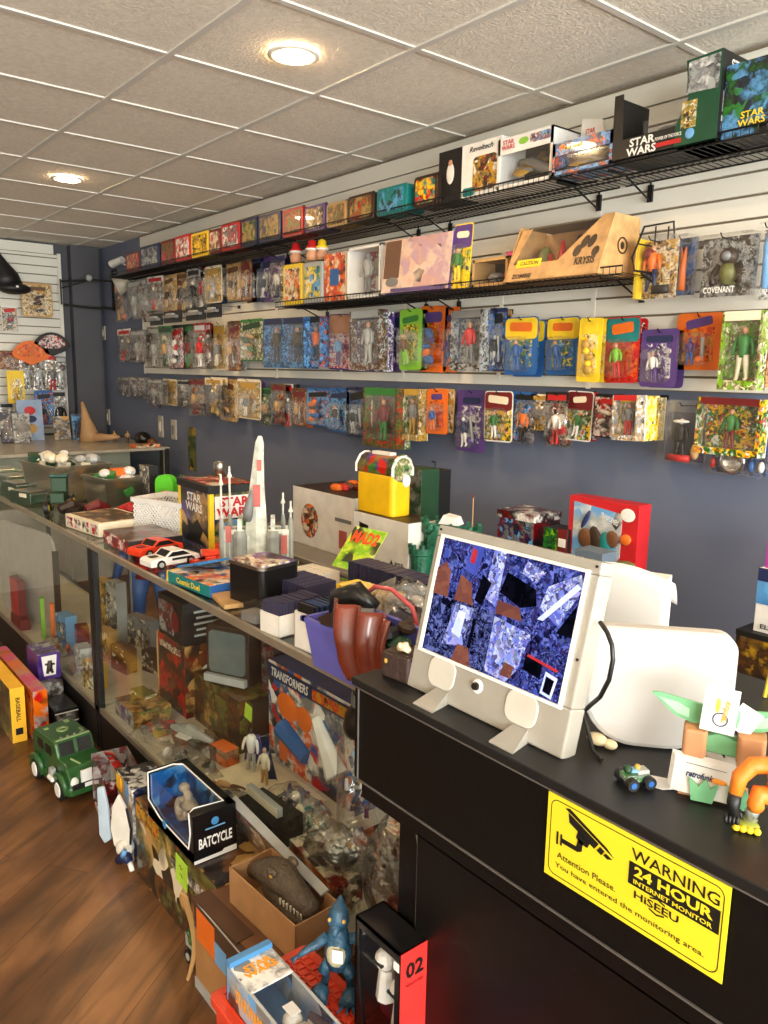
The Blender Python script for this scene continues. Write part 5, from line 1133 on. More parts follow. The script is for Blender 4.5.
b = MB(); b.prism([(-.06, 0), (.06, 0), (.04, .04), (-.03, .05)], .08, cm('white'), X=TR(.02, -.02, .375)); o = b.build('paper_slip', t_)
# ------------------------------------------------------------------ purple bin and bags at the near end of the case
PUR = mat('periwinkle_plastic', (98, 98, 186), rough=.35)
t_ = tub('storage_bin', 'periwinkle plastic bin with dark toys in it beside the white card boxes', (-1.385, 1.105, TP), .34, .17, .115, PUR, .0, (['black','dbrown','dgreen','grey','black'], 26))
t_ = thing('mesh_caddy', 'black oval piece with green lining standing in the periwinkle bin', 'toy', (-1.49, 1.13, TP+.105), .4)
b = MB(); b.tube([(-.06, 0, .0), (-.05, 0, .05), (0, 0, .07), (.05, 0, .04)], [.02, .03, .032, .02], cm('black', .3), 10); b.ball((.02, -.03, .02), (.03, .02, .02), cm('green')); b.build('body', t_, smooth=True)
MAR = mat('maroon_vinyl', (120, 48, 30), rough=.22, coat=.4, var=.15, vs=12)
t_ = thing('maroon_vinyl_glove', 'glossy maroon vinyl pouch with finger folds hanging out of the periwinkle bin', 'pouch', (-1.3, 1.03, .93), .1)
b = MB()
def mv(u, v):
    fold = .014*cos(u*pi*5.2+.4*v)*(1-.35*v)
    return ((u-.5)*(.2-.05*v)+.02*v-.0, -.035+fold-.035*sin(pi*v)*.5, .185-.15*v-.018*abs(sin(u*pi*2.6))*(v > .7))
b.grid(mv, 30, 14, MAR); b.build('pouch_body', t_, smooth=True, solid=.006)
def crumple(name, lab, loc, w, d, h, m, rz=0, k=7, inner=None, tilt=0):
    t_ = thing(name, lab, 'bag', loc, rz); ph = R.random()*6
    def fn(u, v):
        th = 2*pi*u; r = sin(pi*min(.97, .06+v*.9))**.55
        c = 1+.14*sin(5*th+ph+4*v)+.1*sin(9*th+7*v)
        return (w/2*r*cos(th)*c+tilt*v*h, d/2*r*sin(th)*c, h*v*(1+.06*sin(4*th)))
    b = MB(); b.grid(fn, 26, 14, m); b.build('bag', t_, smooth=True)
    if inner:
        b = MB()
        for q in inner: b.ball((q[0]*w, q[1]*d, q[2]*h), (q[3]*w, q[3]*d, q[4]*h), cm(q[5]), 10, 7, X=RX(q[6] if len(q) > 6 else 0))
        b.build('bag_contents', t_, smooth=True)
    return t_
crumple('clear_toy_bag', 'clear zip bag with white and dark pieces and red zip on top of the bin', (-1.47, 1.27, TP+.05), .2, .12, .14, BAG, .2, inner=[(-.15, 0, .6, .16, .14, 'white'), (.1, -.05, .5, .12, .1, 'dbrown'), (.2, 0, .7, .1, .08, 'white'), (0, 0, .3, .25, .2, 'grey')])
t_ = thing('red_zip_strip', 'pink-red zip strip with white price tag arching over the clear bags', 'strip', (-1.44, 1.2, TP+.15), .3)
b = MB(); b.tube([(-.09, 0, .0), (-.05, 0, .035), (0, 0, .035), (.06, 0, .0), (.085, -.01, -.05)], .006, mat('zip_pink', (206, 92, 96), rough=.3)); b.build('strip', t_, smooth=True)
b = MB(); b.box((.085, -.016, -.06), (.035, .003, .03), WHT, rz=.2); b.box((.07, -.016, -.045), (.02, .003, .025), cm('orange'), rz=.2); b.build('price_tag', t_)
crumple('clear_toy_bag', 'tall clear bag holding a pink and maroon toy leaning beside the monitor', (-1.28, 1.26, TP+.0), .13, .1, .27, BAG, .1, inner=[(.1, 0, .35, .22, .24, 'dred', 10), (.0, 0, .6, .12, .25, 'pink', 10), (.15, .1, .2, .2, .15, 'purple')], tilt=.15)
crumple('clear_toy_bag', 'small empty clear bag top standing up behind the zip strip', (-1.38, 1.36, TP+.08), .12, .06, .14, BAG, .7, tilt=.3)
t_ = thing('kraft_card_box', 'small open brown card box tucked behind the yellow cards', 'box', (-1.54, 1.52, TP), .4)
b = MB(); b.box((0, 0, .05), (.12, .08, .1), cm('tan'), top=cm('dbrown')); b.build('box_body', t_)
# ------------------------------------------------------------------ on the black counter
KT = 1.0705
t_ = thing('small_leather_box', 'small dark brown padded box with brass latch left of the monitor', 'box', (-1.035, .893, KT), .15)
DB = mat('brown_leather', (58, 42, 38), rough=.55, var=.12, bump=.3, bs=120)
b = MB(); b.rbox((0, 0, .024), (.066, .05, .048), .006, DB, axis='z'); b.build('box_body', t_, bevel=.003)
b = MB(); b.box((0, 0, .0485), (.056, .04, .002), cm('dbrown')); b.build('lid_seam', t_)
b = MB(); b.ball((-.02, -.026, .032), (.004, .002, .005), cm('gold')); b.build('latch', t_)
t_ = thing('cream_figurine', 'tiny cream figurine lying on the small brown box', 'figurine', (-1.025, .888, KT+.0495), .3)
b = MB(); b.tube([(-.014, 0, .006), (0, 0, .012), (.012, -.003, .006)], [.006, .009, .005], mat('cream_resin', (230, 214, 176))); b.tube([(0, 0, .01), (.004, .0, .02)], [.006, .003], MATS['cream_resin']); b.ball((-.008, -.004, .014), .005, MATS['cream_resin']); b.build('body', t_, smooth=True)
# monitor in a clear frame
MX0, MX1, MY = -1.0, -.655, .876; MW = MX1-MX0; MH = .292
t_ = thing('security_monitor', 'clear-framed monitor showing four camera views standing on the black counter', 'monitor', ((MX0+MX1)/2, MY, KT), X=RX(-13.5))
CLF = mat('milky_clear_acrylic', (184, 179, 168), rough=.22, coat=.5, trans=.25, var=.04)
CLI = mat('inner_frame_silver', (188, 182, 170), rough=.3, var=.12, vs=30)
sx0, sx1, sz0, sz1 = -MW/2+.02, MW/2-.022, .074, MH-.02
b = MB()
cx = (sx0+sx1)/2
b.box((0, .012, (MH+sz1)/2), (MW, .034, MH-sz1), CLF); b.box((0, .012, sz0/2), (MW, .034, sz0), CLF)
b.box(((-MW/2+sx0)/2, .012, (sz0+sz1)/2), (sx0+MW/2, .034, sz1-sz0), CLF); b.box(((MW/2+sx1)/2, .012, (sz0+sz1)/2), (MW/2-sx1, .034, sz1-sz0), CLF)
b.build('frame', t_, bevel=.003)
b = MB()
q = .005
for a_, c_ in (((cx, 0, sz1+q/2), (sx1-sx0+2*q, .006, q)), ((cx, 0, sz0-q/2), (sx1-sx0+2*q, .006, q)), ((sx0-q/2, 0, (sz0+sz1)/2), (q, .006, sz1-sz0)), ((sx1+q/2, 0, (sz0+sz1)/2), (q, .006, sz1-sz0))): b.box((a_[0], -.007, a_[2]), c_, WHT)
b.build('inner_bezel', t_)
b = MB(); b.box((0, .032, MH*.5), (MW*.9, .02, MH*.86), CLI); b.build('rear_shell', t_, bevel=.004)
def scr(name, cols, sc, st):
    key = ('scr', name); m, t, o = nt('camera_view_'+name); N, L = t.nodes.new, t.links.new
    e = N('ShaderNodeEmission'); e.inputs[1].default_value = st; L(e.outputs[0], o.inputs[0])
    tc = N('ShaderNodeTexCoord'); n = N('ShaderNodeTexNoise'); n.inputs['Scale'].default_value = 40; n.inputs['Detail'].default_value = 4; L(tc.outputs['Object'], n.inputs['Vector'])
    mx = N('ShaderNodeMixRGB'); mx.inputs[0].default_value = .05; L(tc.outputs['Object'], mx.inputs[1]); L(n.outputs['Color'], mx.inputs[2])
    def lay(s):
        v = N('ShaderNodeTexVoronoi'); v.inputs['Scale'].default_value = s; L(mx.outputs[0], v.inputs['Vector'])
        se = N('ShaderNodeSeparateColor'); L(v.outputs['Color'], se.inputs[0]); r = N('ShaderNodeValToRGB'); r.color_ramp.interpolation = 'LINEAR'
        el = r.color_ramp.elements
        while len(el) < len(cols): el.new(.5)
        for i, c in enumerate(cols): el[i].position = i/(len(cols)-1)
        for i, c in enumerate(cols): el[i].color = lin(c)
        L(se.outputs[0], r.inputs[0]); return r.outputs[0]
    a, c2 = lay(sc), lay(sc*2.4); g = N('ShaderNodeMath'); g.operation = 'GREATER_THAN'; g.inputs[1].default_value = .5; L(n.outputs[0], g.inputs[0])
    m2 = N('ShaderNodeMixRGB'); L(g.outputs[0], m2.inputs[0]); L(a, m2.inputs[1]); L(c2, m2.inputs[2]); L(m2.outputs[0], e.inputs[0]); return m
BLUEV = ((8, 8, 24), (34, 38, 92), (76, 92, 190), (22, 22, 50), (120, 134, 226), (70, 56, 124), (24, 24, 60))
LITE = ((150, 165, 240), (90, 100, 200), (215, 222, 252), (40, 40, 90), (180, 170, 240))
DARK = ((6, 6, 16), (20, 20, 44), (60, 66, 130), (120, 130, 200), (10, 10, 20))
V1, V2, V3 = scr('blue', BLUEV, 120, .95), scr('light', LITE, 90, 1.1), scr('dark', DARK, 130, .9)
VF = scr('floor', ((120, 70, 60), (150, 90, 70), (100, 56, 56)), 30, 1.0); VW = scr('wall', ((60, 70, 160), (84, 96, 190), (70, 80, 170)), 20, 1.0); VK = scr('black', ((4, 4, 10), (10, 10, 20), (16, 16, 30)), 40, 1.0); VR = scr('red', ((190, 40, 50), (210, 60, 60)), 30, 1.0); VL = scr('glow', ((225, 230, 255), (190, 200, 255), (240, 240, 255)), 30, 1.3)
b = MB(); b.box((cx, -.002, (sz0+sz1)/2), (sx1-sx0, .004, sz1-sz0), VK); sc_ = b.build('screen', t_)
zm = sz0+(sz1-sz0)*.5; xm = sx0+(sx1-sx0)*.49
def view(x0, x1, z0, z1, base, polys, nm='camera_view'):
    b = MB(); b.box(((x0+x1)/2, -.0045, (z0+z1)/2), (x1-x0, .001, z1-z0), base)
    for k, (m_, pts) in enumerate(polys): b.prism([(x0+(x1-x0)*p[0], z0+(z1-z0)*p[1]) for p in pts], .0006, m_, X=TR(0, -.0058-.0007*k, 0))
    b.build(nm, sc_)
view(sx0, xm, zm, sz1, V1, [(VW, [(.42, .55), (.5, 1), (.66, 1), (.62, .5)]), (VF, [(.0, .0), (.0, .45), (.12, .6), (.22, .45), (.25, .0)]), (VF, [(.36, .0), (.4, .45), (.58, .35), (.66, .0)]), (V2, [(.8, .2), (.82, 1), (1, 1), (1, .1)]), (VR, [(.5, .7), (.51, .95), (.58, .9), (.57, .68)]), (VK, [(.68, .1), (.74, .55), (.88, .45), (.8, .05)])])
view(xm, sx1, zm, sz1, V1, [(VK, [(0, .35), (.05, .7), (.45, .55), (.5, .3), (.3, .2)]), (VF, [(.0, .0), (.0, .22), (.3, .2), (.36, .0)]), (V2, [(.55, .3), (.8, .1), (1, .75), (.95, .95), (.6, .65)]), (VL, [(.55, .12), (.62, .12), (.98, .75), (.93, .8)]), (VK, [(.8, .0), (.98, .5), (1, 0)]), (V2, [(.25, .75), (.3, .95), (.55, .85), (.45, .65)])])
view(sx0, xm, sz0, zm, V3, [(V2, [(.3, .2), (.4, .95), (.68, .95), (.62, .3)]), (VL, [(.42, .45), (.47, .85), (.58, .85), (.56, .4)]), (VF, [(.5, .0), (.55, .3), (.72, .3), (.8, .0)]), (VK, [(.7, .3), (.72, .8), (.76, .8), (.75, .3)])])
view(xm, sx1, sz0, zm, V1, [(V2, [(.0, .05), (.0, .95), (.5, .85), (.42, .25), (.3, .0)]), (VF, [(.22, .08), (.25, .3), (.38, .28), (.36, .08)]), (VK, [(.5, .3), (.5, .55), (.72, .5), (.72, .25)]), (VR, [(.52, .52), (.53, .56), (.92, .48), (.9, .44)]), (VL, [(.76, .06), (.78, .4), (.93, .36), (.9, .03)]), (VK, [(.79, .1), (.8, .34), (.9, .31), (.88, .08)])])
for sx in (-.092, .085):
    b = MB(); b.rbox((sx, -.0065, .046), (.062, .004, .05), .018, mat('speaker_grey', (206, 202, 192), rough=.4)); b.build('speaker_plate', t_, bevel=.001)
b = MB(); b.lathe([(0, 0), (.012, 0), (.01, .003), (0, .003)], WHT, 18, X=TR(-.01, -.0055, .05) @ RX(90), cap=False); b.lathe([(0, 0), (.0065, 0), (.006, .006), (0, .006)], BKL, 18, X=TR(-.01, -.008, .05) @ RX(90), cap=False); b.build('control_knob', t_)
lettering('CLEAR TECH', .03, .004, mat('lettering_grey', (90, 90, 90)), TR(-.01, -.0062, .068), t_)
for sx in (-.085, .09):
    b = MB(); b.add([(sx-.014, -.004, .02), (sx+.014, -.004, .02), (sx+.026, -.045, -.009), (sx-.022, -.045, -.009), (sx-.014, .01, .0), (sx+.014, .01, .0), (sx+.026, -.045, -.013), (sx-.022, -.045, -.013)], [(0, 1, 2, 3)[::-1], (4, 5, 6, 7), (0, 1, 5, 4), (1, 2, 6, 5), (2, 3, 7, 6), (3, 0, 4, 7)], CLF); b.build('foot', t_)
b = MB()
for x, z in ((-MW/2+.008, MH-.008), (MW/2-.008, MH-.008), (MW/2-.008, MH*.5)): b.cyl((x, -.007, z), (x, -.003, z), .0022, BKL, 8)
b.build('screw', t_)
# yellow warning sign
SY = mat('sign_yellow', (228, 210, 42), rough=.5, var=0)
x0, x1, z0, z1 = -.634, -.371, .926, 1.0505
t_ = thing('warning_sign', 'yellow 24 hour camera warning sign stuck on the black counter front', 'sign', ((x0+x1)/2, CY-.0015, (z0+z1)/2))
w, h = x1-x0, z1-z0
b = MB(); b.box((0, -.0005, 0), (w, .0015, h), SY); b.build('plate', t_)
def ring(w, h, r, th):
    def loop(w, h, r):
        pts = []
        for cx, cy, a0 in ((w/2-r, h/2-r, 0), (-w/2+r, h/2-r, 90), (-w/2+r, -h/2+r, 180), (w/2-r, -h/2+r, 270)):
            for k in range(7): t = radians(a0+15*k); pts.append((cx+r*cos(t), cy+r*sin(t)))
        return pts
    return loop(w, h, r), loop(w-2*th, h-2*th, r-th)
o_, i_ = ring(w-.012, h-.012, .012, .0013); n = len(o_)
b = MB(); b.add([(p[0], -.0016, p[1]) for p in o_+i_], [(k, (k+1) % n, (k+1) % n+n, k+n) for k in range(n)], BKL); b.build('border_line', t_)
T0 = lambda x, z: TR(x, -.0016, z)
L_ = lambda s, x, z, ww, hh, m_=BKL, bo=.02, e=.0004: lettering(s, ww, hh, m_, T0(x, z), t_, bold=bo, ext=e)
L_('WARNING', w*.235, h*.315, w*.445, h*.125, bo=.01)
b = MB(); b.box((w*.235, -.0017, h*.095), (w*.46, .0008, h*.245), BKL); b.build('black_bar', t_)
lettering('24 HOUR', w*.4, h*.115, SY, T0(w*.235, h*.14), t_, bold=.035, ext=.0009); lettering('INTERNET MONITOR', w*.4, h*.05, SY, T0(w*.235, h*.025), t_, bold=.02, ext=.0009)
L_('HiSEEU', w*.16, -h*.115, w*.235, h*.085, bo=.02)
b = MB()
for sg in (1, -1):
    zz = -h*.115+sg*h*.05
    for s2 in (-1, 1): b.prism([(w*.165, zz+sg*h*.045), (w*.165+s2*w*.04, zz+sg*h*.018), (w*.165+s2*w*.04, zz+sg*h*.002), (w*.165, zz+sg*h*.028)], .0004, BKL, X=TR(0, -.002, 0))
b.build('arrow_mark', t_)
L_('Attention Please.', -w*.24, -h*.185, w*.36, h*.075, bo=.005); L_('You have entered the monitoring area.', -w*.01, -h*.32, w*.84, h*.078, bo=.005)
b = MB()   # camera pictogram
kx, kz = -w*.25, h*.2
R1 = Matrix.Rotation(radians(14), 4, 'Y')
PX = TR(kx, -.0022, kz) @ R1
b.prism([(-w*.155, h*.13), (-w*.13, h*.165), (w*.12, h*.075), (w*.17, h*.03), (w*.1, h*.05)], .0005, BKL, X=PX)
b.prism([(-w*.13, h*.11), (w*.075, h*.045), (w*.06, -h*.045), (-w*.11, h*.01)], .0005, BKL, X=PX)
b.prism([(w*.085, h*.03), (w*.115, h*.02), (w*.105, -h*.05), (w*.075, -h*.04)], .0005, BKL, X=PX); b.prism([(w*.125, h*.01), (w*.165, h*.0), (w*.14, -h*.04), (w*.115, -h*.03)], .0005, BKL, X=PX)
b.prism([(-w*.05, h*.0), (w*.03, -h*.03), (w*.025, -h*.1), (-w*.02, -h*.12), (-w*.05, -h*.09)], .0005, BKL, X=PX)
b.prism([(-w*.045, -h*.06), (-w*.015, -h*.07), (-w*.02, -h*.19), (-w*.045, -h*.22), (-w*.15, -h*.22), (-w*.15, -h*.165), (-w*.055, -h*.165)], .0005, BKL, X=TR(kx, -.0022, kz))
b.box((kx-w*.175, -.002, kz-h*.19), (.0028, .0006, h*.15), BKL); b.box((kx-w*.15, -.002, kz-h*.19), (.0028, .0006, h*.13), BKL)
b.build('camera_pictogram', t_)
# large pale rounded panel behind the monitor
PW = mat('white_moulded_plastic', (188, 185, 182), rough=.35, var=.02, vs=3)
t_ = thing('white_plastic_panel', 'large white rounded plastic panel standing oblique behind the monitor on the counter', 'panel', (-.512, 1.08, KT), radians(41))
b = MB(); pts = []
w, h = .215, .185
for cx, cy, a0, r in ((-.03, h-.03, 0, .03), (-w+.03, h-.03, 90, .03), (-w+.08, .08, 180, .08), (-.09, .09, 270, .09)):
    for k in range(9): t = radians(a0+90*k/8); pts.append((cx+r*cos(t), cy+r*sin(t)))
b.prism(pts, .035, PW); b.build('panel', t_, bevel=.008, smooth=False)
t_ = thing('white_paper_carton', 'white paper carton with curled top rising behind the rounded panel', 'box', (-.815, 1.25, KT), radians(20))
PAP = mat('white_paper', (208, 204, 198), rough=.7, var=0)
b = MB(); b.box((0, .03, .09), (.13, .08, .18), PAP); b.build('carton', t_)
b = MB(); b.grid(lambda u, v: ((u-.5)*.15+.01, -.02+.05*v, .205+.012*sin(pi*u)-.05*v*v-.02*u), 10, 6, PAP); b.grid(lambda u, v: ((u-.5)*.145+.01, -.018-.004*sin(pi*v), .206*v+.0-.02*u*v+.012*sin(pi*u)*v), 8, 8, PAP); b.build('curled_sheet', t_, smooth=True, solid=.0015)
t_ = thing('pencil', 'yellow pencil end poking up behind the white panel', 'pencil', (-.58, 1.34, KT+.05), X=RY(6))
b = MB(); b.cyl((0, 0, -.049), (0, 0, .155), .0035, mat('pencil_yellow', (206, 186, 60)), 6); b.cyl((0, 0, .155), (0, 0, .166), .0038, cm('gold'), 8); b.build('shaft', t_)
t_ = thing('black_cable', 'black cable looping out from behind the monitor', 'cable', (-.64, .98, KT))
b = MB(); P_ = [at(600, 622, y=.93), at(607, 632, y=.925), at(612, 645, y=.92), at(613, 660, y=.918), at(609, 680, y=.918), at(600, 697, y=.92), at(585, 710, y=.93)]
b.tube([p-Vector((-.64, .98, KT)) for p in P_], .0035, BLK, 8); b.tube([(-.04, -.04, .06), (-.015, -.05, .03), (.0, -.055, .005), (.012, -.06, .004), (.022, -.065, .004)], .003, BLK, 8); b.build('cord', t_, smooth=True)
t_ = thing('cream_lump', 'small cream putty lump behind the monitor foot on the counter', 'lump', (-.655, .955, KT)); b = MB(); b.ball((0, 0, .009), (.018, .012, .009), mat('cream_resin')); b.ball((.02, .004, .007), (.012, .01, .007), mat('cream_resin')); b.build('body', t_, smooth=True)
# small blue-wheeled toy racer
t_ = thing('toy_racer', 'tiny toy racer with blue wheels and green and silver body on the counter', 'toy car', (-.552, .898, KT), radians(65)); t_.scale = (.74, .74, .74)
b = MB(); b.rbox((0, 0, .017), (.05, .026, .014), .005, A('green','silver','green','grey',sc=90)); b.rbox((.012, 0, .026), (.024, .02, .01), .003, cm('silver')); b.lathe([(.008, 0), (.011, .003), (.008, .006)], cm('lblue'), 14, X=TR(-.004, 0, .026)); b.ball((-.016, 0, .032), (.008, .009, .008), cm('dgreen')); b.ball((.004, .0, .034), .006, cm('gold')); b.build('body', t_, bevel=.001)
for x in (-.017, .018):
    for sy in (-1, 1): b = MB(); b.lathe([(0, -.006), (.0115, -.006), (.012, 0), (.0115, .006), (0, .006)], cm('black'), 16, X=TR(x, sy*.02, .012) @ RX(90), cap=False); b.lathe([(0, -.007), (.006, -.007), (.006, .007), (0, .007)], cm('blue'), 12, X=TR(x, sy*.02, .012) @ RX(90), cap=False); b.build('wheel', t_)
t_ = thing('paper_scrap', 'pointed scrap of white paper beside the tiny toy racer', 'paper', (-.525, .925, KT), .5)
b = MB(); b.prism([(-.025, -.008), (.0, -.012), (.032, .002), (.004, .012), (-.02, .012)], .001, PAP, X=TR(0, 0, .004) @ RX(-80)); b.build('sheet', t_, solid=.001)
# folded paper business-card holder with pointed green wings
GP = mat('green_paper', (112, 176, 128), rough=.6, var=.04); GPL = mat('pale_green_paper', (158, 204, 168), rough=.6, var=.02); BP = mat('kraft_paper', (184, 132, 90), rough=.65, var=.06)
t_ = thing('paper_card_holder', 'folded green and brown paper stand with two pointed wings holding business cards', 'card holder', (-.474, .962, KT), radians(27))
b = MB(); b.box((.0, .0, .004), (.086, .04, .008), BP); b.box((-.004, .012, .03), (.07, .02, .06), BP); b.build('base', t_)
b = MB(); b.rbox((-.028, -.004, .074), (.03, .034, .038), .006, BP, axis='z'); b.build('brown_sleeve', t_, bevel=.002)
b = MB(); b.rbox((.04, -.004, .076), (.034, .034, .038), .006, BP, axis='z'); b.build('brown_sleeve', t_, bevel=.002)
b = MB(); b.prism([(-.02, .06), (.028, .058), (.03, .08), (.0, .088), (-.022, .08)], .02, GP, X=TR(0, -.006, 0)); b.build('green_block', t_, bevel=.003)
for sg in (-1, 1):
    o3 = [(sg*.012, .098), (sg*.03, .092), (sg*.055, .1), (sg*.085, .126), (sg*.078, .128), (sg*.045, .124), (sg*.015, .12)]
    i3 = [(sg*.036, .1), (sg*.052, .104), (sg*.076, .122), (sg*.05, .119), (sg*.036, .112)]
    if sg < 0: o3, i3 = o3[::-1], i3[::-1]
    b = MB(); b.prism(o3, .004, GP, X=TR(.006 if sg > 0 else -.002, .004, 0)); b.prism(i3, .0015, GPL, X=TR(.006 if sg > 0 else -.002, .0022, 0)); b.build('green_wing', t_)
b = MB(); b.box((.005, .006, .11), (.04, .024, .03), GP); b.build('green_top', t_, bevel=.004)
for x in (-.012, .034): b = MB(); b.prism([(x-.014, .0), (x+.012, .0), (x+.018, .028), (x+.008, .02), (x+.002, .032), (x-.006, .02), (x-.018, .03)], .004, GP, X=TR(0, -.034, .002)); b.build('green_claw', t_)
def bcard(lab, x, z, ww, hh, y, rot, col, n=1):
    c_ = thing('business_card', lab, 'business card', t_.matrix_basis @ Vector((x, y, z)), radians(27), 'business cards in the paper stand')
    c_.rotation_euler = (radians(-6), radians(rot), radians(27))
    b = MB()
    for k in range(n): b.box((-.001*k, .0012*k, .0008*k), (ww, .0008, hh), PAP)
    b.build('card', c_); return c_
c1 = bcard('white stack of business cards lying across the foot of the paper stand', -.012, .03, .078, .048, -.026, 4, None, 6)
lettering('retrofunk', .034, .009, cm('dblue'), TR(-.006, -.001, .004), c1, shear=.3, bold=.03)
b = MB(); b.ball((.016, -.001, .002), (.012, .0006, .004), mat('print_orange', (240, 150, 40))); b.box((-.0, -.0008, .017), (.05, .0004, .001), cm('grey')); b.build('printed_logo', c1)
c2 = bcard('upright white business card covering the top of the paper stand', -.001, .124, .042, .06, -.014, 4, None)
lettering('retrofunk', .03, .008, mat('print_orange'), TR(.006, -.001, .0) @ RY(-84), c2, shear=.2, bold=.03)
b = MB(); b.lathe([(.008, 0), (.0095, 0), (.0095, .0006), (.008, .0006), (.008, 0)], cm('dblue'), 18, X=TR(.002, -.0006, -.012) @ RX(90), cap=False); b.ball((-.003, -.0008, .006), (.003, .0005, .01), mat('print_yellow', (244, 214, 60))); b.build('printed_logo', c2)
c3 = bcard('white business card fanned out behind the upright one', .03, .112, .03, .036, -.004, 28, None)
c4 = bcard('white business card tucked between the brown paper sleeves', .004, .052, .042, .05, -.0, 2, None)
b = MB(); b.tube([(-.002, -.001, .016), (.003, -.001, .009), (.006, -.001, .002)], [.0015, .003, .001], BKL, 6); b.build('printed_mark', c4)
# orange action figure
OG = mat('orange_suit', (226, 126, 34), rough=.5, var=.06, bump=.15, bs=120)
t_ = thing('orange_action_figure', 'crouching orange-suited action figure with silver shin and yellow-green foot at counter edge', 'action figure', (-.394, .938, KT), radians(27)); t_.scale = (.88, .88, .88)
b = MB()
b.tube([(.012, 0, .05), (.02, 0, .066), (.02, 0, .085), (.012, 0, .1)], [.018, .021, .024, .012], OG, 12)
b.tube([(.002, 0, .094), (-.022, -.004, .09), (-.037, -.01, .072), (-.041, -.018, .048)], [.012, .0125, .0115, .009], OG, 12)
b.tube([(.01, -.004, .05), (-.012, -.016, .055), (-.014, -.02, .04), (-.014, -.018, .034)], [.014, .013, .012, .01], OG, 12)
b.tube([(.026, 0, .05), (.04, -.006, .03), (.036, 0, .006)], [.014, .012, .009], OG, 12)
b.build('body', t_, smooth=True)
b = MB(); b.tube([(-.014, -.018, .036), (-.018, -.012, .022), (-.02, -.01, .01)], [.009, .0095, .008], mat('silver_shin', (176, 184, 176), rough=.25, metal=.6, var=.3, vs=120), 12); b.build('shin_guard', t_, smooth=True)
b = MB(); b.ball((-.023, -.016, .006), (.018, .014, .006), mat('yellow_green_foot', (150, 156, 60))); [b.ball((-.036+.009*k, -.028, .005), (.0055, .006, .005), cm('yellow'), 8, 6) for k in range(4)]; b.ball((-.02, -.01, .012), (.012, .01, .006), cm('olive')); b.build('foot', t_, smooth=True)
b = MB(); b.tube([(-.041, -.018, .05), (-.042, -.02, .036), (-.04, -.024, .02)], [.009, .0095, .007], cm('black'), 10)
for k in range(4): b.tube([(-.049+.005*k, -.024, .022), (-.05+.005*k, -.03, .012), (-.047+.004*k, -.026, .006)], [.0028, .0025, .002], cm('black'), 6)
b.tube([(-.034, -.02, .028), (-.03, -.026, .02)], [.003, .002], cm('black'), 6); b.build('gloved_hand', t_, smooth=True)
b = MB(); b.tube([(.0, -.02, .09), (.006, -.025, .07), (.026, -.023, .05)], .003, BKL, 6); b.box((.03, -.022, .052), (.016, .006, .012), cm('yellow')); b.build('strap', t_)
b = MB(); b.ball((.026, -.01, .118), (.016, .016, .018), cm('dgreen')); b.ball((.03, -.02, .098), (.014, .01, .009), cm('yellow')); b.build('green_mask_and_collar', t_, smooth=True)
# ------------------------------------------------------------------ boxes along the wall behind the monitor
t_, w, h = pbx('toy_box', 'dark window toy box with red-white lid behind the monitor top edge', 'toy box', 497, 533, 517, 555, 2.3, BT, .16, A('lblue','black','grey','dblue','dred',sc=30), A('dred','black'), None, top=A('dred','white','black',sc=20))
b = MB(); b.box((0, 0, h+.005), (w*1.03, .165, .03), A('dred','white','black',sc=24)); b.build('lid', t_)
t_, w, h = pbx('toy_pack', 'small black pack with lime green figure shapes behind the monitor', 'toy box', 543, 557, 528, 555, 2.3, BT, .1, A('lime','black','green','dgreen',sc=40), cm('black'))
t_, w, h = pbx('toy_pack', 'narrow dark red pack between the lime pack and the red robot box', 'toy box', 557, 567, 529, 555, 2.3, BT, .1, cm('dred'), cm('black'))
b = MB(); b.box((0, -.051, h*.8), (w*.7, .002, h*.12), WHT); b.build('printed_panel', t_)
RDX = mat('robot_box_red', (198, 34, 40), rough=.35)
t_, w, h = pbx('robot_toy_box', 'red window box with brown and teal robot toy against the blue wall', 'toy box', 568, 638, 500, 560, 2.32, BT, .07, RDX, RDX)
b = MB(); b.prism([(-w*.42, h*.3), (w*.05, h*.3), (w*.28, h*.5), (w*.28, h*.9), (-w*.42, h*.95)], .003, A('lblue','lblue','silver','white',sc=10), X=TR(0, -.038, 0)); b.build('window_back', t_)
b = MB()
for k, (x, z, rx, rz_, m_) in enumerate(((-.2, .62, .12, .1, 'brown'), (-.05, .6, .1, .16, 'dbrown'), (.08, .6, .09, .12, 'teal'), (.17, .66, .1, .08, 'brown'), (-.22, .8, .03, .1, 'dblue'), (.0, .42, .08, .08, 'brown'), (.2, .42, .08, .07, 'dbrown'), (.36, .68, .07, .06, 'orange'), (.37, .45, .06, .12, 'olive'))):
    b.ball((w*x, -.043, h*z), (w*rx, .008, h*rz_), cm(m_), 10, 6, X=RY(-30+14*k))
b.build('robot_toy', t_, smooth=True)
b = MB(); b.ball((w*.36, -.039, h*.9), (w*.1, .002, h*.06), WHT); b.build('badge', t_)
b = MB(); b.ball((w*.36, -.039, h*.22), (w*.09, .002, h*.05), WHT); b.build('badge', t_)
b = MB(); b.box((-w*.25, -.039, h*.2), (w*.5, .004, h*.2), RDX); b.build('title_ground', t_)
lettering('TRANS\nFORMERS', w*.4, h*.15, WHT, TR(-w*.22, -.042, h*.2), t_, shear=-.2, bold=.03)
lettering('TRANSFORMERS', w*.26, h*.05, WHT, TR(w*.12, -.042, h*.84) @ RY(18), t_)
t_, w, h = pbx('remote_box', 'grey picture box with a dark remote control on it before the red box', 'box', 574, 602, 551, 575, 2.1, BT, .08, mat('photo_grey', (96, 110, 124)), MATS['photo_grey'])
b = MB(); b.tube([(-w*.3, -.042, h*.82), (w*.3, -.042, h*.55)], [.012, .016], cm('black'), 8); b.build('remote_picture', t_)
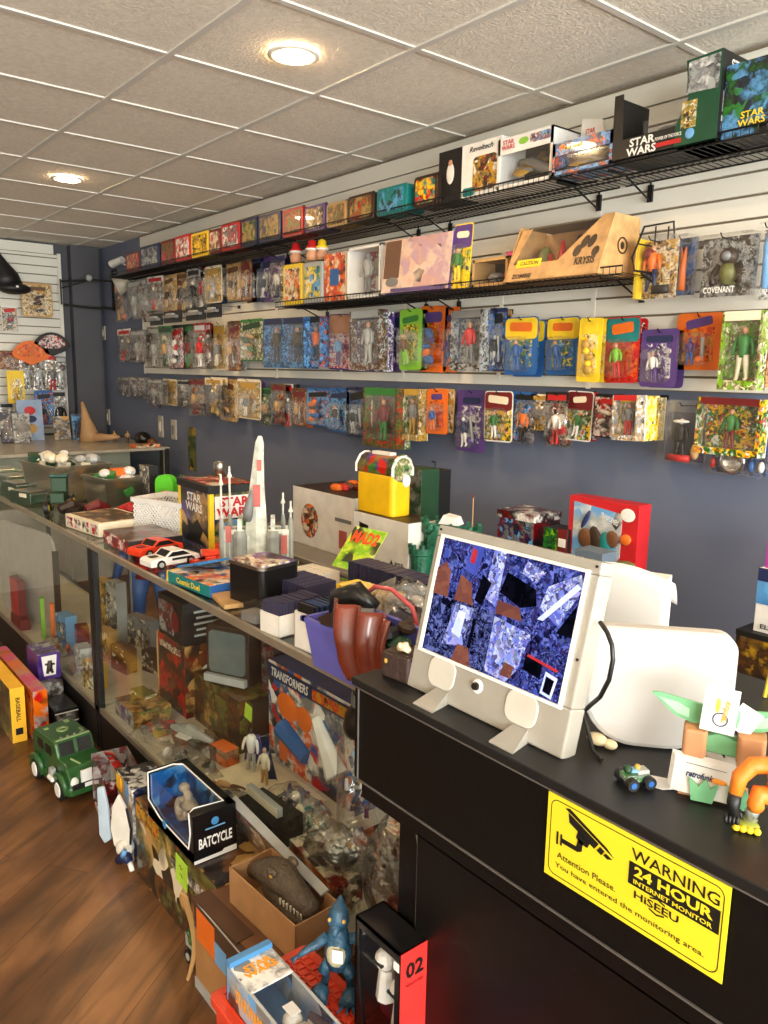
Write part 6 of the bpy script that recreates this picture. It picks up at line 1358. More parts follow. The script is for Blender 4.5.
# right edge stack
t_ = thing('black_stand', 'low black stand by the wall at the right edge of the picture', 'stand', (-.82, 2.45, 0))
b = MB(); b.box((0, 0, .32), (.56, .4, .64), cm('black')); b.build('body', t_, bevel=.003); b = MB(); b.box((0, 0, .649), (.58, .42, .016), cm('black', .3)); b.build('top', t_)
t_, w, h = bx('window_toy_box', 'dark window toy box with yellow-green figures on the black stand', 'toy box', -1.095, -.78, 2.27, .658, .875, .18, A('olive','gold','dbrown','brown','black',sc=12), cm('black'))
b = MB(); b.box((0, -.092, h*.1), (w, .003, h*.2), cm('black')); b.box((0, -.092, h*.96), (w, .003, h*.08), cm('black')); b.ball((.0, -.094, h*.14), (.05, .002, .01), cm('teal')); b.build('border', t_)
t_, w, h = bx('console_game_box', 'white and blue boxed item on top of the dark window box', 'box', -1.055, -.8, 2.29, .876, 1.07, .15, cm('white'), cm('white'))
b = MB(); b.box((0, -.076, h*.62), (w, .003, h*.35), A('lblue','blue','lblue',sc=6)); b.box((0, -.077, h*.9), (w, .003, h*.2), cm('dblue')); b.build('printed_panel', t_)
lettering('ELITE', .06, .014, BKL, TR(-w*.3, -.078, h*.1), t_)
t_, w, h = bx('pink_box', 'bright purple-pink box at the very top of the right edge stack', 'box', -1.045, -.85, 2.3, 1.071, 1.15, .12, mat('magenta_card', (176, 60, 160)), mat('magenta_card'))
# ------------------------------------------------------------------ on the floor in front of the cases
FB = 'boxes stacked on the floor before the cases'
t_, w, h = bx('board_game_box', 'large game box with yellow spine standing on edge on the floor', 'game', -4.15, -3.47, .77, .001, .25, .06, A('brown','dbrown','tan','olive','black',sc=12), mat('spine_yellow', (238, 182, 40)), FB, top=mat('spine_yellow'))
lettering('BASEBALL', .11, .018, BKL, TR(w/2+.0005, 0, .15) @ RZ(90) @ RY(90), t_)
b = MB(); b.box((w/2+.0005, 0, .05), (.001, .03, .03), BKL); b.build('spine_mark', t_)
t_, w, h = bx('board_game_box', 'orange and red box standing on edge behind the yellow-spined game', 'game', -4.1, -3.42, .85, .001, .235, .06, A('orange','red','tan'), A('orange','red','silver','orange',sc=16), FB, top=A('skin','orange','pink',sc=8))
t_, w, h = bx('plastic_box', 'grey translucent box beneath the purple mug box', 'box', -3.83, -3.6, .93, .001, .19, .1, cm('grey'), A('grey','silver','dbrown',sc=18), FB)
t_, w, h = bx('window_box_toy', 'small black-edged window carton on the floor behind the green truck', 'toy box', -3.58, -3.4, .93, .001, .13, .1, cm('black'), cm('black'), FB)
b = MB(); b.box((w/2+.001, 0, h/2), (.002, .085, h*.8), A('grey','silver','dbrown')); b.box((0, 0, h+.001), (w*.9, .09, .002), WIN); b.build('window', t_)
b = MB()
for z in (.2, .55, .9): b.box((w/2+.003, 0, h*z), (.003, .1, .004), WHT)
b.build('white_edge', t_)
PB = A('purple','purple',(60, 36, 110),'purple',sc=14)
t_, w, h = bx('mug_box', 'purple box with white cup-shaped picture of a small brown figure on the stack', 'box', -3.82, -3.64, .935, .1915, .315, .1, PB, PB, FB, top=A('purple','dbrown','silver','purple',sc=22))
b = MB(); b.prism([(-.026, .01), (.026, .01), (.034, .105), (-.034, .105)], .002, WHT, X=TR(w/2+.002, 0, .008) @ RZ(90)); b.build('cup_picture', t_)
b = MB(); b.tube([(w/2+.004, -.012, .03), (w/2+.004, 0, .06), (w/2+.004, .002, .09)], [.006, .013, .009], cm('dbrown'), 8); b.tube([(w/2+.004, .012, .03), (w/2+.004, 0, .055)], [.006, .01], cm('dbrown'), 8); b.tube([(w/2+.004, -.02, .075), (w/2+.004, .022, .07)], [.005, .005], cm('dbrown'), 8); b.build('printed_shape', t_)
# green armoured toy truck
TG = mat('truck_green', (38, 84, 40), rough=.32, coat=.3, var=.08); TGL = mat('truck_pale_green', (140, 164, 110), rough=.4)
t_ = thing('toy_truck', 'chunky dark green toy armoured truck with white grille and wheels on the floor', 'toy truck', (-3.0, .865, .001), radians(6)); t_.scale = (.84, .88, 1.0)
b = MB(); b.prism([(-.2, .05), (-.2, .17), (-.17, .2), (.06, .205), (.09, .15), (.17, .135), (.205, .1), (.21, .05)], .17, TG, X=TR(0, -.085, 0)); b.rbox((0, 0, .05), (.43, .19, .035), .03, TG, axis='z'); b.build('body', t_, bevel=.008)
for sy in (-1, 1):
    for x in (-.13, .13): b = MB(); b.tube([(x-.06, sy*.09, .04), (x-.045, sy*.095, .085), (x, sy*.095, .1), (x+.045, sy*.095, .085), (x+.06, sy*.09, .04)], .015, TG, 8); b.build('fender', t_, smooth=True)
for x in (-.13, .13):
    for sy in (-1, 1):
        b = MB(); b.lathe([(0, -.02), (.042, -.02), (.045, 0), (.042, .02), (0, .02)], cm('black'), 22, X=TR(x, sy*.085, .045) @ RX(90), cap=False); b.lathe([(0, -.0225), (.03, -.0225), (.026, -.026), (0, -.026)], cm('white'), 18, X=TR(x, sy*.085, .045) @ RX(90), cap=False); b.lathe([(0, .0225), (.03, .0225), (.026, .026), (0, .026)], cm('white'), 18, X=TR(x, sy*.085, .045) @ RX(90), cap=False); b.build('wheel', t_, smooth=False)
b = MB()
b = MB()
for sy in (-1, 1): b = MB(); b.add([(.068, sy*.07, .2), (.068, sy*.008, .2), (.093, sy*.008, .155), (.093, sy*.07, .155)], [(0, 1, 2, 3), (3, 2, 1, 0)], cm('black', .3)); b.build('windscreen', t_, solid=.002)
for k in range(2): b = MB(); b.box((-.1+.09*k, -.0865, .16), (.06, .002, .035), cm('black', .3)); b.build('side_window', t_)
b = MB(); b.box((.208, 0, .095), (.012, .07, .06), cm('white')); b.box((.216, 0, .07), (.01, .15, .02), cm('black')); b.box((.222, 0, .07), (.003, .05, .016), WHT); b.build('grille', t_, bevel=.002)
for sy in (-1, 1): b = MB(); b.ball((.2, sy*.062, .085), (.014, .02, .02), cm('white')); b.build('headlamp', t_, smooth=True)
b = MB(); b.lathe([(.014, 0), (.026, 0), (.026, .004), (.014, .004), (.014, 0)], TGL, 22, X=TR(-.06, 0, .2025), cap=False); b.build('roof_hatch', t_)
b = MB(); b.box((.05, 0, .207), (.012, .15, .004), TGL); b.build('roof_bar', t_)
b = MB(); b.box((-.14, .05, .2), (.03, .02, .006), TGL); b.box((-.12, -.05, .2), (.02, .02, .006), TGL); b.box((0, .06, .205), (.04, .008, .004), TGL)
b.build('roof_markings', t_)
b = MB()
for k in range(4): b.ball((.035, -.045+.03*k, .206), .007, cm('grey'), 8, 5)
b.build('roof_lights', t_)
b = MB(); b.tube([(.12, -.04, .148), (.17, -.02, .138)], .004, TGL, 6); b.build('hood_stripe', t_)
b = MB(); b.box((.06, -.1, .09), (.03, .02, .04), cm('silver')); b.cyl((.05, -.11, .075), (.09, -.11, .075), .01, cm('white')); b.build('side_pump', t_)
# red-edged clear window carton
RED2 = A('red','white','dred','black',sc=26)
t_ = thing('window_box_toy', 'empty-looking clear window carton with red printed edges beside the green truck', 'toy box', (-2.66, .93, .001), radians(-8), FB)
b = MB(); b.box((0, 0, .004), (.24, .13, .008), cm('red')); b.box((0, .064, .1), (.24, .003, .2), A('grey','brown','dred','silver',sc=12)); b.box((.118, 0, .1), (.004, .13, .2), RED2); b.box((-.118, 0, .1), (.004, .13, .2), A('dred','grey','silver')); b.box((0, -.064, .012), (.24, .003, .024), RED2); b.box((0, 0, .198), (.24, .03, .003), A('dbrown','silver','red'), rz=.05); b.box((.1, -.064, .1), (.03, .003, .2), RED2); b.build('carton', t_)
b = MB(); b.box((0, -.063, .11), (.235, .001, .18), WIN); b.box((0, 0, .199), (.236, .128, .001), WIN); b.build('window', t_)
b = MB(); b.ball((-.02, 0, .06), (.05, .04, .04), cm('dred')); b.ball((.03, .01, .1), (.03, .02, .04), cm('grey')); b.tube([(-.06, 0, .15), (.0, 0, .1)], [.01, .02], cm('silver')); b.build('toy', t_, smooth=True)
# white and blue finned packs
t_ = thing('finned_toy_box', 'black and white toy box with two tall white fin-shaped pieces standing at its front', 'toy box', (-2.42, .93, .001), radians(-4), FB)
b = MB(); b.box((0, 0, .13), (.16, .12, .26), A('black','white','grey','dblue',sc=20), front=A('lblue','white','black','tan',sc=10), top=A('black','silver','white','black',sc=24)); b.box((-.055, -.0615, .225), (.05, .003, .05), mat('spine_yellow')); b.build('box_body', t_)
FW = mat('fin_white', (222, 216, 204), rough=.5)
b = MB(); b.prism([(-.07, .03), (-.05, .0), (-.025, .02), (-.03, .14), (-.045, .21), (-.07, .2)], .012, mat('fin_blue_white', (186, 204, 220), rough=.4), X=TR(-.0, -.085, .03) @ RZ(38) @ TR(0, -.012, 0)); b.build('blue_fin', t_, bevel=.004)
b = MB(); b.prism([(-.005, .06), (.03, .03), (.055, .05), (.06, .13), (.045, .2), (.02, .245), (-.005, .2), (-.015, .12)], .014, FW, X=TR(.035, -.1, 0) @ RZ(38) @ TR(0, -.014, 0)); b.ball((.07, -.085, .06), (.03, .03, .03), FW); b.build('white_fin', t_, bevel=.004)
b = MB(); b.tube([(.088, -.075, .05), (.092, -.07, .13), (.08, -.078, .2)], .004, BKL, 6); b.build('black_stripe', t_)
t_ = thing('crouched_toy', 'small dark blue and white toy lying on the floor under the white fins', 'toy', (-2.33, .83, .001), .4)
b = MB(); b.tube([(-.03, 0, .02), (0, 0, .05), (.02, 0, .03)], [.015, .022, .012], cm('dblue'), 8); b.tube([(.0, -.01, .05), (.02, -.02, .08)], [.01, .008], cm('lblue'), 8); b.tube([(.02, 0, .03), (.04, -.01, .01)], [.01, .008], cm('white'), 8); b.build('body', t_, smooth=True)
t_, w, h = bx('blue_booklet', 'dark blue booklet corner sticking up behind the black toy boxes', 'booklet', -2.33, -2.22, 1.0, .001, .27, .01, A('dblue','blue','white',sc=14), cm('white'), None)
# picture carton and the black window box on it
t_ = thing('picture_carton', 'long brown picture carton on the floor under the black window box', 'toy box', (-2.0, .945, .001), 0, FB)
b = MB(); b.box((0, 0, .134), (.56, .19, .268), A('brown','tan','dbrown','black',sc=14), front=A('cream','tan','olive','black','brown',sc=10), side=A('dbrown','tan','grey',sc=24)); b.build('box_body', t_, bevel=.002)
b = MB(); b.box((-.18, -.0965, .235), (.17, .003, .045), A('gold','orange','brown','gold',sc=30)); b.box((.1, -.0965, .2), (.2, .003, .03), A('white','grey','black')); b.build('title_band', t_)
n_ = MB(); n_.box((0, 0, 0), (.075, .002, .085), mat('green_sticky_note', (180, 226, 70))); o = n_.build('price_note'); o.location = (-1.93, .8465, .2); o.rotation_euler = (0, radians(4), 0); tag(o, 'lime green price note stuck on the side of the long picture carton', 'note')
b = MB(); b.tube([(-.015, -.0018, .015), (-.005, -.0018, .02), (.002, -.0018, .01), (.012, -.0018, .02)], .0008, BKL, 5); b.tube([(-.01, -.0018, -.01), (0, -.0018, -.005), (.01, -.0018, -.012)], .0008, BKL, 5); b.build('scribble', o)
t_ = thing('window_cycle_box', 'black cut-corner window box with blue backing and toy motorcycle inside', 'toy box', (-2.0, .91, .27), 0, FB)
K = cm('black', .35); w, d, h = .32, .13, .145
b = MB(); b.box((0, 0, .003), (w, d, .006), K); b.box((0, d/2-.002, h/2), (w, .004, h), K); b.box((w/2-.002, 0, h/2), (.004, d, h), K); b.box((-w/2+.002, 0, h/2), (.004, d, h), K)
b.box((0, -d/2+.0015, .017), (w, .003, .034), K); b.prism([(-w/2, 0), (-w/2, h), (-w*.46, h), (-w*.46, h*.4), (-w*.2, h*.24), (w*.4, h*.24), (w*.44, h*.6), (w*.44, h), (w/2, h), (w/2, 0)], .003, K, X=TR(0, -d/2, 0))
b.box((0, d/2-.012, h), (w, .024, .003), K); b.box((w*.44, 0, h), (w*.12, d, .003), K); b.box((-w*.48, 0, h), (w*.04, d, .003), K)
b.build('carton', t_, bevel=.001)
b = MB(); b.tube([(-w*.46, -d/2-.001, h), (-w*.46, -d/2-.001, h*.4), (-w*.2, -d/2-.001, h*.24), (w*.4, -d/2-.001, h*.24), (w*.44, -d/2-.001, h*.6), (w*.42, -d/2-.001, h), (w*.38, -d/2+.02, h+.002), (w*.42, d/2-.026, h+.002), (-w*.4, d/2-.026, h+.002), (-w*.46, d/2-.05, h+.002), (-w*.46, -d/2, h)], .0022, WHT, 6); b.build('white_outline', t_)
b = MB(); b.box((-w*.02, 0, h-.0005), (w*.9, d*.96, .0008), WIN); b.box((-w*.02, -d/2+.004, h*.6), (w*.9, .0008, h*.76), WIN); b.build('window', t_)
b = MB(); b.box((-w*.02, d/2-.006, h*.5), (w*.9, .003, h*.94), A('blue','lblue','blue','dblue',sc=14)); b.box((-w*.46, 0, h*.5), (.003, d*.9, h*.9), A('blue','lblue','blue',sc=14)); b.box((-w*.1, 0, .01), (w*.7, d*.9, .003), A('blue','dblue',sc=14)); b.build('blue_backing', t_)
b = MB(); RG = mat('pale_resin', (168, 158, 140), rough=.5)
for x, r in ((-.05, .035), (.07, .038)): b.lathe([(r*.6, -.012), (r, -.012), (r, .012), (r*.6, .012), (r*.6, -.012)], RG, 20, X=TR(x, 0, .05) @ RX(80), cap=False)
b.tube([(-.05, 0, .06), (.0, 0, .085), (.06, 0, .075)], [.012, .022, .014], RG, 8); b.tube([(0, 0, .08), (-.01, 0, .11), (-.03, 0, .125)], [.012, .014, .008], RG, 8); b.ball((-.035, 0, .125), (.018, .016, .014), RG); b.build('toy_cycle', t_, smooth=True)
lettering('BATCYCLE', d*.78, h*.22, WHT, TR(w/2+.0008, 0, h*.4) @ RZ(90), t_, bold=.03)
b = MB(); b.ball((w/2+.001, 0, h*.78), (.0015, .012, .012), mat('emblem_blue', (70, 140, 200))); b.box((w/2+.001, 0, h*.66), (.001, .06, .004), cm('lblue')); b.build('printed_emblem', t_); b = MB(); b.prism([(-d/2, 0), (d/2, 0), (d/2, .016), (d*.2, .016), (d*.15, .01), (-d/2, .01)], .001, WHT, X=TR(w/2+.001, 0, .002) @ RZ(90)); b.build('white_stripe', t_); b = MB(); b.ball((-w*.1, -d/2-.002, h*.22), (.014, .002, .014), mat('emblem_blue')); b.build('printed_emblem', t_)
# small green toy vehicle squeezed between cartons
t_ = thing('small_army_toy', 'green and grey toy vehicle squeezed on the floor between the two cartons', 'toy', (-1.79, .825, .001), .1); t_.scale = (.62, .5, .7)
b = MB(); b.box((0, 0, .1), (.14, .05, .06), A('green','grey','silver','dgreen',sc=20)); b.box((.02, 0, .16), (.08, .045, .06), cm('dgreen')); b.box((0, 0, .05), (.13, .04, .05), cm('dgreen')); b.build('body', t_, bevel=.004)
for x in (-.045, .045): b = MB(); b.cyl((x, -.03, .03), (x, .03, .03), .029, cm('black'), 18); b.cyl((x, -.032, .03), (x, .032, .03), .016, cm('silver'), 14); b.build('wheel', t_)
# brown cardboard carton with flap
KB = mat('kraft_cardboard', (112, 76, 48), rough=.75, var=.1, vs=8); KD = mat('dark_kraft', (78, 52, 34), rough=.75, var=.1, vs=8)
t_ = thing('cardboard_carton', 'large brown cardboard carton on the floor under the dinosaur head box', 'carton', (-1.52, .905, .001), 0, FB)
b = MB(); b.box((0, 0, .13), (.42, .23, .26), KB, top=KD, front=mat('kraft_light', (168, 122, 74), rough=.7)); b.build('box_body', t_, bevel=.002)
b = MB(); b.box((0, -.02, .2615), (.42, .16, .003), KB, rz=.0); b.box((-.1, -.09, .263), (.22, .05, .004), KD, rz=.05); b.build('top_flap', t_)
b = MB(); b.box((-.14, -.1165, .2), (.1, .003, .09), cm('orange')); b.box((-.06, -.1165, .18), (.06, .003, .06), cm('lblue')); b.box((0, -.1165, .015), (.42, .003, .03), cm('silver')); b.tube([(-.21, -.117, .26), (.21, -.117, .26)], .002, cm('silver'), 5); b.box((0, -.1162, .22), (.41, .002, .075), KD); b.build('printed_panel', t_)
t_ = thing('cardboard_strip', 'torn tan cardboard strip standing against the cartons', 'cardboard', (-1.76, .78, .001), .2)
b = MB(); b.grid(lambda u, v: ((u-.5)*.03*(1-.7*(1-v))+.01*sin(5*v), .02*sin(3*v), .25*v), 3, 10, cm('tan')); b.build('strip', t_, solid=.004)
# open kraft box with the toy dinosaur head
KR = mat('kraft_box_light', (176, 132, 88), rough=.7, var=.06)
BX, BY, BZ = -1.51, .925, .2665
t_ = thing('open_kraft_box', 'open light cardboard box holding a brown reptile head on the brown carton', 'box', (BX, BY, BZ), radians(3))
w, d, h = .29, .13, .1; e = .004; b = MB(); b.box((0, 0, e/2), (w, d, e), KR)
for sx in (-1, 1): b.box((sx*(w/2-e/2), 0, h/2), (e, d, h), KR)
for sy in (-1, 1): b.box((0, sy*(d/2-e/2), h/2), (w, e, h), KR)
b.build('box_body', t_, bevel=.001)
t_ = thing('toy_reptile_head', 'brown toy reptile head with open jaw and teeth in the cardboard box', 'toy', (BX, BY, BZ+.02), radians(3))
DN = mat('reptile_brown', (92, 78, 62), rough=.5, var=.2, vs=60, bump=.6, bs=120)
b = MB(); b.tube([(-.13, 0, .05), (-.09, 0, .07), (-.04, 0, .09), (.0, 0, .1), (.03, 0, .094), (.08, 0, .084), (.12, 0, .078), (.132, 0, .076)], [.02, .028, .04, .042, .034, .027, .024, .012], DN, 14); b.build('skull', t_, smooth=True)
b = MB(); b.tube([(-.05, 0, .06), (-.01, 0, .04), (.05, -.004, .03), (.11, -.006, .032), (.124, -.006, .034)], [.03, .034, .028, .022, .01], DN, 12); b.build('jaw', t_, smooth=True)
for sy in (-1, 1):
    b = MB(); b.ball((.0, sy*.032, .128), (.02, .01, .01), DN); b.ball((.006, sy*.038, .122), (.007, .005, .005), cm('gold')); b.build('eye', t_, smooth=True)
b = MB()
for k in range(7):
    for sy in (-1, 1): b.tube([(.03+k*.013, sy*(.028-.001*k), .07), (.03+k*.013, sy*(.028-.001*k), .054)], [.004, .001], cm('cream'), 5)
b.build('teeth', t_); b = MB(); b.ball((.06, 0, .056), (.055, .022, .012), cm('dgreen')); b.build('mouth_lining', t_, smooth=True)
t_ = thing('price_card', 'pink price card with white label tucked in the cardboard box', 'card', (BX-.06, BY+.045, BZ+.06), X=RZ(3) @ RX(-35))
b = MB(); b.box((0, 0, 0), (.07, .002, .07), mat('pink_card', (232, 120, 140))); b.build('card', t_); b = MB(); b.box((.01, -.002, -.015), (.035, .001, .03), PAP); b.build('white_label', t_)
# long game box leaning on the case
t_ = thing('long_game_box', 'long busy-printed box with silver edge leaning against the case front', 'game', (-1.66, 1.035, .28), X=RY(4) @ RX(18))
b = MB(); b.box((0, -.012, .05), (.46, .02, .12), A('brown','cream','dred','grey','dgreen',sc=26)); b.build('box_body', t_); b = MB(); b.box((0, -.012, .112), (.47, .024, .006), cm('silver')); b.build('silver_edge', t_)
# orange-red crate
OR = mat('crate_orange_red', (206, 62, 36), rough=.45, var=.06)
t_ = thing('plastic_crate', 'orange-red plastic crate with ribbed lid at the bottom of the picture', 'crate', (-1.06, .722, .001))
w, d, h = .42, .235, .4
b = MB(); b.box((0, 0, h*.49), (w-.02, d-.02, h*.96), OR, taper=.95); b.rbox((0, 0, h-.012), (w, d, .02), .015, OR, axis='z'); b.build('crate_body', t_, bevel=.003)
b = MB()
for i in range(21): b.box((-w/2+.02+i*(w-.04)/20, 0, h-.001), (.004, d-.04, .006), OR)
for j in range(10): b.box((0, -d/2+.02+j*(d-.04)/9, h-.001), (w-.04, .004, .006), OR)
b.build('lid_lattice', t_)
# the boxed white-armoured figure
t_ = thing('boxed_large_figure', 'long blue-edged window box with a white armoured figure lying on the orange crate', 'toy box', (-1.04, .672, .4045), 0)
w, d, h = .38, .095, .075; BE = mat('box_edge_blue', (70, 130, 180), rough=.35); 
b = MB(); b.box((0, 0, .002), (w, d, .004), BE)
for sy in (-1, 1): b.box((0, sy*(d/2-.002), h/2), (w, .004, h), A('silver','lblue','grey',sc=14)); b.box((0, sy*(d/2-.003), h), (w, .006, .003), cm('silver'))
b.box((-w/2+.002, 0, h/2), (.004, d, h), BE); b.box((-w/2+.008, 0, h+.006), (.016, d, .014), BE); b.box((-w/2+.055, 0, h+.001), (.08, d*.96, .003), A('white','silver','white','grey',sc=20)); b.box((w/2-.002, 0, h/2), (.004, d, h), BE); b.build('carton', t_, bevel=.001)
b = MB(); b.box((.04, 0, h+.0005), (w-.1, d*.94, .0008), WIN); b.build('window', t_)
lettering('STAR\nWARS', d*.74, .034, mat('lettering_gold', (244, 160, 40), var=0), TR(-w/2+.045, 0, h+.003) @ Matrix(((0, 0, -1, 0), (1, 0, 0, 0), (0, -1, 0, 0), (0, 0, 0, 1))), t_, bold=.05)
lettering('STAR WARS', .1, .03, mat('lettering_gold'), TR(-w/2+.09, -d/2-.0005, h*.5), t_, bold=.04)
b = MB(); WA = mat('armour_white', (226, 224, 218), rough=.35, var=.02); b.tube([(.0, 0, .04), (.05, 0, .042), (.1, 0, .04), (.17, 0, .036)], [.02, .032, .028, .02], WA, 12); b.tube([(-.01, -.03, .04), (.06, -.036, .04), (.13, -.03, .036)], [.01, .012, .01], WA, 8); b.tube([(-.01, .03, .04), (.06, .036, .04), (.13, .03, .036)], [.01, .012, .01], WA, 8); b.ball((-.025, 0, .045), (.02, .019, .018), WA); b.build('armoured_figure', t_, smooth=True)
b = MB(); b.tube([(.0, .02, .066), (.045, .032, .062), (.06, .03, .06)], [.006, .012, .004], cm('dbrown'), 8); b.box((-.02, -.005, h+.002), (.03, .022, .001), PAP); b.build('strap_and_label', t_)
# black box with the red end
t_ = thing('numbered_figure_box', 'black figure box with red end panel numbered 02 beside the counter', 'toy box', (-.959, .815, .4045), 0)
w, d, h = .128, .066, .236; RP = mat('end_panel_red', (226, 52, 48), rough=.35)
b = MB(); b.box((0, 0, .003), (w, d, .006), K); b.box((0, d/2-.002, h/2), (w, .004, h), K); b.box((0, 0, h-.003), (w, d, .006), K); b.box((w/2-.001, 0, h/2), (.004, d, h), RP); b.box((-w/2+.002, 0, h/2), (.004, d, h), K)
for pts_ in ([(-w/2, 0), (w/2, 0), (w/2, h*.08), (-w/2, h*.08)], [(-w/2, h*.92), (w/2, h*.92), (w/2, h), (-w/2, h)], [(w*.38, h*.08), (w/2, h*.08), (w/2, h*.92), (w*.38, h*.92)], [(-w/2, h*.08), (-w*.3, h*.08), (-w*.42, h*.5), (-w*.42, h*.92), (-w/2, h*.92)]): b.prism(pts_, .003, K, X=TR(0, -d/2, 0))
b.build('carton', t_)
b = MB(); b.box((0, d/2-.006, h*.5), (w*.94, .002, h*.94), mat('deep_red_backing', (120, 24, 34))); b.build('red_backing', t_)
b = MB(); b.box((0, -d/2+.004, h*.5), (w*.8, .0008, h*.86), WIN); b.build('window', t_)
for x, z, s_ in ((-.012, .165, .02), (.032, .13, .021)):
    b = MB(); b.ball((x, -.005, z), (s_, s_*.9, s_), WA); b.box((x, -.005-s_*.8, z), (s_*1.3, .006, s_*.25), BKL); b.tube([(x, 0, z-s_), (x, 0, z-s_-.06)], [.014, .02], WA); b.build('white_helmet_figure', t_, smooth=False)
lettering('02', d*.62, h*.13, BKL, TR(w/2+.0016, -.002, h*.84) @ RZ(90), t_, bold=.03)
lettering('THE BLACK SERIES', d*.6, h*.025, mat('lettering_dred', (120, 20, 24)), TR(w/2+.0016, -.002, h*.72) @ RZ(90), t_)
b = MB(); b.box((w*.42, -d/2-.001, h*.88), (.014, .001, .016), WHT); b.build('price_sticker', t_)
# blue creature figure
BC = mat('creature_blue', (44, 84, 110), rough=.45, var=.3, vs=60, bump=.3, bs=100); BCL = mat('creature_belly', (190, 182, 150), rough=.5, var=.15, vs=40)
t_ = thing('blue_creature_figure', 'blue web-footed creature figure with pale belly standing on the orange crate', 'action figure', (-1.118, .812, .4045), radians(40)); t_.scale = (1.05, 1.0, .98)
b = MB()
b.tube([(0, 0, .055), (0, 0, .085), (0, 0, .115), (0, 0, .135), (0, -.004, .148)], [.022, .027, .024, .018, .013], BC, 14)
b.tube([(0, .002, .14), (0, -.002, .16), (0, .004, .176), (0, .012, .19), (0, .018, .2)], [.016, .022, .018, .009, .002], BC, 12)
b.tube([(0, -.004, .158), (0, -.022, .152), (0, -.034, .146)], [.015, .01, .004], BC, 10)
b.tube([(-.02, -.004, .122), (-.038, -.016, .108), (-.054, -.034, .106), (-.064, -.044, .1)], [.01, .009, .007, .005], BC, 10)
b.tube([(.02, 0, .12), (.046, .012, .116), (.07, .02, .1), (.08, .02, .088)], [.01, .013, .011, .003], BC, 10)
for sg in (-1, 1):
    b.tube([(sg*.014, 0, .062), (sg*.026, -.012, .048), (sg*.022, .0, .03), (sg*.026, -.006, .012)], [.014, .011, .007, .008], BC, 10)
    b.tube([(sg*.026, -.002, .01), (sg*.028, -.02, .008), (sg*.03, -.042, .004)], [.008, .016, .02], BC, 10)
b.tube([(0, .02, .07), (0, .04, .05), (0, .06, .02)], [.012, .008, .003], BC, 8)
b.build('body', t_, smooth=True)
b = MB(); b.ball((0, -.014, .092), (.02, .016, .03), BCL); b.build('belly', t_, smooth=True)
b = MB(); b.box((.006, -.031, .1), (.02, .001, .028), WHT); b.build('price_sticker', t_)
b = MB(); [b.ball((sg*.013, -.014, .166), .0045, cm('gold'), 8, 6) for sg in (-1, 1)]; b.build('eyes', t_)
b = MB()
for k in range(3): b.tube([(-.064, -.044, .1), (-.07-.004*k, -.05+.006*k, .096-.004*k), (-.072-.005*k, -.054+.008*k, .088-.003*k)], [.003, .0022, .0012], BC, 6)
b.build('hand_claws', t_, smooth=True)
for sg in (-1, 1):
    b = MB()
    for k in (-1, 0, 1): b.tube([(sg*.03+k*.01, -.046, .004), (sg*.03+k*.017, -.062, .002)], [.004, .0015], BC, 6)
    b.build('foot_claws', t_, smooth=True)
# packed toys at the near end of the case, seen low beside the counter
NR = 'toys packed at the near end of the nearer case'
t_, w, h = bx('orange_tray', 'orange plastic tray lying on the case deck by the jar', 'tray', -1.72, -1.56, 1.3, DZ, .25, .1, cm('orange'), cm('orange'), NR, top=A('orange','red','orange','brown',sc=20))
t_, w, h = bx('figure_carton', 'brown and red figure carton lying in the near corner of the case', 'toy box', -1.76, -1.5, 1.09, DZ, .29, .09, A('dred','brown','grey','orange','cream',sc=18), A('dred','black','cream',sc=20), NR, rz=-.1)
t_, w, h = bx('figure_carton', 'red and black figure carton behind the large crinkled bag', 'toy box', -1.56, -1.4, 1.28, DZ, .37, .1, A('dred','red','black','cream',sc=20), A('dred','orange','cream'), NR, rz=.15)
crumple('crinkled_clear_bag', 'large crinkled clear bag over red toys at the near end of the case', (-1.33, 1.18, DZ), .26, .18, .34, BAG, .1, inner=[(0, 0, .2, .3, .16, 'dred'), (-.1, 0, .5, .2, .12, 'grey'), (.1, .05, .35, .22, .14, 'orange')])
crumple('crinkled_clear_bag', 'smaller crinkled clear bag on the carton by the case glass', (-1.56, 1.14, DZ+.1), .18, .11, .12, BAG, .6, inner=[(0, 0, .4, .3, .3, 'grey'), (.1, 0, .5, .16, .2, 'tan')])
heap_bag('toy_bag', 'flat clear bag with orange and brown toys before the orange tray', (-1.66, 1.23, DZ), .2, .14, .08, ['orange','brown','red','grey'], .5, grp=NR)
t_, w, h = bx('cream_leaflet_box', 'thin cream and silver box standing by the case front near the dinosaur box', 'box', -1.98, -1.8, 1.085, DZ+.151, .37, .02, cm('cream'), cm('silver'))
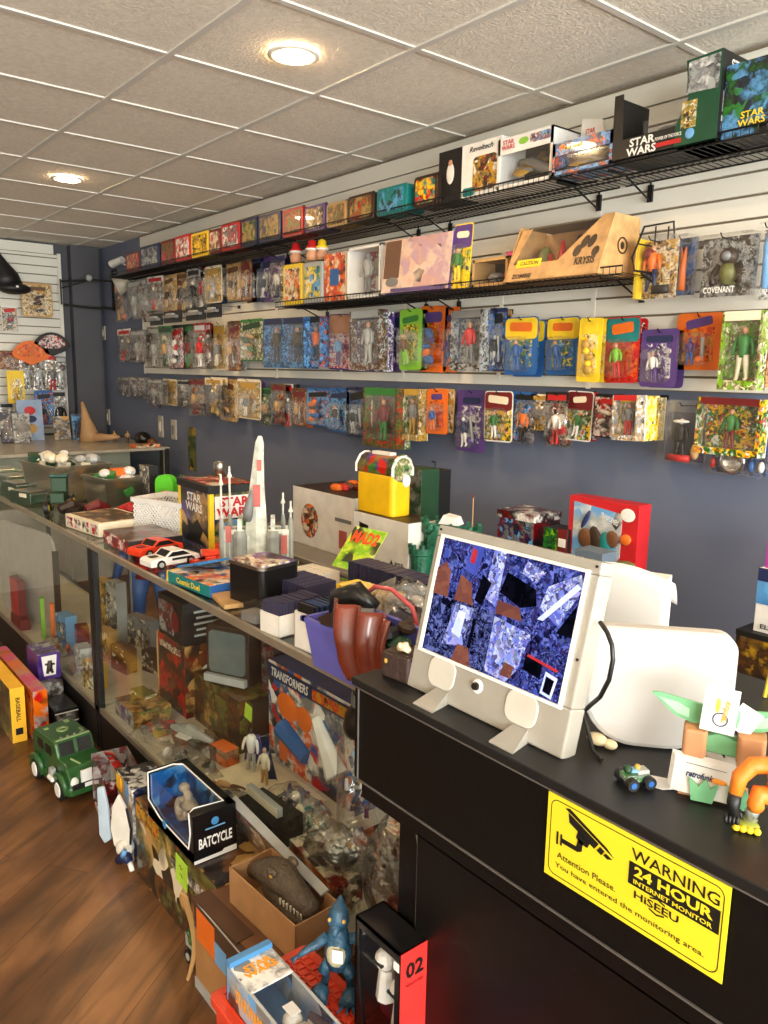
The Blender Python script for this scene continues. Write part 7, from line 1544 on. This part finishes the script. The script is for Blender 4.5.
# ------------------------------------------------------------------ far corner
def place(x, y, z): return (x, y, z)
def wallpack(y0, y1, z0, z1, x, p, lab, kind='card', cat='toy package'):
    w, h = y1-y0, z1-z0
    t_ = pack(0, 0, 0, w, h, p, lab, 'packages on the far white wall', kind); t_.location = (x, (y0+y1)/2, z0); t_.rotation_euler = (0, 0, radians(90)); return t_
wallpack(1.98, 2.24, 2.04, 2.33, -7.5, 'tan', 'yellow-tan carded toy hanging high on the far white wall')
wallpack(1.81, 1.94, 1.9, 2.12, -7.5, 'whi', 'small white rounded card with orange figure on the far wall')
wallpack(1.79, 1.93, 1.29, 1.57, -7.38, 'yel', 'bright yellow package with a tiny dark figure at the far left')
wallpack(1.92, 2.04, 1.4, 1.72, -7.46, 'clr', 'clear bagged toy left one below the fan-shaped cards', 'bag'); wallpack(2.03, 2.13, 1.4, 1.72, -7.46, 'clr', 'clear bagged toy middle one below the fan-shaped cards', 'bag'); wallpack(2.13, 2.23, 1.38, 1.72, -7.46, 'whi', 'clear bagged toy third along below the fan-shaped cards', 'bag'); wallpack(2.22, 2.32, 1.4, 1.7, -7.46, 'clr', 'clear bagged toy nearest the column below the fan-shaped cards', 'bag')
wallpack(2.0, 2.16, 1.1, 1.4, -7.36, 'bor', 'dark blue and red carded toy hanging low on the far wall')
wallpack(2.16, 2.3, 1.04, 1.4, -7.44, 'sil', 'silver bagged toy hanging low beside the blue and red card', 'bag'); wallpack(1.88, 2.0, 1.04, 1.32, -7.42, 'whi', 'white bagged toy hanging low left of the blue and red card', 'bag')
wallpack(1.72, 1.84, 1.0, 1.3, -7.4, 'sil', 'black and silver bagged toy at the far left edge', 'bag')
wallpack(1.76, 2.0, 1.58, 1.74, -7.52, 'brn', 'dark brown package behind the yellow one on the far wall')
for k, (y, z, m1, m2, lab) in enumerate(((2.02, 1.66, 'org', 'orange', 'orange fan-shaped carded toy with dark picture on the far wall'), (2.2, 1.74, 'rbk', 'black', 'black fan-shaped carded toy with red picture beside the orange one'))):
    t_ = thing('fan_shaped_card', lab, 'toy package', (-7.44, y, z), radians(90))
    pts = [(.17*cos(radians(a)), .17*sin(radians(a))) for a in range(20, 161, 14)]
    b = MB(); b.prism([(-.14, .02), (0, -.04), (.14, .02)]+pts, .006, cm(m2)); b.build('card', t_)
    b = MB(); b.prism([(p[0]*.75, p[1]*.75+.02) for p in pts]+[(-.08, .03), (.08, .03)], .004, pal(m1)[0], X=TR(0, -.006, 0)); b.build('picture', t_)
    hook_ = None
t_ = thing('hanging_hat', 'black cap and cloth hanging on the far white wall', 'cap', (-7.46, 1.84, 2.3), radians(90))
b = MB(); b.tube([(-.05, 0, .26), (-.03, 0, .16), (0, 0, .06), (.02, 0, -.02)], [.02, .07, .12, .13], cm('black'), 12); b.ball((.06, -.06, -.04), (.14, .1, .05), cm('black')); b.build('cloth', t_, smooth=True)
b = MB(); b.box((.06, -.165, -.03), (.02, .002, .015), WHT); b.build('tag', t_)
t_ = thing('framed_art_print', 'pale blue art print with a red cap shape leaning at the far end', 'print', (-6.98, 1.86, .996), X=RZ(90) @ RX(-6))
b = MB(); b.box((0, 0, .17), (.2, .006, .34), mat('pale_blue_print', (140, 160, 190), rough=.4)); b.build('print_board', t_)
b = MB(); b.ball((0, -.005, .25), (.045, .003, .035), cm('red')); b.ball((0, -.005, .1), (.05, .003, .04), A('tan','dbrown','gold')); b.ball((0, -.006, .18), (.05, .002, .03), cm('dblue')); b.build('printed_shapes', t_)
for k, (x, y, h_, c, lab) in enumerate(((-6.95, 2.1, .2, 'tan', 'small tan package leaning on the pale case top beside the blue print'), (-6.9, 2.24, .22, 'lblue', 'pale blue and tan package leaning beside the tan cone toy'), (-6.85, 1.66, .25, 'dblue', 'dark blue package leaning at the far left edge'), (-6.8, 1.74, .24, 'silver', 'silver wrapped package standing at the far left'))):
    t_ = thing('leaning_package', lab, 'toy package', (x, y, .996), X=RZ(85) @ RX(-12)); b = MB(); b.box((0, 0, h_/2), (.13, .03, h_), cm(c), front=A(c, 'silver', 'dbrown', c, sc=24)); b.build('box_body', t_, bevel=.002); b = MB(); b.box((0, -.018, h_*.45), (.1, .006, h_*.6), CLEAR); b.build('blister', t_)
t_ = thing('tan_cone_toy', 'tan pointed tower-like toy standing by the dark column', 'toy', (-6.7, 2.24, .996), .5)
b = MB(); b.tube([(0, 0, 0), (0, 0, .08), (-.03, 0, .2), (-.06, 0, .33)], [.09, .07, .035, .01], mat('tan_resin', (176, 138, 96)), 12); b.tube([(.0, 0, .03), (.12, .0, .04), (.3, .02, .05)], [.04, .035, .012], MATS['tan_resin'], 10); b.build('body', t_, smooth=True)
for k, (x, y, c1, c2, lab) in enumerate(((-6.5, 2.38, 'gold', 'brown', 'small gold figurine on the pale case top'), (-6.42, 2.46, 'tan', 'dbrown', 'small tan figurine near the case corner'))): figurine('toy_figurine', lab, 'figurine', (x, y, .996), .1, cm(c1), cm(c2), cm('skin'), .8)
t_ = thing('dark_helmet_toy', 'small black helmet-shaped toy at the corner of the pale case', 'toy', (-6.2, 2.5, .996)); b = MB(); b.ball((0, 0, .055), (.075, .07, .055), cm('black', .3)); b.ball((.06, .05, .03), (.05, .04, .03), cm('brown')); b.build('body', t_, smooth=True)
t_, w, h = bx('flat_orange_box', 'flat orange-brown box under the helmet-shaped toy on the pale case', 'box', -6.12, -5.99, 2.36, .996, 1.02, .2, cm('orange'), A('orange','brown','cream'))
# security camera, bracket and switches at the corner
t_ = thing('security_camera', 'small white security camera on the wall above the far end of the top shelf', 'camera', (-6.93, 2.73, 2.49)); t_.scale = (.7, .8, .7)
b = MB(); b.tube([(0, 0, 0), (0, -.05, 0), (.0, -.09, .02)], .012, cm('white')); b.build('mount', t_)
b = MB(); b.tube([(.06, -.09, .05), (-.1, -.16, .0)], [.04, .044], cm('white'), 16); b.build('camera_body', t_, smooth=False)
b = MB(); b.tube([(-.098, -.16, .0), (-.12, -.17, -.006)], [.036, .034], cm('black', .3), 16); b.build('lens', t_)
t_ = thing('wall_speaker_cone', 'pale cone-shaped fitting on the wall under the security camera', 'fitting', (-6.8, 2.73, 2.34))
b = MB(); b.tube([(0, 0, .02), (.0, -.06, 0), (-.04, -.16, -.05)], [.03, .05, .09], mat('pale_fitting', (176, 170, 156)), 16); b.build('cone', t_, smooth=True)
t_ = thing('wall_bracket', 'black metal swing-arm bracket mounted in the dark corner', 'bracket', (-7.28, 2.733, 2.3))
b = MB(); b.box((0, -.01, 0), (.1, .02, .36), cm('black')); b.build('wall_plate', t_, bevel=.003)
b = MB(); b.tube([(0, -.02, .08), (-.1, -.2, .08), (-.2, -.42, .06)], .009, cm('black'), 8); b.tube([(0, -.02, -.16), (-.12, -.2, -.16), (-.2, -.4, -.14)], .01, cm('black'), 8); b.tube([(-.2, -.42, .08), (-.2, -.42, -.14)], .008, cm('black'), 8); b.tube([(-.2, -.42, -.0), (-.1, -.2, .08)], .006, cm('black'), 6); b.build('swing_arm', t_)
b = MB(); b.ball((-.1, -.2, .1), (.03, .03, .03), cm('silver')); b.build('joint', t_, smooth=True)
for x, z, h_, lab in ((-7.62, 1.93, .13, 'upper white switch plate on the dark corner wall'), (-7.6, 1.14, .15, 'lower beige outlet plate on the dark corner wall'), (-6.36, 1.13, .18, 'white wall box beneath the far end of the lowest row'), (-6.1, 1.12, .16, 'grey-framed wall plate beside the white wall box')):
    t_ = thing('wall_plate', lab, 'wall plate', (x, 2.733, z)); b = MB(); b.box((0, -.006, 0), (.09, .012, h_), mat('plate_beige', (186, 180, 166))); b.build('plate', t_, bevel=.003)
    b = MB(); b.box((0, -.015, 0), (.03, .008, h_*.45), cm('grey') if x > -6.2 else mat('plate_white', (214, 210, 200))); b.build('toggle', t_)
t_ = thing('hanging_scroll', 'narrow olive-green poster strip hanging on the blue wall behind the tin', 'poster', (-5.78, 2.733, .83)); b = MB(); b.box((0, -.003, .16), (.13, .004, .34), A('olive','gold','olive','dgreen',sc=10)); b.build('sheet', t_)
SC.view_settings.view_transform='Standard'; SC.view_settings.look='None'; SC.view_settings.gamma=1; SC.view_settings.use_curve_mapping=False; SC.view_settings.exposure=0.0
SC.cycles.max_bounces=8; SC.cycles.diffuse_bounces=5; SC.cycles.transparent_max_bounces=24; SC.cycles.use_denoising=True; SC.cycles.sample_clamp_indirect=6
SC.view_settings.exposure = 0.2
